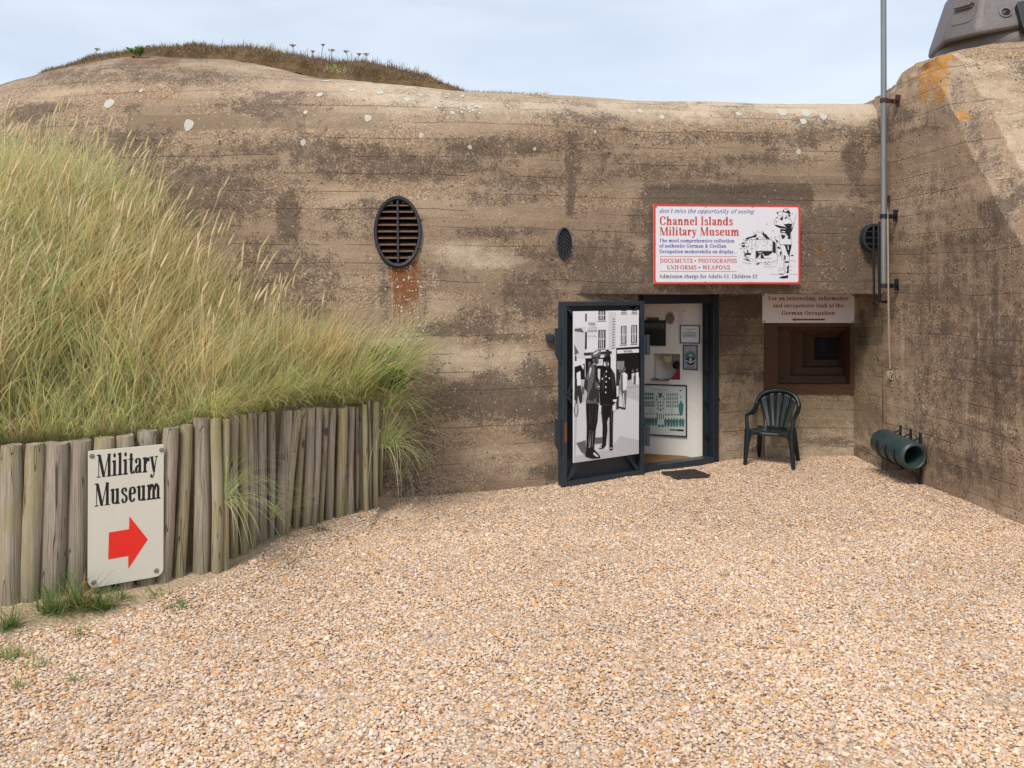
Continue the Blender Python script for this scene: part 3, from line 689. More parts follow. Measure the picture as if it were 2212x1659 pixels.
ru = rect(ru, x, y, 1928, 1936, 240, 640, .27, 5); ru = rect(ru, x, y, 1930, 1942, 640, 1010, .24, 6)
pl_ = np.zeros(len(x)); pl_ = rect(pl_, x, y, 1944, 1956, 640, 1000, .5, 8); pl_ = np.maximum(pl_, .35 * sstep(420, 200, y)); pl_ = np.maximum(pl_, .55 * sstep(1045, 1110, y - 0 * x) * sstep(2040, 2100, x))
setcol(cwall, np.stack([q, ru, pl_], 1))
# roof and sloping front: sweeps back from the crooked hip edge
xs = np.concatenate([np.linspace(0, .3, 9), np.linspace(.36, 5.5, 70)])
SV = np.zeros((NC, len(xs), 3))
for i in range(NC):
    e = CV[i, -1]
    for j, dx in enumerate(xs):
        k = min(1, dx / .25)
        p = [e[0] + dx, e[1], e[2] + 0.03 * k]; cap_ = 4.36 + .14 * (1 - float(sstep(.04, .16, dx))); p[2] = min(p[2], cap_)
        a = nz(p, 1.2, 8) * .04 * k + nz(p, 5, 3) * .02 * k + (nz(p, 13, 2) * .022 * k)
        f_ = float(sstep(8.75, 8.3, e[1])); SV[i, j] = [p[0], p[1] - a * f_ * .8, p[2] + a * (1 if f_ > .05 else .4)]
mb = MB(); mb.grid([tuple(p) for p in SV.reshape(-1, 3)], NC, len(xs))
slope = obj("sloping_front", mb, M_SLOPE, casemate, smooth=30)
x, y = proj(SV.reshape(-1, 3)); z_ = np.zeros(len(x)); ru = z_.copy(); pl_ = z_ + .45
for a in [(2045, 108, 20, 8, .7)]: ru = blob(ru, x, y, *a)
q = z_.copy()
for a in [(2090, 215, 10, 40, .4), (2130, 330, 20, 40, .5), (2165, 400, 16, 30, .5), (2190, 440, 12, 20, .4)]: q = blob(q, x, y, *a)
setcol(slope, np.stack([q, ru, pl_], 1))
# raised concrete collar under the turret
TC = Vector((5.62, 9.72, 0))
mb = MB(); pts = []; K = 120
profc = [(1.19, 4.20), (1.185, 4.34), (1.16, 4.48), (1.10, 4.57), (0.95, 4.63), (0.2, 4.635)]
for k in range(K + 1):
    th = 2 * math.pi * k / K
    for r_, z in profc:
        p = Vector((TC.x + r_ * math.cos(th), TC.y + r_ * math.sin(th) * .93, z)); p += Vector((math.cos(th), math.sin(th), .3)) * (nz(p, 6, 1) * .018 + nz(p, 17, 2) * .016); pts.append(p)
mb.grid(pts, K + 1, len(profc)); col_ = obj("turret_collar", mb, M_SLOPE, casemate, smooth=50)
x, y = proj(np.array(pts)); setcol(col_, np.stack([np.clip(.5 - np.abs(y - 140) / 40, 0, .5), x * 0, x * 0 + .1], 1))

# ---- tank turret
m, n_ = newmat("rusted_armour"); c_ = n_.coord()
f1 = n_.noise(c_, 2.6, 4, .6); f2 = n_.noise(c_, 70, 4, .75); f3 = n_.noise(c_, 14, 4, .7)
cc = n_.mix(f1, (0.118, 0.110, 0.114), (0.195, 0.178, 0.170))
cc = n_.mix(n_.mr(n_.m('ADD', n_.m('MULTIPLY', f2, .6), n_.m('MULTIPLY', f3, .5)), .55, .70), cc, (0.20, 0.095, 0.06))
cc = n_.mix(n_.mr(f3, .62, .75, 0, .5), cc, (0.22, .20, .19))
n_.out(cc, .55, n_.bump(n_.m('ADD', n_.m('MULTIPLY', f2, .006), n_.m('MULTIPLY', f3, .012)), .6, 1.0), .25, .4); M_ARM = m
turret = thing("tank_turret", "rust-flecked grey steel tank turret mounted on the casemate roof", "turret", (5.6, 9.75, 4.5))
base = [(a + .14, b) for a, b in [(4.615, 9.46), (4.80, 9.10), (5.62, 8.93), (6.30, 9.10), (6.62, 9.72), (6.35, 10.40), (5.55, 10.62), (4.78, 10.15)]]
cen = Vector((5.74, 9.78))
def ringp(s_, z, dz=None): return [Vector((cen.x + (a - cen.x) * s_, cen.y + (b - cen.y) * s_, z)) for a, b in base]
lz = [k + .12 for k in [4.655, 4.64, 4.735, 4.74, 4.70, 4.68, 4.67, 4.66]]
bot = [Vector((a, b, z)) for (a, b), z in zip(base, lz)]
r1 = [Vector((cen.x + (a - cen.x) * .985, cen.y + (b - cen.y) * .985, z + .09)) for (a, b), z in zip(base, lz)]
r2 = ringp(.80, 5.40); r3 = ringp(.72, 5.46); r4 = ringp(.60, 5.48)
mb = MB(); mb.add(bot + r1 + r2 + r3 + r4, [(i * 8 + k, i * 8 + (k + 1) % 8, (i + 1) * 8 + (k + 1) % 8, (i + 1) * 8 + k) for i in range(4) for k in range(8)] + [tuple(range(32, 40)), tuple(range(7, -1, -1))])
obj("armour_shell", mb, M_ARM, turret, smooth=25, bevel=.035)
mb = MB(); f_ = frame((TC.x + .14, TC.y, 4.60), (1, 0, 0), (0, 1, 0)); mb.lathe([(.86, 0), (.90, .06), (.90, .16), (.86, .24), (.6, .26)], 64, f_, sy=.84); obj("turret_ring", mb, M_ARM, turret, smooth=40)
mb = MB(); f_ = frame((5.8, 9.85, 5.46), (1, 0, 0), (0, 1, 0)); mb.lathe([(.34, 0), (.34, .12), (.30, .2), (.18, .26), (.02, .28)], 32, f_); obj("cupola", mb, M_ARM, turret, smooth=40)
# left facet fittings
fa, fb = Vector(r1[0]), Vector(r1[1]); ga, gb = Vector(r2[0]), Vector(r2[1])
ftl = frame((fa + fb + ga + gb) / 4, fb - fa, (ga + gb) - (fa + fb)); Lx = (fb - fa).length
def rrect(w, h, r, n=5):
    return [(sx * (w / 2 - r) + r * math.cos(a), sy * (h / 2 - r) + r * math.sin(a)) for sx, sy, a0 in ((1, 1, 0), (-1, 1, 90), (-1, -1, 180), (1, -1, 270)) for a in [R(a0 + 90 * k / n) for k in range(n + 1)]]
mb = MB(); mb.prism(rrect(.26, .42, .05), .008, ftl, .0); obj("armour_plate", mb, M_ARM, turret, bevel=.004)
mb = MB(); pol = [(-.10, -.028), (.09, -.028), (.115, .0), (.09, .03), (-.10, .03)]; mb.prism(pol, .055, ftl, .006); mb.tube([ftl(-.11, -.03, .02), ftl(.10, -.03, .02)], .014, 8); obj("vision_flap", mb, M_ARM, turret, bevel=.012)
for a, b in ((-.09, .17), (.09, .17)):
    mb = MB(); mb.lathe([(.012, 0), (.012, .012), (.002, .014)], 10, lambda u, v, w, a=a, b=b: ftl(a + u, b + v, w + .008)); obj("bolt", mb, M_BLACK, turret)
mb = MB(); fe = lambda u, v, w: ftl(.045 + u, .33 + v, .02 + w); mb.lathe([(.03, .0), (.03, .035), (.05, .045), (.068, .035), (.068, 0)], 24, fe); obj("lifting_ring", mb, M_ARM, turret, smooth=40)
fa, fb = Vector(r1[1]), Vector(r1[2]); ga, gb = Vector(r2[1]), Vector(r2[2])
ft2 = frame((fa + fb + ga + gb) / 4, fb - fa, (ga + gb) - (fa + fb))
p = onplane(2172, 27, ft2.o, ft2.z) - ft2.o; a0, b0 = p.dot(ft2.x), p.dot(ft2.y)
mb = MB(); mb.lathe([(.062, -.01), (.06, .012), (.045, .014), (.040, -.004)], 24, lambda u, v, w: ft2(a0 + u, b0 + v, w)); obj("socket", mb, M_ARM, turret, smooth=40)
mb = MB(); mb.lathe([(.038, .002), (.012, .012), (.001, .012)], 20, lambda u, v, w: ft2(a0 + u, b0 + v, w + .002)); obj("socket_core", mb, M_BLACK, turret, smooth=40)
p = onplane(2216, 40, ft2.o, ft2.z) - ft2.o; a0, b0 = p.dot(ft2.x), p.dot(ft2.y)
mb = MB(); mb.prism([(a0 + u, b0 + v) for u, v in rrect(.16, .34, .03)], .10, ft2, -.02); mb.tube([ft2(a0 + .05, b0, .0), ft2(a0 + .05, b0, .30)], .07, 16); obj("gun_mantlet", mb, M_STEEL2, turret, bevel=.01)

# ------------------------------------------------------------------ flagpole with brackets, rope
m, n_ = newmat("galvanised_steel"); c_ = n_.coord(); s_ = n_.sep(c_)
f1 = n_.noise(n_.vm('MULTIPLY', c_, (6, 6, 1)), 2, 3)
n_.out(n_.mix(f1, (.17, .18, .20), (.34, .34, .33)), .42, None, .55, .5); M_GALV = m
PO = Vector((4.045, 9.32, 0)); 
pole = thing("flagpole", "slim galvanised flagpole clamped upright to the casemate wall", "flagpole", (PO.x, PO.y, 2.05))
mb = MB(); mb.tube([(PO.x, PO.y, 2.06), (PO.x, PO.y, 4.0), (PO.x - .004, PO.y, 6.0), (PO.x - .006, PO.y, 8.0)], [.031, .031, .029, .027], 16); obj("pole", mb, M_GALV, pole, smooth=40)
M_RBR = plain("rusty_bracket", (.07, .040, .028), .8, .2, .4, 20, .2)
for (z, mm) in ((P(1908, 217, 9.32).z, M_RBR), (P(1908, 467, 9.32).z, M_STEEL2), (P(1908, 617, 9.32).z, M_STEEL2)):
    r_ = Vector((.95, .30, 0)).normalized(); h_ = case_bvh.ray_cast(PO + Vector((0, 0, z)), r_); wp = h_[0] if h_[0] is not None else PO + r_ * .16 + Vector((0, 0, z))
    mb = MB(); f_ = frame((PO.x, PO.y, z), (1, 0, 0), (0, 1, 0)); mb.lathe([(.032, -.024), (.040, -.024), (.040, .024), (.032, .024)], 18, f_)
    a = PO + Vector((0, 0, z)) + r_ * .034; mb.bar(a, wp + r_ * .01, .014, .05); mb.bar(wp - r_ * .016 + Vector((0, 0, -.05)), wp - r_ * .016 + Vector((0, 0, .075)), .075, .014, r_.cross(Vector((0, 0, 1))))
    obj("bracket", mb, mm, pole, bevel=.003)
    for k in (.35, .75):
        mb = MB(); b_ = a.lerp(wp, k); s2 = Vector((r_.y, -r_.x, 0)); mb.tube([b_ - s2 * .0, b_ + s2 * .022], .012, 8); obj("bracket_bolt", mb, M_BLACK, pole)
M_ROPE = plain("pale_rope", (.46, .37, .27), .95, 0, .25, 160, .4)
rope = thing("rope", "thin pale halyard rope running down to a cleat on the casemate wall", "rope", (4.12, 9.3, 1.2))
knot = None
def wallpt(x, y, off=.02):
    r = ray(x, y); h_ = case_bvh.ray_cast(Vector((0, 0, CH)), r.normalized()); return h_[0] - r.normalized() * off, h_[1]
k0, kn = wallpt(1922, 803, .035)
for dx in (0.0, .028):
    mb = MB(); mb.tube([(PO.x + .033 + dx * .1, PO.y - .022, 2.85 + dx * 2), (PO.x + .035 + dx * .3, PO.y - .025, 2.1), PG(1, 1) * 0 + k0.lerp(Vector((PO.x + .05, PO.y - .02, 2.0)), .5) + Vector((dx * .4 - .012, 0, 0)), k0 + Vector((dx * .3, 0, .03))], .0042, 6); obj("cord", mb, M_ROPE, rope, smooth=60)
mb = MB()
for k in range(4):
    c = k0 + Vector((-.004 + .008 * k, -.012 * (k % 2), -.02)); a = R(20 * k - 30)
    mb.tube([c + Vector((.028 * math.cos(t) * math.cos(a) + .055 * math.sin(t) * math.sin(a) * .5, -.012 * k * .5, .055 * math.sin(t) * math.cos(a) * .9 - .02)) for t in np.linspace(0, 2 * math.pi, 15)], .006, 6)
obj("rope_coil", mb, M_ROPE, rope, smooth=60)
cleat = MB(); cleat.bar(k0 + Vector((.03, .01, .05)), k0 + Vector((.005, -.0, -.10)), .02, .02, (0, 1, 0)); cleat.bar(k0 + Vector((.02, 0, -.02)), k0 + Vector((.07, .035, -.02)), .02, .02)
obj("cleat", cleat, M_BLACK, pole, bevel=.004)
# two black conduits left of the pole
M_RUB = plain("black_conduit", (.014, .014, .015), .6)
for (x0, yt, yb, hk, lab) in ((1896 - 9, 555 * .0 + 487, 655, 0, "thin black conduit on the casemate wall, nearer the lintel vent"), (1898, 482, 652, 1, "hook-ended black conduit running down just left of the flagpole")):
    Y = 9.60 if not hk else 9.42; a, b = P(x0, yt, Y), P(x0 + (1 if not hk else 2), yb, Y)
    pts = [a + Vector((.05, .05, .0)), a + Vector((.012, .012, .002)), a + Vector((0, 0, -.02)), a.lerp(b, .5), b + Vector((0, 0, .03))]
    pts += [b + Vector((.012, 0, .005)), b + Vector((.03, 0, 0)), b + Vector((.11, .02, 0))] if hk else [b + Vector((.006, .01, .0)), b + Vector((.02, .05, -.01))]
    mb = MB(); mb.tube(pts, .0115 if not hk else .0145, 10); o = obj("conduit", mb, M_RUB, None, smooth=60); tag(o, lab, "conduit")

# ------------------------------------------------------------------ iron tube strapped to the casemate wall
m, n_ = newmat("blue_green_gunmetal"); c_ = n_.coord(); f1 = n_.noise(c_, 9, 5, .65); f2 = n_.noise(c_, 60, 3, .7)
cc = n_.mix(f1, (.018, .037, .038), (.056, .085, .084)); cc = n_.mix(n_.mr(f2, .62, .70), cc, (.17, .18, .18)); cc = n_.mix(n_.mr(f1, .62, .72, 0, .6), cc, (.085, .075, .05))
n_.out(cc, .42, n_.bump(n_.m('ADD', n_.m('MULTIPLY', f1, .01), n_.m('MULTIPLY', f2, .003)), .4, 1), .2, .5); M_GUN = m
T0, T1 = P(1976, 987, 8.86), P(1903, 953, 9.50)
gun = thing("iron_tube", "short fat blue-green iron tube with open bore strapped low on the casemate wall", "gun barrel", (T0.x, T0.y, 0.0))
ax = (T1 - T0).normalized(); fg = frame(T0, ax.cross(Vector((0, 0, 1))), Vector((0, 0, 1)) - ax * ax.z)
if fg.z.dot(ax) < 0: fg = frame(T0, Vector((0, 0, 1)).cross(ax), Vector((0, 0, 1)) - ax * ax.z)
LT = (T1 - T0).length; sg = 1 if fg.z.dot(ax) > 0 else -1
RT = .149
mb = MB(); mb.lathe([(.098, .55), (.100, .04), (.108, .005), (.120, -.004), (.138, .004), (RT - .003, .02), (RT, .045), (RT, .2), (RT - .002, LT * .6), (RT - .004, LT - .04), (RT - .02, LT - .005), (.08, LT), (.001, LT)], 48, lambda a, b, z: fg(a, b, z * sg)); obj("tube_body", mb, M_GUN, gun, smooth=40)
mb = MB(); mb.lathe([(.101, .55), (.001, .552)], 32, lambda a, b, z: fg(a, b, z * sg)); obj("bore_bottom", mb, M_BLACK, gun)
for zz in (.13, .30, .47):
    mb = MB(); k = 30
    pts = [fg((RT + .006) * math.cos(t), (RT + .006) * math.sin(t), zz * sg) for t in np.linspace(R(-200), R(20), k)] if sg > 0 else [fg((RT + .006) * math.cos(t), (RT + .006) * math.sin(t), zz * sg) for t in np.linspace(R(-200), R(20), k)]
    mb.tube(pts, .007, 6); obj("strap", mb, M_BLACK, gun, smooth=60)
    w0 = fg(0, 0, zz * sg); h_ = case_bvh.ray_cast(w0, Vector((1, .12, 0)).normalized()); wx = h_[0] if h_[0] is not None else w0 + Vector((.17, 0, 0))
    mb = MB(); mb.bar(Vector((wx.x - .012, wx.y, w0.z - .33 if zz < .2 else w0.z - .1)), Vector((wx.x - .012, wx.y, w0.z + .215)), .03, .02, (1, 0, 0)); mb.bar(Vector((wx.x - .03, wx.y, w0.z + .16)), Vector((wx.x - .09, wx.y, w0.z + .13)), .03, .012)
    obj("wall_bracket", mb, M_STEEL2, gun, bevel=.003)
    mb = MB(); c = fg(-(RT + .012) * math.cos(R(20)), -(RT + .012) * math.sin(R(15)), zz * sg); mb.tube([c, c - fg.x * .02], .011, 8); obj("strap_bolt", mb, plain("bright_bolt", (.45, .47, .48), .35, .6), gun)
w0 = fg(0, 0, .13 * sg); h_ = case_bvh.ray_cast(w0, Vector((1, .12, 0)).normalized()); wx = h_[0]
mb = MB(); mb.bar(fg(-.05, -RT - .02, .13 * sg), Vector((wx.x - .02, wx.y, w0.z - .30)), .03, .012); mb.bar(fg(-.10, -RT - .012, .13 * sg), fg(.16, -RT - .012, .13 * sg), .04, .014); obj("strut", mb, M_STEEL2, gun)

# ------------------------------------------------------------------ ground
m, n_ = newmat("gravel_bed"); c_ = n_.coord()
vd, vc = n_.vor(c_, 42); hs = n_.sep(vc)
cc = n_.ramp(hs[0], [(0, (.34, .25, .18)), (.3, (.48, .37, .28)), (.6, (.52, .40, .31)), (.85, (.55, .37, .22)), (1, (.62, .53, .44))])
cc = n_.mix(n_.mr(vd, .4, .8), cc, (.30, .225, .165))
sand = n_.mix(n_.noise(c_, 8, 4, .6), (.36, .26, .165), (.48, .36, .24)); sand = n_.mix(n_.mr(n_.noise(c_, 60, 3, .7), .6, .75, 0, .5), sand, (.22, .15, .10))
sm = n_.sep(n_.attr('sand'))[0]
n_.out(n_.mix(sm, cc, sand), .95, n_.bump(n_.m('ADD', n_.m('MULTIPLY', vd, -.02), n_.m('MULTIPLY', n_.noise(c_, 20, 4, .7), .015)), .7, 1), 0, .15); M_GRAV = m
PL = [(-8.0, 2.0), (-5.2, 3.9), (-4.3, 4.62), (-3.32, 5.42), (-2.80, 5.70), (-2.45, 5.93), (-2.07, 6.13), (-1.95, 6.70), (-1.80, 7.05), (-1.62, 7.36), (-1.40, 7.6), (-1.24, 7.84), (-1.27, 8.6)]
PLn = np.array(PL)
def side(px, py):
    """signed distance to the post line: positive behind it (towards the dune)"""
    px = np.asarray(px, float); py = np.asarray(py, float); best = np.full(px.shape, 1e9); sgn = np.ones(px.shape)
    for a, b in zip(PLn[:-1], PLn[1:]):
        d_ = b - a; L2 = d_.dot(d_); t = np.clip(((px - a[0]) * d_[0] + (py - a[1]) * d_[1]) / L2, 0, 1)
        ex = px - a[0] - t * d_[0]; ey = py - a[1] - t * d_[1]; dd = np.hypot(ex, ey); c_ = d_[0] * ey - d_[1] * ex
        u = dd < best - 1e-9; best = np.where(u, dd, best); sgn = np.where(u, np.sign(c_), sgn)
    return best * np.where(sgn == 0, 1, sgn)
def sandmask(px, py):
    d_ = -side(px, py); w_ = np.interp(px, [-6, -3.2, -2.4, -1.95, -1.75, -1.3], [1.0, .86, .40, .08, .03, .0])
    n_ = np.array([mnoise.noise(Vector((a * 1.7, b * 1.7, 0))) for a, b in zip(np.ravel(px), np.ravel(py))]).reshape(np.shape(px))
    return np.where(d_ > -.2, 1 - sstep(w_ * .55, w_ * 1.15 + .02, d_ + n_ * .16), 1.0)
gx = np.arange(-5.6, 6.01, .06); gy = np.arange(2.4, 10.81, .06); GX, GY = np.meshgrid(gx, gy, indexing='ij')
SM = sandmask(GX, GY)
def groundz(px, py):
    d_ = -side(px, py)
    bank = np.where(np.asarray(px) < -1.2, .075 * (1 - sstep(0.0, .5, d_)), 0)
    return bank + .012 * np.sin(np.asarray(px) * 1.3 + np.asarray(py) * .7) * np.sin(np.asarray(py) * .9)
GZ = groundz(GX, GY)
mb = MB(); mb.grid(list(zip(GX.ravel(), GY.ravel(), GZ.ravel())), len(gx), len(gy), flip=False)
o_ = len(mb.v); cols = list(SM.ravel())
# outer ring out to the horizon
for (x0, x1, y0, y1) in ((-300, 300, -300, 2.4), (-300, 300, 10.8, 400), (-300, -5.6, 2.4, 10.8), (6.0, 300, 2.4, 10.8)):
    mb.add([(x0, y0, -.03), (x1, y0, -.03), (x1, y1, -.03), (x0, y1, -.03)], [(0, 1, 2, 3)]); cols += [0] * 4
ground = obj("ground", mb, M_GRAV, None, smooth=60, fix=False); tag(ground, kind="structure")
setcol(ground, np.array(cols)[:, None].repeat(3, 1), 'sand')

# loose gravel: every stone is real
phi = (1 + 5 ** .5) / 2
ICO = np.array([(-1, phi, 0), (1, phi, 0), (-1, -phi, 0), (1, -phi, 0), (0, -1, phi), (0, 1, phi), (0, -1, -phi), (0, 1, -phi), (phi, 0, -1), (phi, 0, 1), (-phi, 0, -1), (-phi, 0, 1)]) / math.sqrt(1 + phi * phi)
ICF = np.array([(0, 11, 5), (0, 5, 1), (0, 1, 7), (0, 7, 10), (0, 10, 11), (1, 5, 9), (5, 11, 4), (11, 10, 2), (10, 7, 6), (7, 1, 8), (3, 9, 4), (3, 4, 2), (3, 2, 6), (3, 6, 8), (3, 8, 9), (4, 9, 5), (2, 4, 11), (6, 2, 10), (8, 6, 7), (9, 8, 1)])
OCT = np.array([(1, 0, 0), (-1, 0, 0), (0, 1, 0), (0, -1, 0), (0, 0, 1), (0, 0, -1)], float)
OCF = np.array([(0, 2, 4), (2, 1, 4), (1, 3, 4), (3, 0, 4), (2, 0, 5), (1, 2, 5), (3, 1, 5), (0, 3, 5)])
PALC = np.array([(.70, .60, .515), (.63, .525, .455), (.55, .46, .41), (.64, .42, .23), (.56, .37, .22), (.76, .69, .62), (.27, .18, .13), (.47, .40, .375), (.68, .53, .35)])
PALC = PALC * np.array((1.0, .945, .88))
PALW = np.array([.20, .19, .13, .13, .08, .11, .035, .055, .07]); PALC = PALC * np.array((1.0, .945, .88))
PALW = PALW / PALW.sum()
def scatter(y0, y1, step, rmin, rmax):
    ys = np.arange(y0, y1, step); pts = []
    for yy in ys:
        hw = .615 * yy + .25
        xs_ = np.arange(-hw, hw, step); pts.append(np.stack([xs_, np.full(len(xs_), yy)], 1))
    p = np.vstack(pts); p += RNG.uniform(-.55, .55, p.shape) * step
    keep = np.ones(len(p), bool)
    sd = side(p[:, 0], p[:, 1]); keep &= sd < -.05
    xr = np.interp(p[:, 1], cp[::-1, 1], cp[::-1, 0]); keep &= p[:, 0] < xr + .03
    # main wall foot and the recess
    wy = np.interp(p[:, 0], pl[:, 0], V[:, 3, 1])
    ry = np.where(p[:, 0] < .60, wy, np.where(p[:, 0] < 1.40, 9.06 + (p[:, 0] - .715) * .686, np.where(p[:, 0] < 2.42, 9.53 + (p[:, 0] - 1.40) * .598, np.where(p[:, 0] < 3.1, 10.14 + (p[:, 0] - 2.42) * .5, 10.5))))
    keep &= p[:, 1] < ry + .0
    keep &= RNG.random(len(p)) > sandmask(p[:, 0], p[:, 1]) * 1.02 - .015
    p = p[keep]; return p, RNG.uniform(rmin, rmax, len(p)) * np.where(RNG.random(len(p)) < .05, 1.6, 1)
SV_, SF_, SC_ = [], [], []; off = 0
for (y0, y1, step, r0, r1, big) in ((3.1, 5.0, .0134, .0058, .0114, True), (5.0, 7.2, .0140, .0060, .0108, True), (7.2, 10.6, .0156, .0066, .0112, False)):
    p, rr = scatter(y0, y1, step, r0, r1); n = len(p); BV, BF = (ICO, ICF) if big else (OCT, OCF)
    v = np.repeat(BV[None], n, 0) * (1 + RNG.uniform(-.28, .28, (n, len(BV), 1)))
    v *= np.stack([RNG.uniform(.8, 1.45, n), RNG.uniform(.75, 1.15, n), RNG.uniform(.42, .75, n)], 1)[:, None, :]
    tx, tz = RNG.normal(0, .35, n), RNG.uniform(0, 6.28, n); c1, s1, c2, s2 = np.cos(tx)[:, None], np.sin(tx)[:, None], np.cos(tz)[:, None], np.sin(tz)[:, None]
    yy = v[:, :, 1] * c1 - v[:, :, 2] * s1; zz = v[:, :, 1] * s1 + v[:, :, 2] * c1; xx = v[:, :, 0] * c2 - yy * s2; yy = v[:, :, 0] * s2 + yy * c2
    v = np.stack([xx, yy, zz], 2) * rr[:, None, None]
    gz = groundz(p[:, 0], p[:, 1])
    lf = np.array([mnoise.noise(Vector((a * .9, b * .9, 1))) for a, b in p]); hf = np.array([mnoise.noise(Vector((a * 3.1, b * 3.1, 4))) for a, b in p]); gz = gz + hf * .010
    v += np.stack([p[:, 0], p[:, 1], gz + rr * .30 + RNG.uniform(-.003, .006, n)], 1)[:, None, :]
    c = PALC[RNG.choice(len(PALC), n, p=PALW)] * RNG.uniform(.84, 1.12, (n, 1)) * (1 + .10 * lf + .07 * hf)[:, None]
    SV_.append(v.reshape(-1, 3)); SF_.append((BF[None] + (off + np.arange(n) * len(BV))[:, None, None]).reshape(-1, 3)); SC_.append(np.repeat(c, len(BV), 0)); off += n * len(BV)
m, n_ = newmat("granite_chippings"); c_ = n_.coord(); col_a = n_.attr('col')
n_.out(n_.mix(1.0, col_a, n_.comb(*[n_.mr(n_.noise(c_, 140, 3, .7), .2, .8, .72, 1.22, False)] * 3), 'MULTIPLY'), .85, None, 0, .25); M_STONE = m
fv = np.vstack(SF_); gravel = rawmesh("gravel", np.vstack(SV_), fv.ravel(), np.arange(len(fv)) * 3, np.full(len(fv), 3), M_STONE, np.vstack(SC_))
tag(gravel, "loose cream, pink and orange stone chippings covering the forecourt", "gravel", None, "stuff")
# ------------------------------------------------------------------ palisade of round timber posts
m, n_ = newmat("weathered_post_timber"); c_ = n_.coord(); oi = n_.node('ShaderNodeObjectInfo').outputs['Random']
s_ = n_.sep(c_); cv = n_.vm('ADD', c_, n_.comb(n_.m('MULTIPLY', oi, 40), 0, 0))
gr = n_.noise(n_.vm('MULTIPLY', cv, (34, 34, 1.1)), 1.6, 5, .7, .5); bl = n_.noise(n_.vm('MULTIPLY', cv, (4, 4, 1.6)), 2.0, 4, .6)
cc = n_.mix(n_.mr(gr, .25, .78), (.245, .20, .155), (.51, .43, .345))
cc = n_.mix(n_.mr(n_.m('ADD', bl, n_.m('MULTIPLY', n_.m('SUBTRACT', oi, .5), .35)), .40, .68), cc, n_.mix(gr, (.20, .175, .092), (.43, .37, .215)))
cc = n_.mix(n_.m('MULTIPLY', n_.mr(n_.m('ADD', s_[2], n_.m('MULTIPLY', n_.m('SUBTRACT', bl, .5), .7)), .42, .05), .45), cc, (.15, .135, .06))
cc = n_.mix(n_.mr(n_.noise(cv, 90, 2, .6), .66, .72, 0, .55), cc, (.07, .055, .04))
ck = n_.mr(n_.m('ABSOLUTE', n_.m('SUBTRACT', n_.noise(n_.vm('MULTIPLY', cv, (16, 16, .6)), 1.0, 2, .5), .5)), .0, .008, 1, 0)
cc = n_.mix(n_.m('MULTIPLY', ck, .75), cc, (.035, .026, .018))
kd, kc = n_.vor(n_.vm('MULTIPLY', cv, (5, 5, 2.4)), 1.0); kn_ = n_.m('MULTIPLY', n_.mr(kd, .09, .14, 1, 0), n_.m('GREATER_THAN', n_.sep(kc)[0], .55))
cc = n_.mix(n_.m('MULTIPLY', kn_, .8), cc, (.055, .038, .025))
cc = n_.mix(1.0, cc, n_.comb(*[n_.mr(oi, 0, 1, .92, 1.18, False)] * 3), 'MULTIPLY')
n_.out(cc, .9, n_.bump(n_.m('SUBTRACT', n_.m('MULTIPLY', gr, .012), n_.m('MULTIPLY', ck, .012)), .8, 1), 0, .15); M_POST = m
Z5 = .3854; Z6 = .2813
posts = []      # (top centre x, bottom centre x, width, top y, bottom y) in survey pixels
for (a, b, c, d_, ty, by) in [(0, 125, 0, 122, 345, 1285), (130, 265, 118, 200, 335, 1245), (245, 385, 212, 352, 330, 1222), (378, 525, 362, 492, 318, 1195), (528, 645, 502, 625, 303, 1190), (650, 752, 640, 745, 290, 1182), (765, 886, 758, 872, 265, 1158), (905, 1010, 870, 948, 250, 1135), (1010, 1079, 952, 1032, 236, 1110), (1080, 1178, 1075, 1176, 195, 1090), (1180, 1236, 1180, 1250, 195, 1085)]:
    posts.append(((a + b) / 2 * Z5, (c + d_) / 2 * Z5, ((b - a) + (d_ - c)) / 2 * Z5, 829.4 + ty * Z5, 829.4 + by * Z5))
for (a, b, c, d_, ty, by) in [(222, 302, 232, 276, 335, 1545), (298, 354, 275, 360, 300, 1410), (355, 412, 360, 447, 300, 1385), (388, 470, 440, 500, 290, 1345), (446, 500, 478, 520, 282, 1330), (500, 545, 512, 548, 300, 1300), (520, 570, 527, 584, 282, 1295), (566, 656, 586, 625, 278, 1255), (680, 780, 620, 720, 270, 1225), (780, 846, 668, 735, 268, 1220), (832, 882, 750, 815, 255, 1195), (872, 950, 835, 903, 252, 1200), (945, 1006, 890, 950, 250, 1208), (1005, 1055, 952, 1000, 250, 1165), (1046, 1110, 1005, 1078, 250, 1125), (1112, 1200, 1086, 1165, 246, 1105), (1150, 1206, 1160, 1196, 236, 1100), (1196, 1256, 1196, 1247, 245, 1092), (1252, 1285, 1250, 1280, 245, 1062), (1272, 1312, 1280, 1316, 262, 1050), (1300, 1346, 1322, 1364, 222, 1095), (1344, 1372, 1362, 1380, 190, 1075), (1374, 1450, 1382, 1422, 200, 1055), (1440, 1480, 1436, 1466, 380, 920)]:
    posts.append((414.7 + (a + b) / 2 * Z6, 414.7 + (c + d_) / 2 * Z6, ((b - a) + (d_ - c)) / 2 * Z6, 812.2 + ty * Z6, 812.2 + by * Z6))
posts = [(-28, -24, 50, 965, 1345), (-80, -76, 52, 970, 1365)] + posts
ORD = "first second third fourth fifth sixth seventh eighth ninth tenth eleventh twelfth thirteenth fourteenth fifteenth sixteenth seventeenth eighteenth nineteenth twentieth twenty-first twenty-second twenty-third twenty-fourth twenty-fifth twenty-sixth twenty-seventh twenty-eighth twenty-ninth thirtieth thirty-first thirty-second thirty-third thirty-fourth thirty-fifth thirty-sixth thirty-seventh".split()
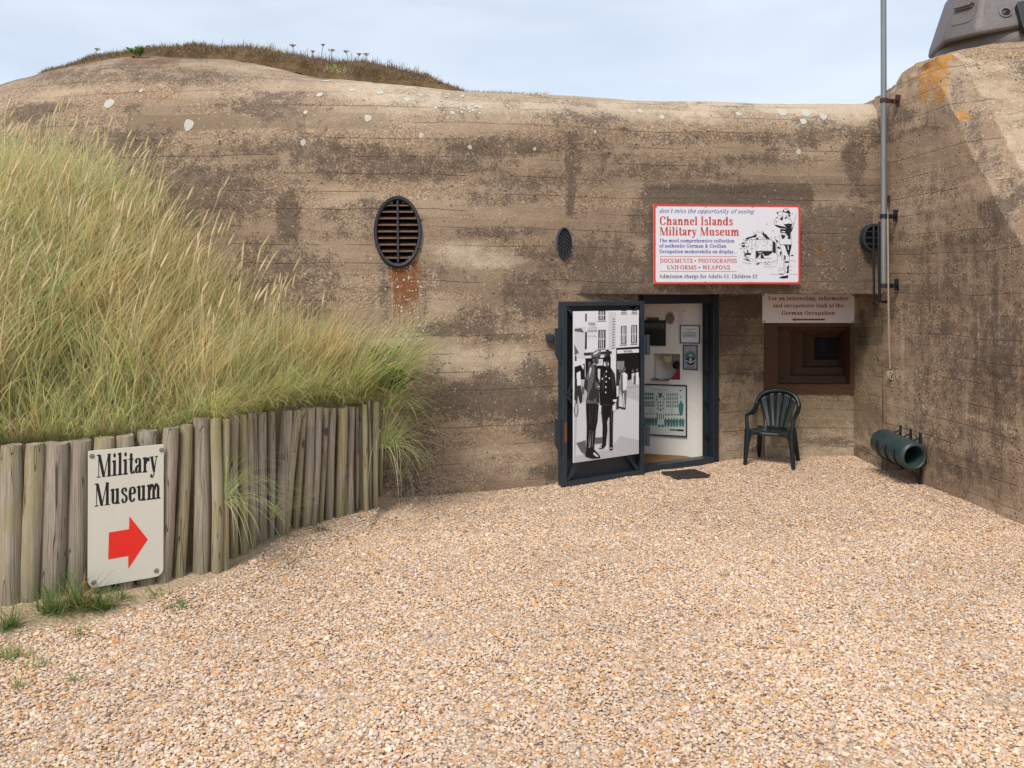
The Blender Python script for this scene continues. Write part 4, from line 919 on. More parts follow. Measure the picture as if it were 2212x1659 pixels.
def lineY(x):
    """depth of the palisade line seen at survey pixel column x"""
    best = None
    for a, b in zip(PLn[:-1], PLn[1:]):
        k = (x - CX) / F; dx, dy = b - a; den = dx - k * dy
        if abs(den) < 1e-9: continue
        t = (k * a[1] - a[0]) / den
        if -0.001 <= t <= 1.001:
            Y = a[1] + t * dy
            if best is None or Y < best: best = Y
    return best
post_objs = []
for i, (tx, bx, wpx, ty, by) in enumerate(posts):
    Y = max(lineY(min(bx, 828)) or 7.9, .0); gz0 = .04
    Yg = (CH - gz0) * F / (by - HY)                       # depth at which the foot meets the ground
    Y = .55 * Y + .45 * Yg if i > 1 else Y
    Y += .015 * (i % 3 - 1)
    r0 = wpx / 2 * Y / F * .955
    B = P(bx, by, Y); T = P(tx, ty, Y + .0); T.y = Y + random.uniform(.0, .05); T.x = (tx - CX) / F * T.y
    mb = MB(); N, K = 18, 14; ph = random.random() * 50; v = []
    for j in range(K + 1):
        t = j / K; c = B.lerp(T, t); c.z = -.12 + (T.z + .12) * t; bow = math.sin(t * 3.1) * .008 * mnoise.noise(Vector((ph, t, 0))) * 2
        for k in range(N):
            th = 2 * math.pi * k / N; rad = r0 * (1.03 - .05 * t) * (1 + .07 * mnoise.noise(Vector((math.cos(th) * .9 + ph, math.sin(th) * .9, t * 1.6))) + .022 * mnoise.noise(Vector((math.cos(th) * 3 + ph, math.sin(th) * 3, t * 7))))
            if j == K: rad *= .93
            v.append((c.x + bow + rad * math.cos(th), c.y + rad * math.sin(th), c.z + (.012 * mnoise.noise(Vector((math.cos(th) + ph, math.sin(th), 3))) if j >= K - 1 else 0) - (.007 if j == K - 1 else 0)))
    f = [(j * N + k, j * N + (k + 1) % N, (j + 1) * N + (k + 1) % N, (j + 1) * N + k) for j in range(K) for k in range(N)]
    v.append((T.x, T.y, T.z - .004)); f += [(K * N + k, K * N + (k + 1) % N, len(v) - 1) for k in range(N)]
    mb.add(v, f); o = obj("wooden_post", mb, M_POST, None, origin=(B.x, B.y, 0), smooth=50)
    o['_x'] = tx; post_objs.append(o)
post_objs.sort(key=lambda o: o['_x'])
vis = [o for o in post_objs if o['_x'] > -10]
SPECIAL = {3: "fourth post from the left, its right part behind the sign", 4: "", 5: ""}
for o in post_objs:
    x_ = o['_x']
    k = vis.index(o) if o in vis else -1
    if k < 0: lab = "grey round timber post at the left end, cut off by the picture edge"
    else:
        extra = " behind the cream museum sign" if 195 < x_ < 345 else (" near the overhanging grass" if 800 < x_ else "")
        extra = extra or (" standing taller than its neighbours" if 425 < x_ < 440 else "")
        lab = "round timber post, %s from the left in the palisade%s" % (ORD[k], extra)
    tag(o, lab, "post", "round timber posts of the retaining palisade")
    del o['_x']

# ------------------------------------------------------------------ dune behind the posts
m, n_ = newmat("dune_soil"); c_ = n_.coord(); f1 = n_.noise(c_, 6, 5, .7); f2 = n_.noise(c_, 45, 4, .7)
n_.out(n_.mix(n_.m('ADD', n_.m('MULTIPLY', f1, .5), n_.m('MULTIPLY', f2, .5)), (.20, .16, .08), (.48, .39, .22)), .95, n_.bump(f2, .8, .03), 0, .1); M_DUNE = m
def wallY(px):
    return np.interp(px, V[:, 30, 0], V[:, 30, 1])
def dunez(px, py):
    d_ = np.clip(side(px, py), 0, 9); px = np.asarray(px, float)
    u_ = np.clip(-1.35 - px, -.3, 9); k = np.clip(.10 + .20 * u_ + .035 * u_ * u_, .06, .64)
    base = np.interp(px, [-4.5, -3.3, -2.45, -2.0, -1.6, -1.2, -1.0], [.98, 1.0, .98, 1.08, 1.06, 1.0, .80])
    return base + np.minimum(d_, 2.6) * k
def dmask(px, py):
    return (side(px, py) > .0) & (py < wallY(px) + .25)
us = np.arange(-7.5, -.98, .08); mb = MB(); pts = []
L_ = resample(np.array(PL[1:]), .08); Lt_ = np.gradient(L_, axis=0); Lt_ /= np.linalg.norm(Lt_, axis=1)[:, None]; L_ = L_ + np.stack([-Lt_[:, 1], Lt_[:, 0]], 1) * .13; NVd = 46
for p in L_:
    # from the palisade back to the bunker wall along a fixed heading
    h_ = np.array([-.30, .954]); tmax = 0
    for t in np.linspace(0, 6, 121):
        q_ = p + h_ * t
        if q_[1] > wallY(q_[0]) + .15: break
        tmax = t
    for t in np.linspace(0.0, tmax, NVd):
        q_ = p + h_ * t; z = float(dunez(q_[0], q_[1])); z = z if t > .02 else z - .06
        pts.append((q_[0], q_[1], z + nz((q_[0], q_[1], 0), 2.3) * .04 * min(1, t * 4)))
mb.grid(pts, len(L_), NVd)
for i in range(len(L_) - 1):
    a, b = pts[i * NVd], pts[(i + 1) * NVd]; mb.add([a, b, (b[0], b[1], -.1), (a[0], a[1], -.1)], [(0, 1, 2, 3)])
dune = obj("dune", mb, M_DUNE, None, smooth=60); tag(dune, kind="structure")

# ------------------------------------------------------------------ grass generator
m, n_ = newmat("marram_blades"); n_.out(n_.attr('col'), .5, None, 0, .35, .5); M_BLADE = m
def blades(root, L, az, el, bend, w, col, nseg=5, tipcol=None, baz=None):
    """ribbons: root (n,3), length, heading, start elevation, bend (radians lost to the tip), width"""
    n = len(root); k = nseg + 1; t = np.linspace(0, 1, k)
    e = el[:, None] - bend[:, None] * t[None] ** 1.35
    ds = L[:, None] / nseg
    dxy = np.cos(e[:, :-1]) * ds; dz = np.sin(e[:, :-1]) * ds
    r = np.concatenate([np.zeros((n, 1)), np.cumsum(dxy, 1)], 1); z = np.concatenate([np.zeros((n, 1)), np.cumsum(dz, 1)], 1)
    c = np.stack([root[:, 0:1] + r * np.cos(az)[:, None], root[:, 1:2] + r * np.sin(az)[:, None], root[:, 2:3] + z], 2)
    a2 = az + np.pi / 2 if baz is None else baz
    sd = np.stack([np.cos(a2), np.sin(a2), np.zeros(n)], 1)
    wt = w[:, None] * (1 - t[None] ** 2.2 * .93) * .5
    lft = c - sd[:, None] * wt[:, :, None]; rgt = c + sd[:, None] * wt[:, :, None]
    v = np.stack([lft, rgt], 2).reshape(n, 2 * k, 3)
    f = np.array([(2 * j, 2 * j + 1, 2 * j + 3, 2 * j + 2) for j in range(nseg)])
    F_ = f[None] + (np.arange(n) * 2 * k)[:, None, None]
    tc = col if tipcol is None else tipcol
    cc = col[:, None] * (1 - t[None, :, None]) + tc[:, None] * t[None, :, None]
    cc = np.repeat(cc, 2, 1)
    return v.reshape(-1, 3), F_.reshape(-1, 4), cc.reshape(-1, 3)
def build_blades(name, parts, mat):
    off = 0; Vs, Fs, Cs = [], [], []
    for v, f, c in parts: Vs.append(v); Fs.append(f + off); Cs.append(c); off += len(v)
    f = np.vstack(Fs); return rawmesh(name, np.vstack(Vs), f.ravel(), np.arange(len(f)) * 4, np.full(len(f), 4), mat, np.vstack(Cs))
GREEN = np.array([(.165, .195, .078), (.215, .240, .110), (.138, .176, .082), (.185, .216, .130), (.25, .262, .112)]) * 3.25
STRAW = np.array([(.47, .38, .20), (.55, .46, .27), (.39, .30, .14), (.53, .43, .23), (.58, .51, .33)]) * 1.72
def pick(A_, n): return A_[RNG.integers(0, len(A_), n)] * RNG.uniform(.8, 1.2, (n, 1))
parts = []
ctr = []
while len(ctr) < 520:
    px, py = RNG.uniform(-6.4, -1.0), RNG.uniform(4.2, 9.6)
    if dmask(np.array(px), np.array(py)) and side(px, py) > .14 and abs((px) / py) < .72 and py < wallY(px) - .02: ctr.append((px, py))
ctr = np.array(ctr)
for (px, py) in ctr:
    n = int(RNG.integers(30, 54)); sdv = float(side(px, py)); tall = 1.0 if sdv > .35 else .62
    tall *= .92 * float(np.interp(px, [-4.4, -3.2, -2.4, -1.6, -1.1], [1.14, .90, .84, .90, .90]))
    gfrac = np.clip(.48 + (.22 if px > -2.3 else 0) + (.18 if sdv < .5 else 0) + 1.5 * mnoise.noise(Vector((px * .9, py * .9, 2))), .12, .9)
    rt = np.array((px, py)) + RNG.normal(0, .085, (n, 2)); ok = (side(rt[:, 0], rt[:, 1]) > .11) & (rt[:, 1] < wallY(rt[:, 0]) - .03); rt = rt[ok]; n = len(rt)
    if n < 3: continue
    z = dunez(rt[:, 0], rt[:, 1]) - .03
    L = RNG.uniform(.48, 1.14, n) * tall * (.9 + .3 * RNG.random())
    wind = float(np.interp(px, [-4.2, -2.6, -1.4], [.10, .26, .50])) + .28 * mnoise.noise(Vector((px * .6, py * .6, 7)))
    a0 = RNG.uniform(0, 6.283, n); lx = np.cos(a0) * .55 + wind * 1.25; ly = np.sin(a0) * .5 - .14
    az = np.arctan2(ly, lx); el = np.pi / 2 - np.clip(np.hypot(lx, ly) * RNG.uniform(.35, 1.0, n), .03, 1.1)
    bend = RNG.uniform(.25, 1.45, n) * (1 + .5 * (RNG.random(n) < .2))
    g_ = RNG.random(n) < gfrac
    col = np.where(g_[:, None], pick(GREEN, n), pick(STRAW, n)) * RNG.uniform(.55, 1.25, (n, 1)) * RNG.uniform(.78, 1.15); tip = np.where((RNG.random(n) < .45)[:, None], pick(STRAW, n), col)
    base = col * .75 + np.array((.40, .30, .13)) * .25
    parts.append(blades(np.column_stack([rt, z]), L, az, el, bend, RNG.uniform(.0050, .0112, n), base, 5, tip))
# short dry undergrowth that closes the gaps
n = 6500; rt = np.column_stack([RNG.uniform(-6.2, -1.05, n), RNG.uniform(4.3, 9.5, n)]); ok = (side(rt[:, 0], rt[:, 1]) > .11) & (rt[:, 1] < wallY(rt[:, 0]) - .02) & (np.abs(rt[:, 0] / rt[:, 1]) < .72); rt = rt[ok]; n = len(rt)
cm = np.array([mnoise.noise(Vector((a * 1.4, b * 1.4, 5))) for a, b in rt])
col = np.where((cm + RNG.normal(0, .25, n) > 0)[:, None], pick(STRAW, n) * .9, pick(GREEN, n))
parts.append(blades(np.column_stack([rt, dunez(rt[:, 0], rt[:, 1]) - .02]), RNG.uniform(.15, .45, n), RNG.uniform(0, 6.28, n), RNG.uniform(.5, 1.45, n), RNG.uniform(.2, 1.3, n), RNG.uniform(.004, .008, n), col, 4))
n = 2600; j = RNG.integers(0, len(ctr), n); rt = ctr[j] + RNG.normal(0, .12, (n, 2)); ok = (side(rt[:, 0], rt[:, 1]) > .12) & (rt[:, 1] < wallY(rt[:, 0]) - .05); rt = rt[ok]; n = len(rt)
parts.append(blades(np.column_stack([rt, dunez(rt[:, 0], rt[:, 1])]), RNG.uniform(.4, .85, n) * np.interp(rt[:, 0], [-2.6, -1.6], [1, .75]), RNG.uniform(0, 6.28, n), RNG.uniform(.7, 1.5, n), RNG.uniform(0, .5, n), RNG.uniform(.004, .0075, n), np.array((.86, .70, .40)) * RNG.uniform(.75, 1.05, (n, 1)), 4))
# fringe combed forward over the post tops
t_ = RNG.random(3600) * (len(L_) - 1); i0 = t_.astype(int); rt = L_[i0] + (L_[np.minimum(i0 + 1, len(L_) - 1)] - L_[i0]) * (t_ - i0)[:, None]; n = len(rt)
col = np.where((RNG.random(n) < .5)[:, None], pick(STRAW, n) * .9, pick(GREEN, n))
parts.append(blades(np.column_stack([rt, dunez(rt[:, 0], rt[:, 1]) - .03]), RNG.uniform(.18, .55, n), RNG.uniform(-2.2, .9, n), RNG.uniform(.7, 1.45, n), RNG.uniform(.3, 1.9, n), RNG.uniform(.003, .0055, n), col, 5))
ir = np.nonzero((L_[:, 0] > -2.1) & (L_[:, 0] < -1.2))[0]; rt = L_[RNG.choice(ir, 1500)] + RNG.normal(0, .035, (1500, 2)); n = len(rt)
parts.append(blades(np.column_stack([rt, dunez(rt[:, 0], rt[:, 1]) - .02]), RNG.uniform(.16, .5, n), RNG.uniform(-2.4, .5, n), RNG.uniform(.5, 1.4, n), RNG.uniform(.4, 2.0, n), RNG.uniform(.004, .008, n), np.where((RNG.random(n) < .45)[:, None], pick(STRAW, n), pick(GREEN, n)), 5))
grass = build_blades("marram_grass", parts, M_BLADE); tag(grass, "tall windblown marram grass, green and straw, covering the dune behind the posts", "grass", None, "stuff")
# seed plumes on straw stalks
m, n_ = newmat("seed_plume"); c_ = n_.coord(); n_.out(n_.mix(n_.noise(c_, 120, 3, .7), (.58, .45, .24), (.82, .68, .42)), .9, None, 0, .15, .15); M_PLUME = m
mb = MB(); stalks = []
PLM = []
for k in range(260):
    j = RNG.integers(0, len(ctr)); px, py = ctr[j] + RNG.normal(0, .1, 2)
    if px > -1.9 or side(px, py) < .15 or py > wallY(px) - .1: continue
    PLM.append((px, py))
for (px, py) in PLM:
    L = RNG.uniform(.72, 1.12) * float(np.interp(px, [-2.6, -1.8], [1, .75])); az = RNG.normal(-.1, .6); e0 = R(RNG.uniform(74, 88)); bd = RNG.uniform(.05, .45)
    z0 = float(dunez(px, py)); k = 7; c = [Vector((px, py, z0))]
    for i in range(k):
        e = e0 - bd * (i / k) ** 1.5; c.append(c[-1] + Vector((math.cos(e) * math.cos(az), math.cos(e) * math.sin(az), math.sin(e))) * (L / k))
    e = e0 - bd; d_ = Vector((math.cos(e) * math.cos(az), math.cos(e) * math.sin(az), math.sin(e))); hl = RNG.uniform(.11, .20); rw = RNG.uniform(.007, .0115)
    mb.tube(c, .0022, 3, False)
    mb.tube([c[-1] + d_ * hl * t for t in (0, .12, .3, .55, .8, 1)], [.002, rw * .8, rw, rw * .85, rw * .5, .001], 6, True)
plumes = obj("seed_plumes", mb, M_PLUME, None, smooth=60, fix=False); plumes.name = "grass_seed_heads"; tag(plumes, "straw-coloured seed heads standing above the marram grass", "grass", None, "stuff")

# dry grass on the bunker turf
tv = turf_v.reshape(-1, 3); n = 15000; ii = RNG.integers(0, turf_v.shape[0] - 1, n); jj = RNG.choice([1, 2, 3, 4, 5, 6], n, p=[.16, .18, .2, .2, .18, .08]); fu, fv_ = RNG.random(n)[:, None], RNG.random(n)[:, None]
rt = (turf_v[ii, jj] * (1 - fu) + turf_v[ii + 1, jj] * fu) * (1 - fv_) + (turf_v[ii, jj + (jj < 7)] * (1 - fu) + turf_v[ii + 1, jj + (jj < 7)] * fu) * fv_
DRY = np.array([(.30, .20, .11), (.22, .145, .08), (.40, .30, .19), (.34, .27, .17), (.16, .105, .06)])
col = pick(DRY, n); gm = np.array([mnoise.noise(Vector((a * 1.1, b * 1.1, 3))) for a, b in rt[:, :2]]); col = np.where(((gm > .22) & (RNG.random(n) < .55))[:, None], pick(GREEN, n), col)
hgt = np.where(jj >= 4, RNG.uniform(.05, .14, n), RNG.uniform(.03, .07, n))
topb = rt[jj >= 4]; 
tg = build_blades("dry_turf_grass", [blades(rt - np.array((0, 0, .01)), hgt, RNG.normal(-.6, 1.4, n), RNG.uniform(.6, 1.5, n), RNG.uniform(0, 1.0, n), RNG.uniform(.004, .009, n), col, 3)], M_BLADE)
tag(tg, "short brown and grey dry grass growing on the bunker roof", "grass", None, "stuff")

# ------------------------------------------------------------------ plants one can count
m, n_ = newmat("bright_leaf"); c_ = n_.coord(); n_.out(n_.mix(n_.noise(c_, 18, 3), (.095, .19, .022), (.21, .31, .045)), .55, None, 0, .3, .3); M_LEAF = m
M_YEL = plain("yellow_petals", (.72, .47, .02), .7); M_UMB = plain("cream_umbel", (.50, .44, .35), .9); M_STALK = plain("green_stalk", (.16, .20, .07), .7)
def leafy(name, label, cat, loc, R0, H0, nleaf, flowers, group=None, lean=(.2, 0)):
    t = thing(name, label, cat, loc, group); loc = Vector(loc); rg = random.Random(int(abs(loc.x * 977 + loc.z * 31)))
    mb = MB(); tips = []
    for k in range(max(5, nleaf // 40)):
        a = rg.uniform(0, 6.28); r_ = R0 * rg.random() ** .5; tip = loc + Vector((r_ * math.cos(a) + lean[0] * H0, r_ * math.sin(a) * .6 + lean[1], H0 * rg.uniform(.55, 1.0))); tips.append(tip)
        mb.tube([loc + Vector((r_ * .15 * math.cos(a), r_ * .1 * math.sin(a), 0)), loc.lerp(tip, .5) + Vector((rg.gauss(0, .01), 0, .02)), tip], [.004, .003, .002], 5, False)
    obj("stem", mb, M_STALK, t)
    mb = MB()
    for k in range(nleaf):
        tp = rg.choice(tips); c = loc.lerp(tp, rg.uniform(.25, 1.02)) + Vector((rg.gauss(0, .02), rg.gauss(0, .02), rg.gauss(0, .015)))
        a = rg.uniform(0, 6.28); l_ = rg.uniform(.025, .06); w_ = l_ * rg.uniform(.22, .4); d_ = Vector((math.cos(a), math.sin(a), rg.uniform(-.3, .7))).normalized(); s2 = d_.cross(Vector((rg.gauss(0, .4), rg.gauss(0, .4), 1))).normalized()
        mb.add([c, c + d_ * l_ * .5 + s2 * w_, c + d_ * l_, c + d_ * l_ * .5 - s2 * w_], [(0, 1, 2, 3)])
    obj("foliage", mb, M_LEAF, t, fix=False)
    for k in range(flowers):
        tp = rg.choice(tips) + Vector((rg.gauss(0, .03), rg.gauss(0, .02), rg.uniform(0, .04))); mb = MB(); f_ = frame(tp, (1, 0, 0), (0, .9, .3)); mb.lathe([(.002, .006), (.011, .003), (.014, -.002), (.004, -.006)], 9, f_); obj("flower_head", mb, M_YEL, t)
    return t
leafy("ragwort", "yellow-flowered leafy weed hanging over the far end of the post palisade", "plant", P(850, 850, 7.88), .20, .26, 420, 7)
leafy("leafy_weed", "bright green leafy weed growing in the marram against the bunker wall", "plant", P(815, 800, 8.05), .26, .24, 600, 0)
leafy("leafy_weed", "small green weed sprawling over the palisade tops below the tall grass", "plant", P(565, 885, 7.0), .17, .10, 220, 2)
def tuft(name, label, cat, loc, n, L, spread, cols, w=(.003, .006), bend=(.6, 1.8), elr=(.3, 1.3), azr=(0, 6.28), group=None, nseg=5):
    rt = np.array(loc) + np.column_stack([RNG.normal(0, spread, n), RNG.normal(0, spread * .7, n), np.zeros(n)])
    col = pick(cols, n); o = build_blades(name, [blades(rt, RNG.uniform(*L, n), RNG.uniform(*azr, n), RNG.uniform(*elr, n), RNG.uniform(*bend, n), RNG.uniform(*w, n), col, nseg)], M_BLADE)
    return tag(o, label, cat, group)
MIX = np.vstack([GREEN, GREEN, STRAW[:3]])
tuft("grass_tuft", "large arching grass tuft spilling out at the far end of the palisade", "grass tuft", tuple(P(828, 965, 7.8)), 210, (.4, 1.1), .05, np.vstack([GREEN * .85, GREEN * .7, STRAW[2:4] * .9]), (.003, .005), (.8, 2.2), (.1, 1.3), (-1.5, .9), nseg=7)
tuft("grass_tuft", "upper arching grass tuft leaning over the last posts towards the wall", "grass tuft", tuple(P(836, 880, 7.9)), 150, (.3, .85), .06, MIX, (.003, .005), (.6, 2.0), (.2, 1.3), (-1.3, .8), nseg=7)
tuft("grass_tuft", "long-bladed tuft sprouting from between two posts right of the sign", "grass tuft", tuple(P(486, 1080, 6.12)), 80, (.3, .82), .014, np.vstack([GREEN, GREEN, STRAW[2:3]]), (.003, .0045), (.9, 2.0), (.0, 1.2), (-1.3, .45), nseg=7)
tuft("grass_tuft", "thin wiry tuft rooted low between leaning posts", "grass tuft", tuple(P(584, 1120, 6.75)), 42, (.25, .6), .012, MIX, (.0028, .004), (.3, 1.4), (.3, 1.3), (-1.2, .8), nseg=6)
tuft("grass_tuft", "drooping straw-tipped tuft over the post just right of the sign", "grass tuft", tuple(P(455, 905, 6.2)), 80, (.25, .6), .035, MIX, (.003, .005), (1.2, 2.6), (.5, 1.4), (-2.4, .3), nseg=6)
for (x_, y_, Y_, n, lab) in [(800, 850, 7.9, 130, "bushy marram tuft at the far right end of the dune, just behind the last posts"), (845, 830, 8.1, 130, "marram tuft nearest the rust streak, leaning against the bunker wall"), (760, 845, 7.8, 120, "marram tuft behind the far posts, left of the bushy end tuft")]:
    tuft("grass_tuft", lab, "grass tuft", tuple(P(x_, y_, Y_)), int(n * 1.6), (.45, 1.1), .07, MIX, (.004, .007), (.4, 1.5), (.5, 1.4), (-.9, .9), nseg=6)
WG = np.array([(.17, .27, .075), (.23, .33, .11), (.14, .22, .08), (.32, .34, .12)])
for (x_, y_, n, L, lab) in [(112, 1303, 75, (.06, .19), "spiky pale green rosette weed at the foot of the leftmost posts"), (15, 1330, 60, (.05, .15), "green weed cut by the left edge beneath the posts"), (222, 1290, 70, (.06, .15), "dark green weed under the lower left corner of the museum sign"), (168, 1295, 85, (.07, .22), "bushy green and red-tipped weed left of the sign's lower corner"), (180, 1340, 16, (.03, .08), "tiny grass sprig alone on the sandy strip"), (385, 1285, 22, (.04, .09), "small green sprig on the sand right of the sign"), (340, 1265, 12, (.05, .12), "pair of green blades at the foot of the post beside the sign"), (265, 1275, 20, (.04, .1), "small weed at the post foot under the middle of the sign"), (800, 1105, 26, (.03, .08), "little green weed at the foot of the far posts"), (690, 1150, 24, (.03, .08), "small green weed in gravel by the middle of the palisade")]:
    g0 = PG(x_, y_ + (20 if y_ > 1255 else 4), .03); tuft("weed", lab, "weed", (g0.x, g0.y, float(groundz(g0.x, g0.y))), int(n * 1.8), (L[0] * 1.5, L[1] * 1.5), .036, WG if n != 85 else np.vstack([WG, WG, [(.42, .20, .05)], [(.45, .07, .04)], STRAW[:1]]), (.004, .008), (.3, 1.5), (.15, 1.4), nseg=4)
for (x_, y_, n, lab) in [(18, 1425, 120, "patchy green grass tuft in the gravel at the left edge"), (75, 1445, 40, "thin grass tuft in the gravel beside the patchy one"), (40, 1490, 26, "lowest sparse grass tuft in the gravel at the left edge"), (150, 1475, 14, "few lone green blades in the gravel, right of the tufts"), (1555, 1030, 0, "")]:
    if not n: continue
    g0 = PG(x_, y_, .0); tuft("grass_tuft", lab, "grass tuft", (g0.x, g0.y, .0), n, (.05, .14), .05 if n > 30 else .018, WG * 1.2, (.003, .005), (.2, 1.5), (.5, 1.5), nseg=4)
# umbel flowers on the roof
for k, (x_, yb, yt, lab) in enumerate([(698, 130, 91, "tallest umbel flower on the roof turf"), (716, 128, 99, "brown seeding umbel flower on the turf, just right of the tallest"), (748, 132, 104, "pale umbel flower third from the left in the roof group"), (776, 138, 107, "umbel flower near the right of the roof group"), (791, 140, 109, "last umbel flower at the right of the roof group"), (632, 118, 92, "lone umbel flower left of the roof group"), (210, 112, 97, "lone brown umbel flower at the left end of the roof turf"), (676, 125, 104, "short pale umbel flower left of the tallest one")]):
    Y = 10.7; b, tp = P(x_, yb + 6, Y), P(x_, yt + 7 + (k * 3) % 5, Y); t = thing("umbel_flower", lab, "flower", b, "umbel flowers on the bunker roof")
    mb = MB(); mb.tube([b, b.lerp(tp, .5) + Vector((.02 * (k % 3 - 1), 0, 0)), tp], [.0045, .004, .003], 5, False); obj("stem", mb, M_STALK, t)
    mb = MB(); rg = random.Random(k)
    for j in range(16):
        a = rg.uniform(0, 6.28); r_ = (.026 + .004 * (k * 5 % 7)) * rg.random() ** .5; c = tp + Vector((r_ * math.cos(a), r_ * math.sin(a), .015 - r_ * .2)); mb.bar(tp - Vector((0, 0, .02)), c, .003, .003); mb.lathe([(.001, .005), (.009, .002), (.008, -.003), (.001, -.004)], 6, frame(c, (1, 0, 0), (0, 1, 0)))
    obj("flower_head", mb, M_UMB, t, fix=False)
for (x_, y_, n, s_, lab) in [(735, 160, 260, .16, "green clump of leaves on the roof turf below the umbel flowers"), (795, 172, 110, .10, "small green clump on the roof turf at the right of the flowers"), (300, 122, 130, .13, "yellow-green clump on the left of the roof turf")]:
    leafy("leafy_weed", lab, "plant", P(x_, y_, 10.15), s_, .10, n, 0)
# ------------------------------------------------------------------ lettering: a serif face drawn stroke by stroke
class Pen:
    def __init__(s, T=.19, t=.055, serif=True):
        s.T, s.t, s.sf, s.p = T, t, serif, []
    def poly(s, pts): s.p.append([tuple(q) for q in pts])
    def rect(s, x0, y0, x1, y1): s.poly([(x0, y0), (x1, y0), (x1, y1), (x0, y1)])
    def ball(s, x, y, r): s.poly([(x + r * math.cos(2 * math.pi * k / 12), y + r * math.sin(2 * math.pi * k / 12)) for k in range(12)])
    def foot(s, x, y, up=1, l=1, r=1, e=.085):
        """bracketed serif on a stem whose left edge is x, standing on y"""
        if not s.sf: return
        h = .042 * up; b = .05
        x0, x1 = x - e * l, x + s.T + e * r
        s.poly([(x0, y), (x1, y), (x1, y + h), (x + s.T + (b * .4 if r else 0), y + h + .03 * up), (x - (b * .4 if l else 0), y + h + .03 * up), (x0, y + h)])
    def stem(s, x, y0, y1, bot='b', top='b'):
        s.rect(x, y0, x + s.T, y1)
        if bot == 'b': s.foot(x, y0, 1)
        if top == 'b': s.foot(x, y1, -1)
        if top == 'f' and s.sf: s.poly([(x - .09, y1 - .045), (x + .01, y1), (x + s.T * .6, y1), (x + .01, y1 - .10), (x - .09, y1 - .075)])
    def stroke(s, pts, T=None, t=None, closed=False, n=7):
        T = T or s.T; t = t or s.t
        P_ = [np.array(q, float) for q in pts]
        if closed: c = catmull([P_[-1]] + P_ + [P_[0], P_[1]], n)[n:-n]
        else: c = catmull(P_, n)
        g = np.gradient(c, axis=0)
        if closed: g = np.roll(c, -1, 0) - np.roll(c, 1, 0); g[0] = c[1] - c[-2]; g[-1] = g[0]
        g /= np.linalg.norm(g, axis=1)[:, None] + 1e-9; w = (t + (T - t) * np.abs(g[:, 1]) ** 1.6) / 2
        nn = np.stack([-g[:, 1], g[:, 0]], 1); a, b = c + nn * w[:, None], c - nn * w[:, None]
        for i in range(len(c) - 1): s.poly([a[i], a[i + 1], b[i + 1], b[i]])
    def diag(s, x0, y0, x1, y1, w): s.poly([(x0 - w / 2, y0), (x0 + w / 2, y0), (x1 + w / 2, y1), (x1 - w / 2, y1)])
    def hs(s, xc, y, w, up=1):
        if s.sf: s.rect(xc - w / 2, min(y, y + .042 * up), xc + w / 2, max(y, y + .042 * up))
XH = .69
def arch(p, x, x2, y=XH):
    p.stroke([(x + p.T * .8, y - .24), (x + p.T * 1.0 + .06, y - .06), ((x + x2) / 2 + p.T * .75, y - .02), (x2 + p.T * .5, y - .16), (x2 + p.T * .5, y - .30)])
    p.rect(x2, 0, x2 + p.T, y - .28)
def ring(p, cx, cy, rx, ry):
    p.stroke([(cx + rx * math.cos(a), cy + ry * math.sin(a)) for a in np.linspace(0, 2 * math.pi, 13)[:-1]], closed=True, n=4)
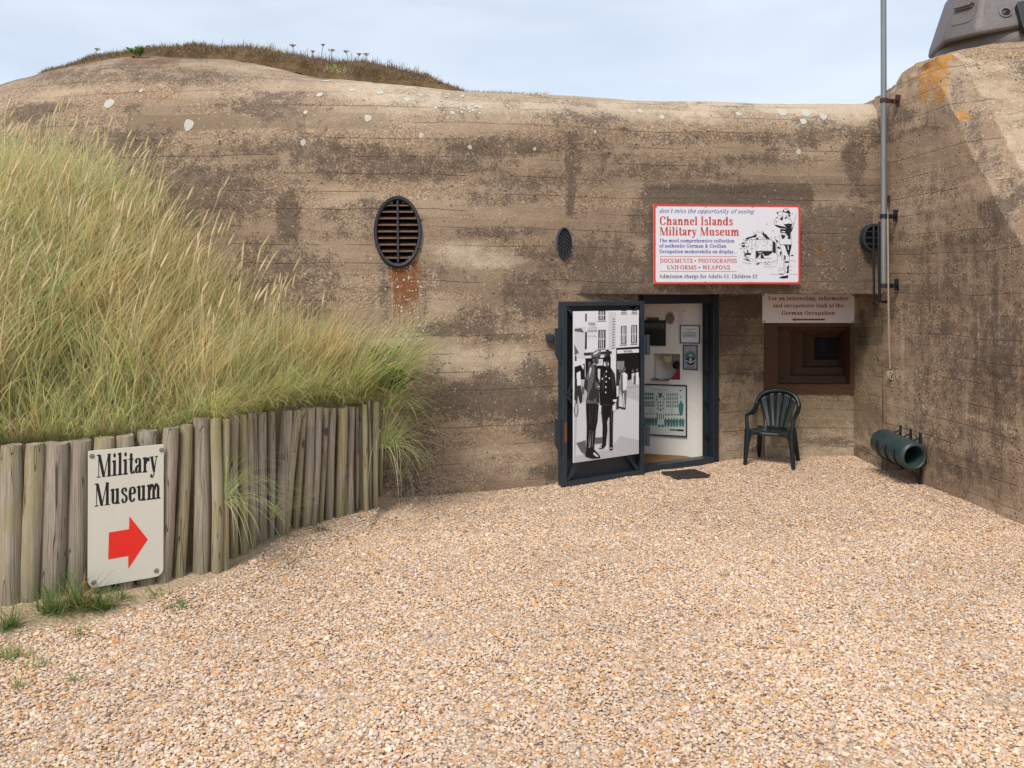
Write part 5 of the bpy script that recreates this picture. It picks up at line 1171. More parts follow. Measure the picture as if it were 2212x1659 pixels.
def glyph(ch, T=.19, t=.055, serif=True):
    p = Pen(T, t, serif); h = T / 2; w = .6
    S = p.stroke
    if ch == 'i': p.stem(.1, 0, XH, 'b', 'f'); p.ball(.1 + h, .90, .10); w = .2 + T
    elif ch == 'l': p.stem(.1, 0, 1, 'b', 'f'); w = .2 + T
    elif ch == 'n': p.stem(.1, 0, XH, 'b', 'f'); arch(p, .1, .47); p.foot(.47, 0); w = .57 + T
    elif ch == 'h': p.stem(.1, 0, 1, 'b', 'f'); arch(p, .1, .47); p.foot(.47, 0); w = .57 + T
    elif ch == 'm': p.stem(.1, 0, XH, 'b', 'f'); arch(p, .1, .46); arch(p, .46, .82); p.foot(.46, 0); p.foot(.82, 0); w = .92 + T
    elif ch == 'r': p.stem(.1, 0, XH, 'b', 'f'); S([(.1 + T * .8, .42), (.1 + T + .08, .61), (.1 + T + .2, .64)]); p.ball(.1 + T + .19, .575, .09); w = .38 + T
    elif ch == 'u': p.stem(.1, .2, XH, '', 'f'); S([(.1 + h, .26), (.13 + h, .09), (.29 + h, .04), (.42 + h, .13), (.45 + h, .25)]); p.stem(.45, 0, XH, '', 'f'); p.foot(.45, 0, 1, 0, 1); w = .56 + T
    elif ch == 'a':
        S([(.15, .50), (.19, .61), (.31, .655), (.43, .60), (.46, .46), (.46, .15), (.52, .05), (.60, .07)]); p.ball(.17, .52, .085)
        S([(.45, .39), (.27, .32), (.16, .19), (.21, .06), (.34, .06), (.45, .17)]); w = .64
    elif ch == 'e': S([(.13, .375), (.30, .375), (.53, .375)], .06, .06); S([(.53, .375), (.49, .57), (.34, .655), (.19, .57), (.15, .34), (.20, .12), (.35, .03), (.53, .15)]); w = .64
    elif ch == 'o': ring(p, .36, .345, .235, .315); w = .72
    elif ch == 'c': S([(.49, .52), (.45, .62), (.34, .655), (.20, .57), (.15, .34), (.20, .12), (.34, .03), (.51, .15)]); p.ball(.47, .51, .09); w = .60
    elif ch == 's':
        S([(.44, .50), (.38, .63), (.26, .655), (.16, .58), (.16, .47), (.30, .37), (.44, .27), (.45, .13), (.34, .035), (.21, .05), (.12, .19)], T * .92); w = .56
    elif ch == 't': S([(.17 + h * .5, .92), (.12 + h, .66), (.12 + h, .2), (.18 + h, .06), (.30 + h, .05), (.36 + h, .13)]); p.rect(.03, XH - .055, .40, XH); w = .44
    elif ch == 'f': p.stem(.13, 0, .78, 'b', ''); S([(.13 + h, .74), (.15 + h, .90), (.28 + h, .97), (.38 + h, .93)]); p.ball(.37 + h, .89, .075); p.rect(.02, XH - .055, .42, XH); w = .42
    elif ch == 'd': ring(p, .32, .345, .21, .315); p.stem(.46, 0, 1, '', 'f'); p.foot(.46, 0, 1, 0, 1); w = .56 + T
    elif ch == 'b': ring(p, .43, .345, .21, .315); p.stem(.1, 0, 1, '', 'f'); w = .76
    elif ch == 'p': ring(p, .43, .345, .21, .315); p.stem(.1, -.28, XH, 'b', 'f'); w = .76
    elif ch == 'g':
        ring(p, .30, .45, .19, .205); S([(.44, .59), (.53, .66), (.62, .655)], .07, .06); p.ball(.62, .635, .06)
        S([(.20, .27), (.13, .18), (.22, .10), (.45, .09), (.58, .0), (.55, -.17), (.32, -.26), (.12, -.19), (.13, -.05), (.24, .05)], T * .8, .07); w = .66
    elif ch == 'v': p.diag(.32, 0, .13, XH, T); p.diag(.33, 0, .52, XH, t * 1.2); p.hs(.13, XH, .34, -1); p.hs(.52, XH, .24, -1); w = .64
    elif ch == 'y': p.diag(.34, 0, .14, XH, T); S([(.54, XH), (.38, .08), (.30, -.14), (.20, -.25), (.10, -.22)], .075, .06); p.ball(.11, -.18, .085); p.hs(.14, XH, .34, -1); p.hs(.54, XH, .24, -1); w = .66
    elif ch == 'x': p.diag(.49, 0, .14, XH, T); p.diag(.11, 0, .49, XH, t * 1.2); [p.hs(a, b, .3, c) for a, b, c in ((.14, XH, -1), (.49, XH, -1), (.12, 0, 1), (.50, 0, 1))]; w = .64
    elif ch == 'k': p.stem(.1, 0, 1, 'b', 'f'); p.diag(.27, .30, .52, XH, t * 1.3); p.diag(.56, 0, .36, .42, T); p.hs(.52, XH, .28, -1); p.hs(.56, 0, .30); w = .74
    elif ch == 'w': p.diag(.28, 0, .12, XH, T); p.diag(.29, 0, .45, XH, t); p.diag(.62, 0, .46, XH, T); p.diag(.63, 0, .80, XH, t); w = .92
    elif ch == 'M':
        p.rect(.13, 0, .13 + t, 1); p.diag(.56, 0, .20, 1, T * 1.05); p.diag(.56, 0, .92, 1, t * 1.2); p.rect(.86, 0, .86 + T, 1); p.hs(.16, 0, .30); p.hs(.86 + h, 0, .40); p.hs(.14, 1, .26, -1); p.hs(.96, 1, .28, -1); w = 1.16
    elif ch in 'CGO':
        if ch == 'O': ring(p, .46, .5, .32, .47); w = .92
        else:
            S([(.76, .68), (.66, .90), (.47, .97), (.25, .86), (.16, .5), (.25, .14), (.48, .03), (.70, .12), (.77, .30)]); p.rect(.74, .66, .78, .98); w = .88
            if ch == 'G': p.stem(.62, .06, .42, '', 'b'); w = .94
    elif ch == 'I': p.stem(.12, 0, 1); w = .24 + T
    elif ch == 'T': p.stem(.30, 0, 1, 'b', ''); p.rect(.04, .945, .76 - .0, 1); p.rect(.04, .74, .08, .96); p.rect(.72, .74, .76, .96); w = .80
    elif ch == 'D': p.stem(.12, 0, 1); S([(.15, .97), (.45, .97), (.68, .86), (.77, .5), (.68, .14), (.45, .03), (.15, .03)]); w = .92
    elif ch in 'PR':
        p.stem(.12, 0, 1); S([(.16, .97), (.42, .97), (.60, .90), (.64, .73), (.58, .54), (.42, .48), (.16, .48)]); w = .76
        if ch == 'R': S([(.40, .48), (.56, .38), (.62, .14), (.70, .03), (.82, .08)]); w = .86
    elif ch == 'U': p.stem(.12, .25, 1, '', 'b'); S([(.12 + h, .3), (.16 + h, .10), (.38, .03), (.60, .10), (.66, .3)]); p.rect(.64, .28, .69, 1); p.hs(.665, 1, .24, -1); w = .84
    elif ch in 'EF':
        p.stem(.12, 0, 1); p.rect(.15, .95, .70, 1); p.rect(.66, .74, .70, .97); p.rect(.2, .49, .52, .54); p.rect(.49, .38, .53, .65); w = .74
        if ch == 'E': p.rect(.15, 0, .74, .05); p.poly([(.70, .02), (.74, .02), (.77, .28), (.73, .28)]); w = .80
    elif ch == 'N': p.rect(.14, 0, .19, 1); p.diag(.72, 0, .20, 1, T); p.rect(.71, 0, .76, 1); p.hs(.165, 0, .26); p.hs(.12, 1, .18, -1); p.hs(.735, 1, .26, -1); w = .90
    elif ch == 'H': p.stem(.12, 0, 1); p.stem(.62, 0, 1); p.rect(.2, .48, .7, .535); w = .93
    elif ch == 'S': S([(.60, .70), (.54, .90), (.37, .97), (.20, .89), (.18, .70), (.36, .56), (.56, .43), (.62, .26), (.53, .09), (.34, .03), (.18, .10), (.11, .30)]); p.rect(.58, .68, .62, .98); p.rect(.09, .02, .13, .32); w = .72
    elif ch == 'A': p.diag(.13, 0, .44, 1, t * 1.3); p.diag(.74, 0, .42, 1, T); p.rect(.24, .30, .62, .35); p.hs(.14, 0, .28); p.hs(.74, 0, .36); w = .90
    elif ch == 'W': p.diag(.32, 0, .13, 1, T); p.diag(.33, 0, .58, 1, t); p.diag(.80, 0, .58, 1, T); p.diag(.81, 0, 1.02, 1, t); p.hs(.14, 1, .34, -1); p.hs(.58, 1, .34, -1); p.hs(1.02, 1, .24, -1); w = 1.14
    elif ch == '&': S([(.74, .48), (.60, .16), (.40, .03), (.20, .10), (.18, .30), (.40, .52), (.50, .74), (.42, .94), (.30, .90), (.26, .72), (.46, .34), (.66, .06), (.82, .04)]); w = .92
    elif ch == '£': S([(.56, .78), (.48, .96), (.34, .94), (.26, .74), (.30, .40), (.24, .12), (.12, .05)]); S([(.12, .05), (.3, .12), (.45, .02), (.60, .12)]); p.rect(.10, .46, .46, .52); w = .68
    elif ch == '4': p.rect(.38, 0, .38 + T, 1); p.rect(.06, .25, .68, .31); p.diag(.09, .28, .44, 1, .06); p.hs(.47, 0, .36); w = .72
    elif ch == '2': S([(.14, .72), (.20, .92), (.36, .97), (.52, .86), (.52, .66), (.36, .38), (.12, .08)]); p.rect(.10, 0, .58, .09); p.ball(.17, .74, .08); w = .68
    elif ch == '.': p.ball(.16, .08, .095); w = .32
    elif ch == ',': p.ball(.16, .08, .095); p.poly([(.10, .05), (.25, .08), (.20, -.10), (.08, -.20), (.15, -.05)]); w = .34
    elif ch == "'": p.poly([(.08, 1), (.22, 1), (.16, .70), (.12, .70)]); w = .28
    elif ch == '•': p.ball(.30, .46, .21); w = .60
    elif ch == ' ': w = .34
    return p.p, w
def serif_text(mb, s, fr, x0, x1, y, cap, z=.001, T=.19, t=.055, serif=True, shear=0.0, mi=0):
    """set a line of lettering so that it exactly spans x0..x1 on baseline y"""
    tot = 0; gl = []
    for ch in s: g_, w = glyph(ch, T, t, serif); gl.append((g_, tot)); tot += w + .02
    k = (x1 - x0) / (tot - .02)
    for g_, ox in gl:
        for i, pl_ in enumerate(g_):
            mb.sheet([(x0 + (ox + a + shear * b) * k, y + b * cap) for a, b in pl_], fr, z + (i % 24) * 2.5e-5, mi)
def font_text(mb, s, fr, x0, x1, y, cap, z=.001, mi=0):
    cu = bpy.data.curves.new('t', 'FONT'); cu.body = s; o = bpy.data.objects.new('t', cu); COL.objects.link(o)
    bpy.context.view_layer.update(); dg = bpy.context.evaluated_depsgraph_get(); me = bpy.data.meshes.new_from_object(o.evaluated_get(dg))
    vs = [v.co.copy() for v in me.vertices]
    if vs:
        a, b = min(v.x for v in vs), max(v.x for v in vs); h = .73
        mb.add([fr(x0 + (v.x - a) / (b - a) * (x1 - x0), y + v.y / h * cap, z) for v in vs], [tuple(p_.vertices) for p_ in me.polygons], mi)
    bpy.data.objects.remove(o); bpy.data.curves.remove(cu); bpy.data.meshes.remove(me)
def homog(src, dst):
    A = []; b = []
    for (x, y), (u, v) in zip(src, dst):
        A += [[x, y, 1, 0, 0, 0, -u * x, -u * y], [0, 0, 0, x, y, 1, -v * x, -v * y]]; b += [u, v]
    h = np.append(np.linalg.solve(np.array(A, float), np.array(b, float)), 1).reshape(3, 3)
    def f(x, y):
        q = h @ np.array((x, y, 1.0)); return (q[0] / q[2], q[1] / q[2])
    return f
def paint(name, col, rough=.45, var=.05): return plain(name, col, rough, 0, var, 12)
M_SIGNW = paint("white_sign_face", (.68, .665, .70)); M_CREAM = paint("cream_sign_face", (.66, .62, .525)); M_RED = paint("red_sign_paint", (.62, .045, .03)); M_RED2 = paint("dark_red_lettering", (.50, .055, .045))
M_BLUE = paint("blue_lettering", (.075, .085, .36)); M_INK = paint("black_ink", (.012, .011, .013)); M_GREYT = paint("charcoal_lettering", (.075, .075, .09)); M_SCREW = plain("zinc_screw", (.25, .24, .23), .45, .5)
def polyline(mb, pts, w, fr, z, mi=0, n=5, taper=True):
    c = catmull(pts, n) if len(pts) > 2 else np.array(pts, float)
    g = np.gradient(c, axis=0); g /= np.linalg.norm(g, axis=1)[:, None] + 1e-9; nn = np.stack([-g[:, 1], g[:, 0]], 1)
    for i in range(len(c) - 1):
        mb.sheet([c[i] + nn[i] * w / 2, c[i + 1] + nn[i + 1] * w / 2, c[i + 1] - nn[i + 1] * w / 2, c[i] - nn[i] * w / 2], fr, z + (i % 7) * 2e-5, mi)

# ---- museum sign above the doorway
SY = 9.40
c_tl, c_tr = onplane(1411, 441, Vector((1.55, 9.335, 3)), Vector((.075, -1, 0)).normalized()), None
sn = Vector((.075, -1, 0)).normalized(); sp0 = Vector((1.55, 9.335, 3))
BL, BR, TL = (onplane(a, b, sp0, sn) for a, b in ((1412, 613.5), (1728.5, 611.5), (1411, 441)))
f1 = frame(BL, BR - BL, TL - BL); f1 = frame(BL, Vector((BR.x - BL.x, BR.y - BL.y, 0)), (0, 0, 1)); SWd = (BR - BL).length; SHt = TL.z - BL.z
if f1.z.y > 0: f1 = frame(BL, f1.x, (0, 0, 1))
sign = thing("museum_sign", "red-bordered white sign reading Channel Islands Military Museum above the doorway", "sign", BL)
mb = MB(); mb.prism([(0, 0), (SWd, 0), (SWd, SHt), (0, SHt)], .018, f1, -.018); obj("panel", mb, M_SIGNW, sign, bevel=.001)
bw = .021; mb = MB()
for (a, b, c, d_) in ((0, 0, SWd, bw), (0, SHt - bw, SWd, SHt), (0, bw, bw, SHt - bw), (SWd - bw, bw, SWd, SHt - bw)): mb.prism([(a, b), (c, b), (c, d_), (a, d_)], .002, f1, .0003)
obj("border", mb, M_RED, sign)
hz = homog([(157, 142), (1930, 152), (1935, 1097), (163, 1113)], [(0, SHt), (SWd, SHt), (SWd, 0), (0, 0)])
def line(mb, s, x0, x1, yb, cappx, **k):
    a = hz(x0, yb); b = hz(x1, yb); serif_text(mb, s, f1, a[0], b[0], (a[1] + b[1]) / 2, cappx * SHt / 958, .0012, **k)
mb = MB(); line(mb, "Channel Islands", 228, 1124, 396, 104, T=.205, t=.07); line(mb, "Military Museum", 230, 1200, 521, 102, T=.205, t=.07)
line(mb, "DOCUMENTS • PHOTOGRAPHS", 238, 1172, 851, 50, T=.19, t=.09); line(mb, "UNIFORMS • WEAPONS", 322, 1092, 932, 50, T=.19, t=.09)
for yy in (776, 958): a, b = hz(237, yy), hz(1171, yy); mb.sheet([(a[0], a[1] - .0022), (b[0], a[1] - .0022), (b[0], a[1] + .0022), (a[0], a[1] + .0022)], f1, .0012)
obj("red_lettering", mb, M_RED2, sign, fix=False)
mb = MB(); line(mb, "The most comprehensive collection", 228, 1144, 604, 43, T=.20, t=.09); line(mb, "of authentic German & Civilian", 228, 1044, 668, 43, T=.20, t=.09); line(mb, "Occupation memorabilia on display...", 230, 1178, 735, 43, T=.20, t=.09)
line(mb, "don't miss the opportunity of seeing", 222, 1372, 251, 52, T=.13, t=.08, serif=False, shear=.32); obj("blue_lettering", mb, M_BLUE, sign, fix=False)
mb = MB(); line(mb, "Admission charge for Adults £4  Children £2", 230, 1422, 1036, 46, T=.18, t=.08); obj("charcoal_lettering", mb, M_GREYT, sign, fix=False)
def z6(x, y): return hz((1830 + .1206 * x - 1600) / .208, (500 + .1206 * y - 480) / .208)
mb = MB(); zl = [.0012]
def bp(*pts, mi=0): zl[0] += .00003; mb.sheet([z6(*q_) for q_ in pts], f1, zl[0], mi)
def ln(*pts, w=.0028): zl[0] += .00002; polyline(mb, [z6(*q_) for q_ in pts], w, f1, zl[0])
# soldier with field glasses
bp((1055, 230), (1075, 190), (1110, 163), (1150, 168), (1200, 215), (1222, 262), (1220, 292), (1160, 262), (1100, 246)); bp((1090, 182), (1140, 172), (1168, 200), (1130, 232), (1087, 218), mi=1)
bp((1160, 285), (1222, 300), (1216, 342), (1180, 312)); bp((1105, 350), (1150, 320), (1140, 370), (1115, 390)); ln((1060, 250), (1065, 330), (1075, 400)); ln((1120, 300), (1180, 335), (1215, 345))
bp((935, 236), (968, 238), (972, 282), (944, 276)); ln((970, 240), (1010, 225), (1055, 245)); ln((970, 282), (1000, 320), (1040, 300)); bp((1000, 372), (1040, 345), (1062, 312), (1062, 402), (1030, 412))
ln((965, 330), (945, 360), (985, 385)); ln((950, 330), (905, 400), (888, 480), (925, 522), (1000, 552), (1150, 562), w=.0035); bp((892, 500), (950, 506), (1010, 522), (1150, 552), (1130, 582), (1010, 572), (922, 536)); bp((915, 470), (935, 430), (950, 400), (940, 450))
ln((1120, 350), (1210, 382), (1255, 442), (1252, 520), w=.0035); bp((1068, 470), (1110, 492), (1180, 472), (1252, 482), (1246, 602), (1226, 682), (1190, 722), (1130, 682), (1010, 666), (1014, 586), (1110, 596), (1150, 568)); bp((1030, 650), (1060, 630), (1120, 640), (1105, 662), mi=1)
bp((1030, 700), (1082, 712), (1122, 722), (1102, 772), (1060, 802), (1040, 762)); bp((1140, 692), (1222, 692), (1226, 792), (1190, 802), (1150, 772)); bp((1150, 722), (1170, 722), (1172, 790), (1155, 785), mi=1)
ln((990, 690), (1012, 790), (1000, 900), (1080, 908), (1160, 912), (1250, 906), (1228, 690), w=.003); bp((1070, 912), (1250, 908), (1240, 982), (1215, 1082), (1202, 1182), (1142, 1042), (1110, 932)); ln((1012, 910), (1050, 1100), (1095, 1270), w=.0035)
bp((1090, 1120), (1132, 1160), (1120, 1242), (1098, 1222)); bp((1165, 930), (1180, 930), (1190, 1010), (1175, 1020), mi=1); bp((1095, 1262), (1190, 1250), (1196, 1290), (1110, 1285)); ln((1085, 1290), (1092, 1400), (1104, 1510)); ln((1110, 1290), (1118, 1400), (1120, 1500)); bp((1150, 1372), (1196, 1330), (1192, 1502), (1140, 1502), (1162, 1442)); ln((1200, 1180), (1206, 1260)); ln((1196, 1290), (1190, 1400))
bp((985, 1600), (1060, 1562), (1110, 1560), (1180, 1542), (1182, 1602), (1080, 1616)); bp((965, 1515), (1040, 1512), (1095, 1515), (1080, 1530), (1000, 1532))
ln((1345, 290), (1320, 380), (1300, 440), w=.0022); ln((1300, 440), (1268, 560), w=.005); ln((1268, 560), (1240, 640), w=.009)
for (a, b, s_) in ((735, 495, 20), (855, 630, 18), (1265, 270, 14)): ln((a - s_, b - 4), (a, b + 4), (a + s_, b - s_), w=.003)
# ruined emplacement beside him
ln((275, 862), (330, 822), (500, 812), (700, 812), (820, 812), (855, 850), (852, 960), (850, 1042), w=.0032); ln((850, 1045), (700, 1048), (510, 1050)); ln((432, 830), (425, 950), (430, 1080)); ln((515, 830), (510, 1000), (500, 1230)); bp((862, 832), (912, 872), (922, 1082), (880, 1092), (858, 1042))
bp((510, 1052), (860, 1052), (820, 1092), (752, 1142), (700, 1150), (655, 1100), (600, 1110), (560, 1170), (512, 1202)); bp((560, 1072), (640, 1076), (640, 1088), (560, 1086), mi=1); bp((610, 1120), (640, 1100), (690, 1200), (610, 1200)); ln((510, 1202), (600, 1196), (700, 1200), (850, 1190)); ln((770, 1140), (850, 1070), (915, 1010), w=.005); ln((930, 850), (945, 1000), (962, 1240)); ln((918, 880), (925, 1000), (935, 1120))
bp((275, 800), (350, 760), (430, 742), (500, 702), (530, 700), (510, 762), (400, 772), (330, 812)); bp((205, 890), (260, 862), (275, 890), (230, 905)); bp((205, 930), (280, 922), (290, 960), (230, 972)); bp((495, 802), (545, 762), (570, 802)); bp((640, 592), (655, 640), (690, 690), (720, 700), (770, 762), (800, 802), (720, 790), (680, 742), (620, 680), (655, 690)); bp((900, 790), (960, 830), (980, 870), (940, 860)); bp((950, 950), (1000, 962), (1020, 1002), (960, 990))
bp((265, 1110), (340, 1080), (420, 1100), (400, 1130), (300, 1132)); bp((330, 1020), (352, 1040), (345, 1092), (325, 1060)); bp((275, 1232), (340, 1212), (400, 1262), (310, 1242)); bp((500, 1322), (540, 1302), (600, 1290), (560, 1332)); bp((1230, 1130), (1260, 1118), (1300, 1136), (1240, 1150)); bp((180, 1000), (200, 985), (215, 1010)); bp((1010, 1050), (1040, 1060), (1035, 1130), (1005, 1130))
for q_ in (((440, 640), (480, 690), (520, 660)), ((520, 612), (560, 660), (610, 650), (640, 680)), ((490, 1230), (540, 1282), (680, 1290), (760, 1276), (830, 1285), (900, 1240), (958, 1244)), ((220, 1280), (330, 1300), (420, 1310)), ((250, 1070), (300, 1090), (270, 1130), (330, 1180), (380, 1150)), ((290, 1190), (380, 1200), (470, 1230)), ((670, 1385), (720, 1370), (820, 1376), (920, 1368)), ((965, 1400), (1080, 1398)), ((815, 1525), (960, 1530)), ((960, 1450), (1070, 1432)), ((1200, 1362), (1270, 1362)), ((1205, 1440), (1260, 1442)), ((1210, 1520), (1380, 1528)), ((240, 800), (290, 840), (330, 830)), ((560, 740), (620, 770), (680, 750), (740, 810)), ((1205, 1250), (1270, 1240), (1330, 1270)), ((960, 1140), (1030, 1160), (1050, 1250)), ((690, 1330), (740, 1322), (830, 1330))): ln(*q_, w=.0022)
for k in range(46):
    a, b = random.uniform(290, 845), random.uniform(830, 1040); s_ = random.uniform(6, 22); ln((a, b), (a + s_, b + random.uniform(-8, 8)), w=random.uniform(.0015, .004))
for k in range(60):
    a = random.uniform(0, 1); x_, y_ = (random.gauss(270, 45), random.uniform(860, 1260)) if a < .6 else (random.uniform(350, 960), random.gauss(770 if a < .8 else 1290, 20)); s_ = random.uniform(5, 16); bp((x_, y_), (x_ + s_, y_ - s_ * .6), (x_ + s_ * 1.6, y_ + s_ * .5), (x_ + s_ * .3, y_ + s_ * .7))
obj("ink_drawing", mb, [M_INK, M_SIGNW], sign, fix=False)
for (a, b) in ((190, 178), (792, 172), (1356, 174), (1908, 184), (182, 630), (1912, 594), (186, 1082), (792, 1082), (1340, 1082), (1910, 1072)):
    q_ = hz(a, b); mb = MB(); mb.lathe([(.009, 0), (.008, .003), (.001, .004)], 10, lambda u, v, w, q_=q_: f1(q_[0] + u, q_[1] + v, w)); obj("screw", mb, M_SCREW, sign, fix=False)

# ---- sign in the recess
Yr = 10.44
BL, BR, TL = P(1647, 697.5, Yr), P(1845.5, 695.5, Yr), P(1647, 633.2, Yr)
f2 = frame(BL, (BR.x - BL.x, 0, 0), (0, 0, 1)); W2, H2_ = BR.x - BL.x, min(TL.z, 1.992) - BL.z
rs = thing("recess_sign", "pale sign with dark red lettering and arrow hung over the embrasure window", "sign", BL)
mb = MB(); mb.prism([(0, 0), (W2, 0), (W2, H2_), (0, H2_)], .02, f2, -.02); obj("panel", mb, paint("shaded_sign_face", (.80, .74, .735)), rs, bevel=.001)
h2 = homog([(418, 112), (1181, 98), (1181, 348), (418, 356)], [(0, H2_), (W2, H2_), (W2, 0), (0, 0)]); mb = MB()
for s_, x0, x1, yb in (("For an interesting, informative", 464, 1132, 162), ("and inexpensive look at the", 502, 1090, 223), ("German Occupation", 572, 1016, 286)):
    a, b = h2(x0, yb), h2(x1, yb - (x1 - x0) * .012); serif_text(mb, s_, f2, a[0], b[0], (a[1] + b[1]) / 2, 34 * H2_ / 246, .001, T=.22, t=.085)
q_ = [h2(*v) for v in ((652, 325), (684, 311), (684, 318), (934, 314), (934, 329), (684, 332), (684, 339))]; mb.sheet(q_, f2, .0012)
obj("red_lettering", mb, paint("maroon_lettering", (.34, .035, .03)), rs, fix=False)
for v in ((430, 122), (1170, 110), (432, 342), (1168, 336)):
    q_ = h2(*v); mb = MB(); mb.lathe([(.011, 0), (.009, .003), (.001, .004)], 10, lambda u, v_, w, q_=q_: f2(q_[0] + u, q_[1] + v_, w)); obj("screw", mb, M_SCREW, rs, fix=False)

# ---- arrow sign screwed to the posts
BL, BR, TL = P(189.5, 1272, 5.54), P(353, 1243.5, 5.80), P(183, 975.5, 5.53)
f3 = frame(BL, BR - BL, TL - BL); W3, H3 = (BR - BL).length, (TL - BL).dot(f3.y)
asg = thing("arrow_sign", "cream Military Museum sign with red arrow screwed to the timber posts", "sign", BL)
def rpoly(w, h, rb, rt, n=6):
    out = []
    for cx, cy, r_, a0 in ((w - rb, rb, rb, -90), (w - rt, h - rt, rt, 0), (rt, h - rt, rt, 90), (rb, rb, rb, 180)):
        out += [(cx + r_ * math.cos(R(a0 + 90 * k / n)), cy + r_ * math.sin(R(a0 + 90 * k / n))) for k in range(n + 1)]
    return out
mb = MB(); mb.prism(rpoly(W3, H3, .05, .008), .012, f3, -.012); obj("panel", mb, M_CREAM, asg, bevel=.0015)
h3 = homog([(475, 381), (893, 341), (914, 1075), (490, 1143)], [(0, H3), (W3, H3), (W3, 0), (0, 0)])
mb = MB()
for s_, a, b, c_ in (("Military", (524, 527), (864, 488), 126), ("Museum", (516, 685), (884, 641), 126)):
    u, v = h3(*a), h3(*b); serif_text(mb, s_, f3, u[0], v[0], (u[1] + v[1]) / 2, c_ * H3 / 752, .001, T=.21, t=.055)
obj("black_lettering", mb, M_INK, asg, fix=False)
mb = MB(); mb.sheet([h3(*v) for v in ((600, 829), (712, 811), (712, 739), (819, 869), (714, 1033), (712, 961), (600, 979))], f3, .0012); obj("red_arrow", mb, paint("arrow_red", (.80, .028, .018)), asg, fix=False)
for v in ((496, 407), (881, 372), (522, 1108), (873, 1046)):
    q_ = h3(*v); mb = MB(); mb.lathe([(.016, 0), (.015, .004), (.007, .005), (.006, .008), (.001, .009)], 14, lambda u, v_, w, q_=q_: f3(q_[0] + u, q_[1] + v_, w)); obj("screw", mb, M_SCREW, asg, smooth=40, fix=False)

# ---- photograph panel on the open door
cpo = .118
def dpt(x, y): return onplane(x, y, E0 + en * cpo, en)
BL, BR, TL, TR = dpt(1239, 1000), dpt(1380, 975), dpt(1230, 671), dpt(1374, 667)
f4 = frame(BL, ev, (0, 0, 1)); W4 = (BR - BL).dot(ev); H4 = ((TL.z - BL.z) + (TR.z - BR.z)) / 2
if f4.z.dot(en) < 0: f4 = frame(BL, ev, (0, 0, 1))
post = thing("door_photograph", "large black-and-white street photograph of two uniformed men mounted on the open door", "poster", BL)
m, n_ = newmat("photo_print_grey"); c_ = n_.coord(); n_.out(n_.mix(n_.noise(c_, 160, 3, .8), (.62, .61, .63), (.74, .73, .75)), .4, None, 0, .3); M_PG = m
GR = [M_PG, paint("print_white", (.82, .80, .83)), paint("print_black", (.010, .010, .011), .35), plain("print_dark", (.035, .035, .037), .4, 0, .7, 60), plain("print_mid", (.13, .13, .135), .4, 0, .7, 70), plain("print_street", (.52, .515, .52), .4, 0, .28, 110)]
mb = MB(); mb.prism([(0, 0), (W4, 0), (W4, H4), (0, H4)], .012, f4, -.012, 1); h4 = homog([(147, 122), (690, 100), (715, 1290), (182, 1387)], [(0, H4), (W4, H4), (W4, 0), (0, 0)])
zl = [.0008]
def bp(g_, *pts): zl[0] += .00004; mb.sheet([h4(*q_) for q_ in pts], f4, zl[0], g_)
def el4(g_, x, y, rx_, ry_, n=14): bp(g_, *[(x + rx_ * math.cos(2 * math.pi * k / n), y + ry_ * math.sin(2 * math.pi * k / n)) for k in range(n)])
bp(5, (172, 705), (705, 690), (714, 1288), (183, 1384)); bp(0, (200, 900), (510, 800), (705, 860), (712, 1180), (560, 1150), (480, 1260), (200, 1330))
bp(0, (158, 255), (250, 250), (255, 520), (165, 520)); bp(4, (158, 270), (215, 262), (240, 300), (160, 290)); bp(4, (160, 400), (200, 470), (165, 495)); bp(0, (440, 122), (500, 120), (505, 430), (445, 440))
for (a, b, c, d_) in ((355, 112, 412, 190), (545, 106, 586, 126), (632, 103, 672, 122), (358, 274, 418, 428), (545, 236, 590, 386), (630, 228, 677, 378), (245, 140, 256, 205), (248, 295, 262, 440), (168, 498, 180, 540)):
    bp(2, (a, b), (c, b - 3), (c + 2, d_ - 3), (a + 1, d_))
    if c - a > 30:
        for k in (1, 2, 3): x_ = a + (c - a) * k / 4; bp(1, (x_ - 3, b + 3), (x_ + 3, b + 3), (x_ + 3, d_ - 5), (x_ - 3, d_ - 5))
        yy = (b + d_) / 2; bp(1, (a, yy - 3), (c, yy - 5), (c, yy), (a, yy + 2)); bp(4, (a - 6, d_ + 8), (c + 8, d_ + 4), (c + 8, d_ + 10), (a - 6, d_ + 14))
for k in range(12): bp(4, (472, 178 + 22 * k), (494, 175 + 22 * k), (494, 180 + 22 * k), (472, 184 + 22 * k))
bp(3, (240, 470), (470, 448), (474, 470), (245, 492)); bp(2, (255, 515), (465, 500), (468, 690), (262, 700)); bp(4, (280, 545), (300, 540), (300, 690), (284, 695)); bp(0, (345, 520), (400, 516), (402, 570), (348, 575)); bp(0, (360, 600), (380, 600), (382, 690), (362, 690))
bp(2, (508, 422), (697, 404), (703, 700), (514, 690)); bp(1, (515, 438), (695, 424), (696, 454), (516, 468)); bp(4, (515, 532), (578, 526), (580, 620), (518, 628))
for k in range(6): bp(1, (520 + 10 * k, 532), (522 + 10 * k, 532), (523 + 10 * k, 600), (521 + 10 * k, 600))
bp(5, (610, 690), (703, 660), (705, 735), (612, 745)); bp(2, (166, 590), (250, 560), (255, 690), (170, 700)); bp(1, (215, 545), (245, 580), (240, 610), (222, 580))
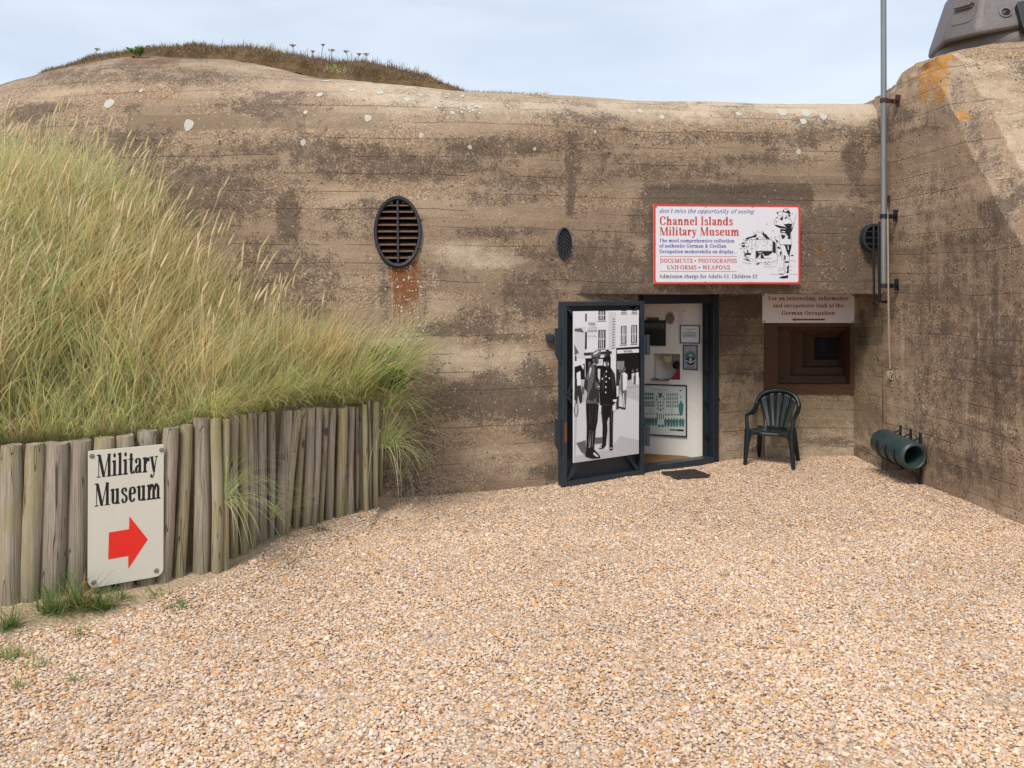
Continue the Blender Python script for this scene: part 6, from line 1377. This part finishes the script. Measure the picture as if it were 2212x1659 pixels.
# bystanders
el4(2, 203, 605, 11, 15); bp(1, (185, 640), (215, 622), (225, 740), (200, 760), (188, 720)); bp(3, (190, 750), (222, 740), (235, 880), (220, 895), (200, 820), (195, 890), (182, 880)); el4(3, 190, 945, 18, 60); el4(5, 190, 945, 12, 52); bp(3, (170, 680), (190, 690), (195, 880), (172, 860)); el4(3, 225, 840, 14, 50); bp(4, (230, 750), (255, 760), (250, 820), (228, 800))
el4(4, 578, 596, 13, 20); bp(1, (548, 636), (580, 622), (605, 640), (606, 722), (592, 785), (550, 770), (545, 700)); bp(4, (548, 640), (566, 632), (572, 780), (550, 770)); bp(4, (556, 775), (602, 770), (600, 845), (597, 922), (576, 915), (572, 850)); bp(1, (573, 800), (580, 798), (588, 912), (581, 914)); bp(3, (535, 905), (600, 920), (590, 932), (530, 918))
el4(3, 525, 612, 10, 16); bp(3, (512, 640), (540, 635), (542, 720), (538, 930), (520, 932), (515, 760)); bp(1, (517, 740), (534, 735), (536, 820), (522, 830)); el4(4, 650, 610, 9, 14); bp(0, (640, 632), (662, 625), (668, 710), (642, 705)); el4(4, 684, 600, 9, 14); bp(1, (672, 625), (697, 618), (699, 720), (676, 722)); bp(4, (655, 650), (676, 645), (676, 722), (658, 720))
bp(4, (198, 1222), (275, 1196), (285, 1322), (240, 1292)); bp(4, (345, 1172), (412, 1165), (420, 1215), (350, 1222))
# officer, seen from behind
bp(3, (300, 560), (322, 548), (345, 560), (350, 640), (386, 735), (386, 776), (374, 792), (380, 882), (340, 896), (268, 890), (280, 800), (248, 756), (254, 690), (266, 640), (284, 588)); bp(4, (268, 660), (290, 590), (318, 556), (335, 600), (330, 700), (300, 770), (285, 860), (350, 880), (345, 890), (272, 888), (284, 800), (262, 740)); bp(4, (340, 700), (382, 740), (378, 780), (345, 760)); bp(2, (345, 610), (352, 640), (372, 700), (345, 690))
bp(2, (268, 892), (374, 892), (368, 1040), (356, 1100), (346, 1262), (310, 1272), (322, 1100), (303, 1252), (282, 1252), (280, 1080)); bp(2, (274, 1330), (282, 1250), (345, 1264), (398, 1322), (396, 1340), (330, 1346)); bp(0, (345, 1290), (385, 1325), (370, 1330), (340, 1310)); bp(3, (322, 900), (330, 900), (322, 1080), (316, 1080))
bp(3, (312, 508), (362, 505), (366, 545), (352, 565), (320, 562)); bp(4, (298, 474), (338, 448), (380, 442), (380, 488), (342, 510), (305, 506)); bp(3, (304, 500), (345, 505), (376, 485), (376, 500), (345, 520), (308, 514))
# mid-tones on the officer's uniform
bp(0, (292, 600), (300, 585), (308, 600), (300, 640), (288, 680)); bp(4, (300, 640), (322, 620), (328, 680), (312, 760), (298, 790)); bp(3, (262, 690), (282, 700), (276, 780), (256, 760)); bp(4, (352, 745), (384, 750), (383, 772), (356, 768)); bp(0, (360, 742), (382, 746), (380, 752), (362, 750)); bp(3, (272, 850), (376, 838), (376, 846), (272, 858)); bp(4, (285, 860), (300, 858), (298, 888), (284, 890)); bp(4, (330, 850), (352, 848), (356, 882), (336, 886))
bp(3, (300, 905), (312, 905), (306, 1060), (298, 1060)); bp(3, (350, 905), (358, 905), (350, 1060), (344, 1050)); bp(4, (306, 1110), (312, 1110), (300, 1230), (294, 1230)); bp(4, (330, 1120), (336, 1120), (332, 1250), (324, 1250)); bp(4, (345, 512), (362, 510), (364, 540), (350, 552)); bp(4, (312, 520), (330, 516), (332, 545), (318, 552)); bp(5, (318, 556), (344, 556), (346, 566), (320, 566)); bp(0, (320, 470), (352, 452), (372, 450), (350, 472), (322, 488))
# constable
bp(2, (395, 622), (432, 580), (470, 592), (500, 640), (516, 780), (521, 862), (496, 892), (500, 902), (385, 902), (378, 800), (381, 700)); bp(2, (386, 900), (496, 897), (495, 1100), (498, 1242), (470, 1246), (456, 1000), (442, 1232), (412, 1236), (410, 1050)); bp(2, (382, 1262), (410, 1226), (440, 1232), (424, 1256), (396, 1264)); bp(2, (468, 1244), (498, 1240), (496, 1268), (474, 1272)); bp(0, (388, 1252), (408, 1240), (408, 1248), (392, 1258)); bp(0, (476, 1250), (490, 1248), (490, 1256), (478, 1258))
bp(3, (412, 532), (446, 528), (450, 588), (415, 582)); bp(0, (405, 545), (420, 540), (426, 575), (408, 575)); bp(2, (410, 522), (411, 482), (424, 442), (437, 434), (449, 444), (460, 490), (464, 532), (436, 526)); bp(4, (414, 470), (424, 465), (428, 492), (416, 498)); bp(1, (490, 852), (522, 848), (518, 872), (492, 868)); bp(1, (377, 905), (396, 900), (394, 960), (382, 962)); bp(1, (488, 895), (512, 890), (508, 940), (490, 946)); bp(5, (457, 1000), (464, 1000), (470, 1230), (460, 1215), (446, 1040))
bp(3, (400, 640), (418, 605), (424, 640), (414, 760), (396, 800)); bp(3, (470, 610), (490, 640), (500, 740), (490, 800), (478, 720)); bp(3, (392, 920), (404, 918), (416, 1060), (408, 1060)); bp(3, (476, 915), (488, 912), (490, 1080), (480, 1080)); bp(3, (425, 452), (440, 440), (448, 470), (440, 500), (430, 490)); bp(4, (424, 540), (444, 536), (446, 570), (430, 584)); bp(0, (440, 548), (447, 546), (449, 566), (442, 572)); bp(3, (385, 895), (498, 892), (498, 900), (385, 904))
for (a, b) in ((430, 620), (428, 662), (430, 706), (428, 750), (428, 794), (398, 682), (456, 676)): el4(1, a, b, 5, 8, 8)
def pt4(s_, a, b, yb, yb2, cap, g_):
    u, v = h4(a, yb), h4(b, yb2); zl[0] += .0001; font_text(mb, s_, f4, u[0], v[0], (u[1] + v[1]) / 2, cap * H4 / 1230, zl[0], g_)
pt4("VANN", 270, 327, 238, 235, 27, 3); pt4("LADIES & GENTLEMENS", 265, 345, 268, 258, 11, 4); pt4("HAIRDRESSERS", 262, 345, 294, 288, 17, 3); pt4("BEAUTY CULTURE", 268, 338, 336, 330, 12, 4); pt4("RIVES", 572, 640, 458, 452, 20, 2)
obj("print", mb, GR, post, fix=False)

# ------------------------------------------------------------------ inside the vestibule
Z2x = lambda z: (1580 + z * .2832) * .864; Z2y = lambda z: (740 + z * .2833) * .864
def w2(zx, zy): return wuv(Z2x(zx), Z2y(zy))
fW = lambda a, b, c=0.0: fx(a, b, c)
M_FRAMEB = plain("black_picture_frame", (.012, .011, .011), .45); M_PAPER = paint("white_paper", (.66, .64, .66)); M_CHART = paint("chart_paper", (.52, .55, .50))
M_TEAL = paint("teal_print", (.03, .16, .17)); M_OLIVE = paint("olive_print", (.07, .12, .06)); M_DPHOTO = plain("dark_photo", (.02, .016, .018), .3, 0, .5, 25)
def framed(name, label, x0, x1, y0, y1, fwid, mat, cat="picture"):
    a, b = w2(x0, y1), w2(x1, y0); t = thing(name, label, cat, fx(a[0], a[1], 0))
    mb = MB()
    for (u0, v0, u1, v1) in ((a[0], a[1], b[0], a[1] + fwid), (a[0], b[1] - fwid, b[0], b[1]), (a[0], a[1] + fwid, a[0] + fwid, b[1] - fwid), (b[0] - fwid, a[1] + fwid, b[0], b[1] - fwid)): mb.prism([(u0, v0), (u1, v0), (u1, v1), (u0, v1)], .022, fW, .002)
    obj("frame", mb, M_FRAMEB, t)
    mb = MB(); mb.prism([(a[0] + fwid, a[1] + fwid), (b[0] - fwid, a[1] + fwid), (b[0] - fwid, b[1] - fwid), (a[0] + fwid, b[1] - fwid)], .010, fW, .003); return t, mb, a, b, mat
t, mb, a, b, mm = framed("framed_photograph", "dark framed photograph high on the white vestibule wall beside the door edge", 78, 300, 215, 436, .012, M_DPHOTO); mb.sheet([w2(90, 300), w2(290, 300), w2(290, 240), w2(90, 235)], fW, .0135, 1)
for k in range(9): u = 105 + 20 * k; mb.sheet([w2(u, 300), w2(u + 12, 300), w2(u + 14, 270 + (k * 7) % 20), w2(u + 2, 275)], fW, .0137, 0)
obj("picture", mb, [M_DPHOTO, paint("photo_grey", (.075, .065, .07))], t, fix=False)
mb = MB(); a, b = w2(134, 213), w2(238, 190); mb.prism([(a[0], a[1]), (b[0], a[1]), (b[0], b[1]), (a[0], b[1])], .012, fW, .002); tag(obj("name_plate", mb, plain("brown_plate", (.10, .07, .04))), "small brown plaque above the dark framed photograph", "plaque")
t, mb, a, b, mm = framed("framed_notice", "white typed notice in a thin black frame on the vestibule wall", 426, 600, 258, 416, .010, M_PAPER)
for k, (x0, x1, y_) in enumerate(((458, 570, 291), (488, 522, 308), (448, 578, 322), (448, 566, 336), (448, 570, 348), (448, 572, 360))): u, v = w2(x0, y_ + 2), w2(x1, y_ - 1); mb.sheet([(u[0], u[1]), (v[0], u[1]), (v[0], v[1]), (u[0], v[1])], fW, .0137, 1)
obj("picture", mb, [M_PAPER, M_GREYT], t, fix=False)
t, mb, a, b, mm = framed("framed_poster", "small framed poster showing a peaked officer's cap, below the typed notice", 454, 580, 433, 648, .010, M_PAPER)
def pw(g_, *pts, z=.0137): zl[0] += 3e-5; mb.sheet([w2(*q_) for q_ in pts], fW, z + (zl[0] % .002), g_)
pw(1, (463, 520), (480, 495), (518, 484), (552, 494), (570, 522), (560, 550), (520, 540), (476, 552)); pw(3, (463, 518), (480, 493), (518, 483), (553, 493), (571, 520), (552, 500), (518, 491), (482, 501)); pw(2, (472, 552), (520, 540), (562, 550), (556, 580), (520, 572), (478, 582)); pw(2, (476, 575), (520, 590), (558, 574), (545, 606), (520, 612), (492, 604)); pw(4, (476, 562), (520, 586), (558, 560), (558, 567), (520, 594), (476, 569))
pw(4, (500, 520), (536, 520), (520, 532)); pw(4, (512, 548), (526, 548), (530, 566), (519, 572), (508, 566)); pw(3, (516, 553), (523, 553), (523, 563), (516, 563)); u, v = w2(474, 627), w2(556, 620); font_text(mb, "FIELD UNIFORM", fW, u[0], v[0], u[1] - .0, .018, .0155, 1) if False else None
for y_ in (622, 634): u, v = w2(482, y_), w2(552, y_ - 4); mb.sheet([(u[0], u[1]), (v[0], u[1]), (v[0], v[1]), (u[0], v[1])], fW, .0137, 1)
obj("picture", mb, [paint("poster_lilac", (.30, .29, .36)), M_TEAL, M_INK, M_RED2, M_PAPER], t, fix=False)
t, mb, a, b, mm = framed("framed_chart", "large black-framed chart of uniforms and insignia low on the vestibule wall", 62, 487, 786, 1222, .014, M_CHART)
rg = random.Random(5)
def rc(g_, x0, y0, x1, y1): pw(g_, (x0, y0), (x1, y0 + (x1 - x0) * .05), (x1, y1 + (x1 - x0) * .06), (x0, y1))
for r_ in range(2):
    for k in range(5): rc(1 + (k + r_) % 2, 99 + 20 * k, 853 + 34 * r_, 113 + 20 * k, 877 + 34 * r_)
for r_ in range(4):
    for k in range(7): rc(1 + (k * r_) % 2, 306 + 15.5 * k, 857 + 33 * r_, 314 + 15.5 * k, 882 + 33 * r_)
for r_ in range(2):
    for k in range(13): rc(1 + r_, 98 + 8 * k, 928 + 26 * r_, 103 + 8 * k, 948 + 26 * r_)
for (x_, y_) in ((224, 888), (218, 912), (230, 935), (232, 962), (252, 968), (272, 962), (278, 935), (286, 912), (278, 888), (252, 936), (230, 988), (276, 990)): pw(1, (x_ - 6, y_), (x_, y_ - 10), (x_ + 6, y_), (x_ + 4, y_ + 9), (x_ - 4, y_ + 9))
pw(2, (234, 853), (268, 855), (266, 888), (251, 900), (238, 886)); pw(1, (242, 995), (266, 996), (254, 1020))
for (x_, y_) in ((126, 985), (126, 1008), (310, 992), (312, 1016)): pw(1, (x_, y_), (x_ + 30, y_ + 12), (x_ + 70, y_ + 4), (x_ + 34, y_ + 17))
for k in range(5): pw(1, (98 + 27 * k, 1040), (108 + 27 * k, 1030), (118 + 27 * k, 1040), (114 + 27 * k, 1046)); pw(2, (290 + 26 * k, 1046), (302 + 26 * k, 1036), (312 + 26 * k, 1048), (306 + 26 * k, 1056))
for k in range(4): rc(2, 224 + 17 * k, 1040, 231 + 17 * k, 1084)
def man(x_, y_, h_, g_): pw(g_, (x_ - h_ * .07, y_), (x_, y_ - h_ * .05), (x_ + h_ * .07, y_), (x_ + h_ * .06, y_ + h_ * .1), (x_ + h_ * .17, y_ + h_ * .2), (x_ + h_ * .15, y_ + h_ * .5), (x_ + h_ * .1, y_ + h_ * .95), (x_ - h_ * .1, y_ + h_ * .95), (x_ - h_ * .15, y_ + h_ * .5), (x_ - h_ * .17, y_ + h_ * .2), (x_ - h_ * .06, y_ + h_ * .1))
for k, x_ in enumerate((118, 142, 165, 188, 214)): man(x_, 1070, 76, 1 + k % 2)
for k, x_ in enumerate((298, 324, 350, 374, 400, 428, 452)): man(x_, 1078, 78, 1 + k % 2)
man(434, 928, 132, 1); pw(1, (414, 826), (444, 826), (432, 838), (430, 850), (426, 838)); man(432, 876, 26, 1); pw(1, (230, 1140), (250, 1128), (256, 1152), (232, 1156)); pw(1, (260, 1140), (280, 1130), (284, 1154), (262, 1156))
rc(2, 336, 1172, 394, 1186); rc(3, 398, 1174, 458, 1190); rc(4, 182, 820, 318, 824)
for k in range(26): x_, y_ = rg.choice((110, 200, 330, 240)) + rg.random() * 40, rg.uniform(835, 1170); rc(4, x_, y_, x_ + 26, y_ + 1.5)
obj("picture", mb, [M_CHART, M_TEAL, M_OLIVE, M_INK, paint("chart_text_grey", (.30, .31, .30))], t, fix=False)
# loudspeaker disc, paper notice
c = w2(339, 197); e = w2(382, 197); rr = abs(e[0] - c[0]); mb = MB(); mb.lathe([(rr, 0), (rr, .012), (rr * .9, .02), (.001, .022)], 32, lambda u, v, w: fW(c[0] + u, c[1] + v * 1.32, .002 + w), 0)
for k in range(60):
    q_ = k * 2.39996; r_ = rr * .84 * math.sqrt((k + .5) / 60); mb.sheet([(c[0] + r_ * math.cos(q_) + .006 * math.cos(j), c[1] + r_ * 1.32 * math.sin(q_) + .006 * math.sin(j)) for j in np.linspace(0, 5.5, 7)], fW, .0255, 1)
tag(obj("wall_grille", mb, [paint("cream_plastic", (.50, .42, .30)), M_INK], fix=False), "round cream pierced vent cover high on the vestibule wall", "vent cover")
mb = MB(); a, b = w2(372, 262), w2(484, 114); mb.prism([(a[0], a[1]), (b[0], a[1]), (b[0], b[1]), (a[0], b[1])], .004, fW, .002)
for k, (s_, x0, x1) in enumerate((("YOU ARE REQUIRED", 378, 474), ("TO PAY", 402, 446), ("ADMISSION", 396, 458), ("CHARGE", 404, 448), ("BEYOND THIS", 390, 462), ("POINT", 410, 442))):
    u, v = w2(x0, 141 + 21.5 * k), w2(x1, 141 + 21.5 * k); font_text(mb, s_, fW, u[0], v[0], u[1], .020, .0066, 1)
tag(obj("paper_notice", mb, [M_PAPER, M_RED2], fix=False), "frameless white notice in red capitals beside the pierced vent cover", "notice")
# device, pipe, leaflets in the niche
c = w2(304, 515); t = thing("cream_apparatus", "old cream-painted apparatus hanging in the wall niche", "apparatus", fx(c[0], c[1], -.1))
CRM = paint("aged_cream_enamel", (.40, .34, .22)); mb = MB(); pol = [w2(*q_) for q_ in ((258, 512), (348, 512), (350, 575), (330, 612), (300, 614), (272, 590), (254, 560))]; mb.prism(pol, .08, fW, -.16); obj("housing", mb, CRM, t, bevel=.008)
for q_ in (((300, 612), (305, 660)), ((318, 612), (318, 650))): mb = MB(); u, v = w2(*q_[0]), w2(*q_[1]); mb.tube([fW(u[0], u[1], -.11), fW(v[0], v[1], -.10)], .012, 8); obj("lever", mb, CRM, t)
u = w2(302, 560); mb = MB(); mb.lathe([(.05, 0), (.045, .03), (.02, .035), (.001, .036)], 20, lambda a_, b_, c_: fW(u[0] + a_, u[1] + b_, -.08 + c_)); obj("dial", mb, CRM, t, smooth=40)
u = w2(388, 612); mb = MB(); mb.lathe([(.04, -.18), (.045, -.06), (.052, -.05), (.04, -.045), (.036, -.15), (.001, -.151)], 20, lambda a_, b_, c_: fW(u[0] + a_, u[1] + b_, c_)); obj("niche_pipe", mb, [M_INK], bunker, smooth=40)
mb = MB(); pol = [w2(*q_) for q_ in ((330, 742), (426, 744), (424, 618), (406, 618), (392, 660), (366, 700))]; mb.prism(pol, .012, fW, -.06); tag(obj("red_booklet", mb, plain("red_cloth_cover", (.26, .025, .03), .7)), "dark red booklet leaning in the corner of the wall niche", "booklet")
mb = MB(); u, v = w2(176, 742), w2(330, 742); mb.prism([(u[0], u[1]), (v[0], u[1]), (v[0], u[1] + .016), ((u[0] + v[0]) / 2, u[1] + .008), (u[0], u[1] + .020)], .15, fW, -.10); tag(obj("open_book", mb, plain("worn_pages", (.22, .14, .10), .9)), "worn open book lying on the niche ledge", "book")
mb = MB(); c = (DL.lerp(DR, .42) - dn * .42); fm = frame((c.x, c.y, .022), dv, Vector((-dv.y, dv.x, 0))); mb.prism(rrect(1.05, .62, .01), .014, fm, 0); tag(obj("doormat", mb, plain("tan_coir", (.28, .155, .06), 1, 0, .3, 120, .6)), "tan coir doormat on the floor just inside the doorway", "doormat")
# iron boot scraper on the gravel
c = PG(1481, 1026, .02); fm = frame((c.x, c.y, .022), (.93, .36, 0), (-.36, .93, 0)); M_GRATE = plain("worn_iron", (.055, .046, .040), .8, .1, .4, 30, .2); gt = thing("iron_grate", "small dark iron grate lying on the gravel before the threshold", "grate", c)
mb = MB(); 
for (a, b, w_, h_) in ((0, -.15, .42, .02), (0, .15, .42, .02), (-.20, 0, .02, .28), (.20, 0, .02, .28)): mb.box(fm(a, b, .008), (w_, h_, .02), Matrix((fm.x, fm.y, fm.z)).transposed())
obj("frame", mb, M_GRATE, gt)
mb = MB(); mb.prism(rrect(.39, .28, .01), .004, fm, -.006); obj("bed", mb, plain("grit_bed", (.07, .058, .048), .9), gt)
for k in range(13): mb = MB(); mb.box(fm(-.18 + .03 * k, 0, .008), (.012, .28, .016), Matrix((fm.x, fm.y, fm.z)).transposed()); obj("bar", mb, M_GRATE, gt)

# ------------------------------------------------------------------ plastic armchair
chair = thing("plastic_armchair", "dark green moulded plastic garden armchair with slatted fan back", "chair", (3.0, 10.08, 0))
M_PLAS = plain("dark_green_plastic", (.0085, .0155, .0165), .36, 0, .15, 14, .0, .5)
th = R(-29); fc_ = frame((3.075, 10.08, .0), (math.cos(th), math.sin(th), 0), (-math.sin(th), math.cos(th), 0)); fc = lambda a, b, c=0.0: fc_(a * .95, b * .95, c * .965)   # local -y is the chair's front
def ct_(name, path, r, n=10, sx=1.0, up=None): mb = MB(); mb.tube([fc(*p_) for p_ in path], r, n, True, 0, sx, up); return obj(name, mb, M_PLAS, chair, smooth=50)
# seat: dished shell with a rolled front edge
mb = MB(); U, Vv = 15, 13; pts = []
for i in range(U):
    for j in range(Vv):
        u, v = i / (U - 1) * 2 - 1, j / (Vv - 1); w_ = .245 - .045 * v; y_ = -.22 + .43 * v; z = .425 - .030 * v - .018 * (1 - u * u) * math.sin(math.pi * min(1, v * 1.1)) - (.05 * (1 - v * 9) ** 2 if v < .11 else 0)
        pts.append(fc(u * w_, y_, z))
mb.grid(pts, U, Vv); o = obj("seat", mb, M_PLAS, chair, smooth=60); sm_ = o.modifiers.new('thick', 'SOLIDIFY'); sm_.thickness = .012
# fan back: five ribs parted by narrow slots, spreading up to the hoop
for k in range(5):
    mb = MB(); pts = []; M_ = 14
    for j in range(M_):
        s_ = j / (M_ - 1); w_ = .105 + .130 * s_; g_ = .006 / w_
        a = -1 + .4 * k + (g_ if k else 0); b = -1 + .4 * (k + 1) - (g_ if k < 4 else 0)
        for q_ in (a, a * .67 + b * .33, a * .33 + b * .67, b):
            zt_ = .842 - 1.75 * (q_ * .235) ** 2; z = .40 + (zt_ - .40) * s_
            pts.append(fc(q_ * w_, .205 + .30 * (z - .40) - .03 * q_ * q_ + .012 * math.sin(s_ * 3.1), z))
    mb.grid(pts, M_, 4); o = obj("back_slat", mb, M_PLAS, chair, smooth=60); sm_ = o.modifiers.new('thick', 'SOLIDIFY'); sm_.thickness = .010
hoop = [(-.265, .04, .60), (-.262, .17, .632), (-.262, .24, .68), (-.245, .27, .745), (-.19, .30, .81), (-.10, .325, .845), (0, .335, .855), (.10, .325, .845), (.19, .30, .81), (.245, .27, .745), (.262, .24, .68), (.262, .17, .632), (.265, .04, .60)]
hp = catmull(hoop, 5); ct_("back_hoop", [tuple(p_) for p_ in hp], .026, 10, 1.2)
for s_ in (-1, 1):
    ct_("armrest", [tuple(p_) for p_ in catmull([(s_ * .265, .05, .60), (s_ * .285, -.06, .596), (s_ * .285, -.17, .59), (s_ * .28, -.205, .575)], 4)], .020, 10, 1.0)
    ct_("arm_support", [(s_ * .28, -.20, .585), (s_ * .272, -.215, .50), (s_ * .262, -.22, .40)], [.021, .023, .026], 10)
    ct_("leg", [(s_ * .258, -.22, .43), (s_ * .272, -.235, .22), (s_ * .288, -.25, .0)], [.038, .032, .022], 10)
    ct_("leg", [(s_ * .20, .19, .41), (s_ * .225, .25, .2), (s_ * .245, .30, .0)], [.036, .030, .022], 10)
    ct_("side_rail", [(s_ * .255, -.22, .415), (s_ * .23, 0, .395), (s_ * .20, .19, .385)], .018, 8)
    mb = MB(); mb.prism([(s_ * .25, .43), (s_ * .09, .41), (s_ * .17, .385), (s_ * .215, .34), (s_ * .245, .24), (s_ * .262, .24)], .02, lambda a, b, c: fc(a, -.232 + c, b)); obj("apron", mb, M_PLAS, chair, bevel=.004)
mb = MB(); mb.prism(rrect(.27, .05, .02), .02, lambda a, b, c: fc(a, .20 + c, .40 + b)); obj("back_base", mb, M_PLAS, chair, bevel=.006)
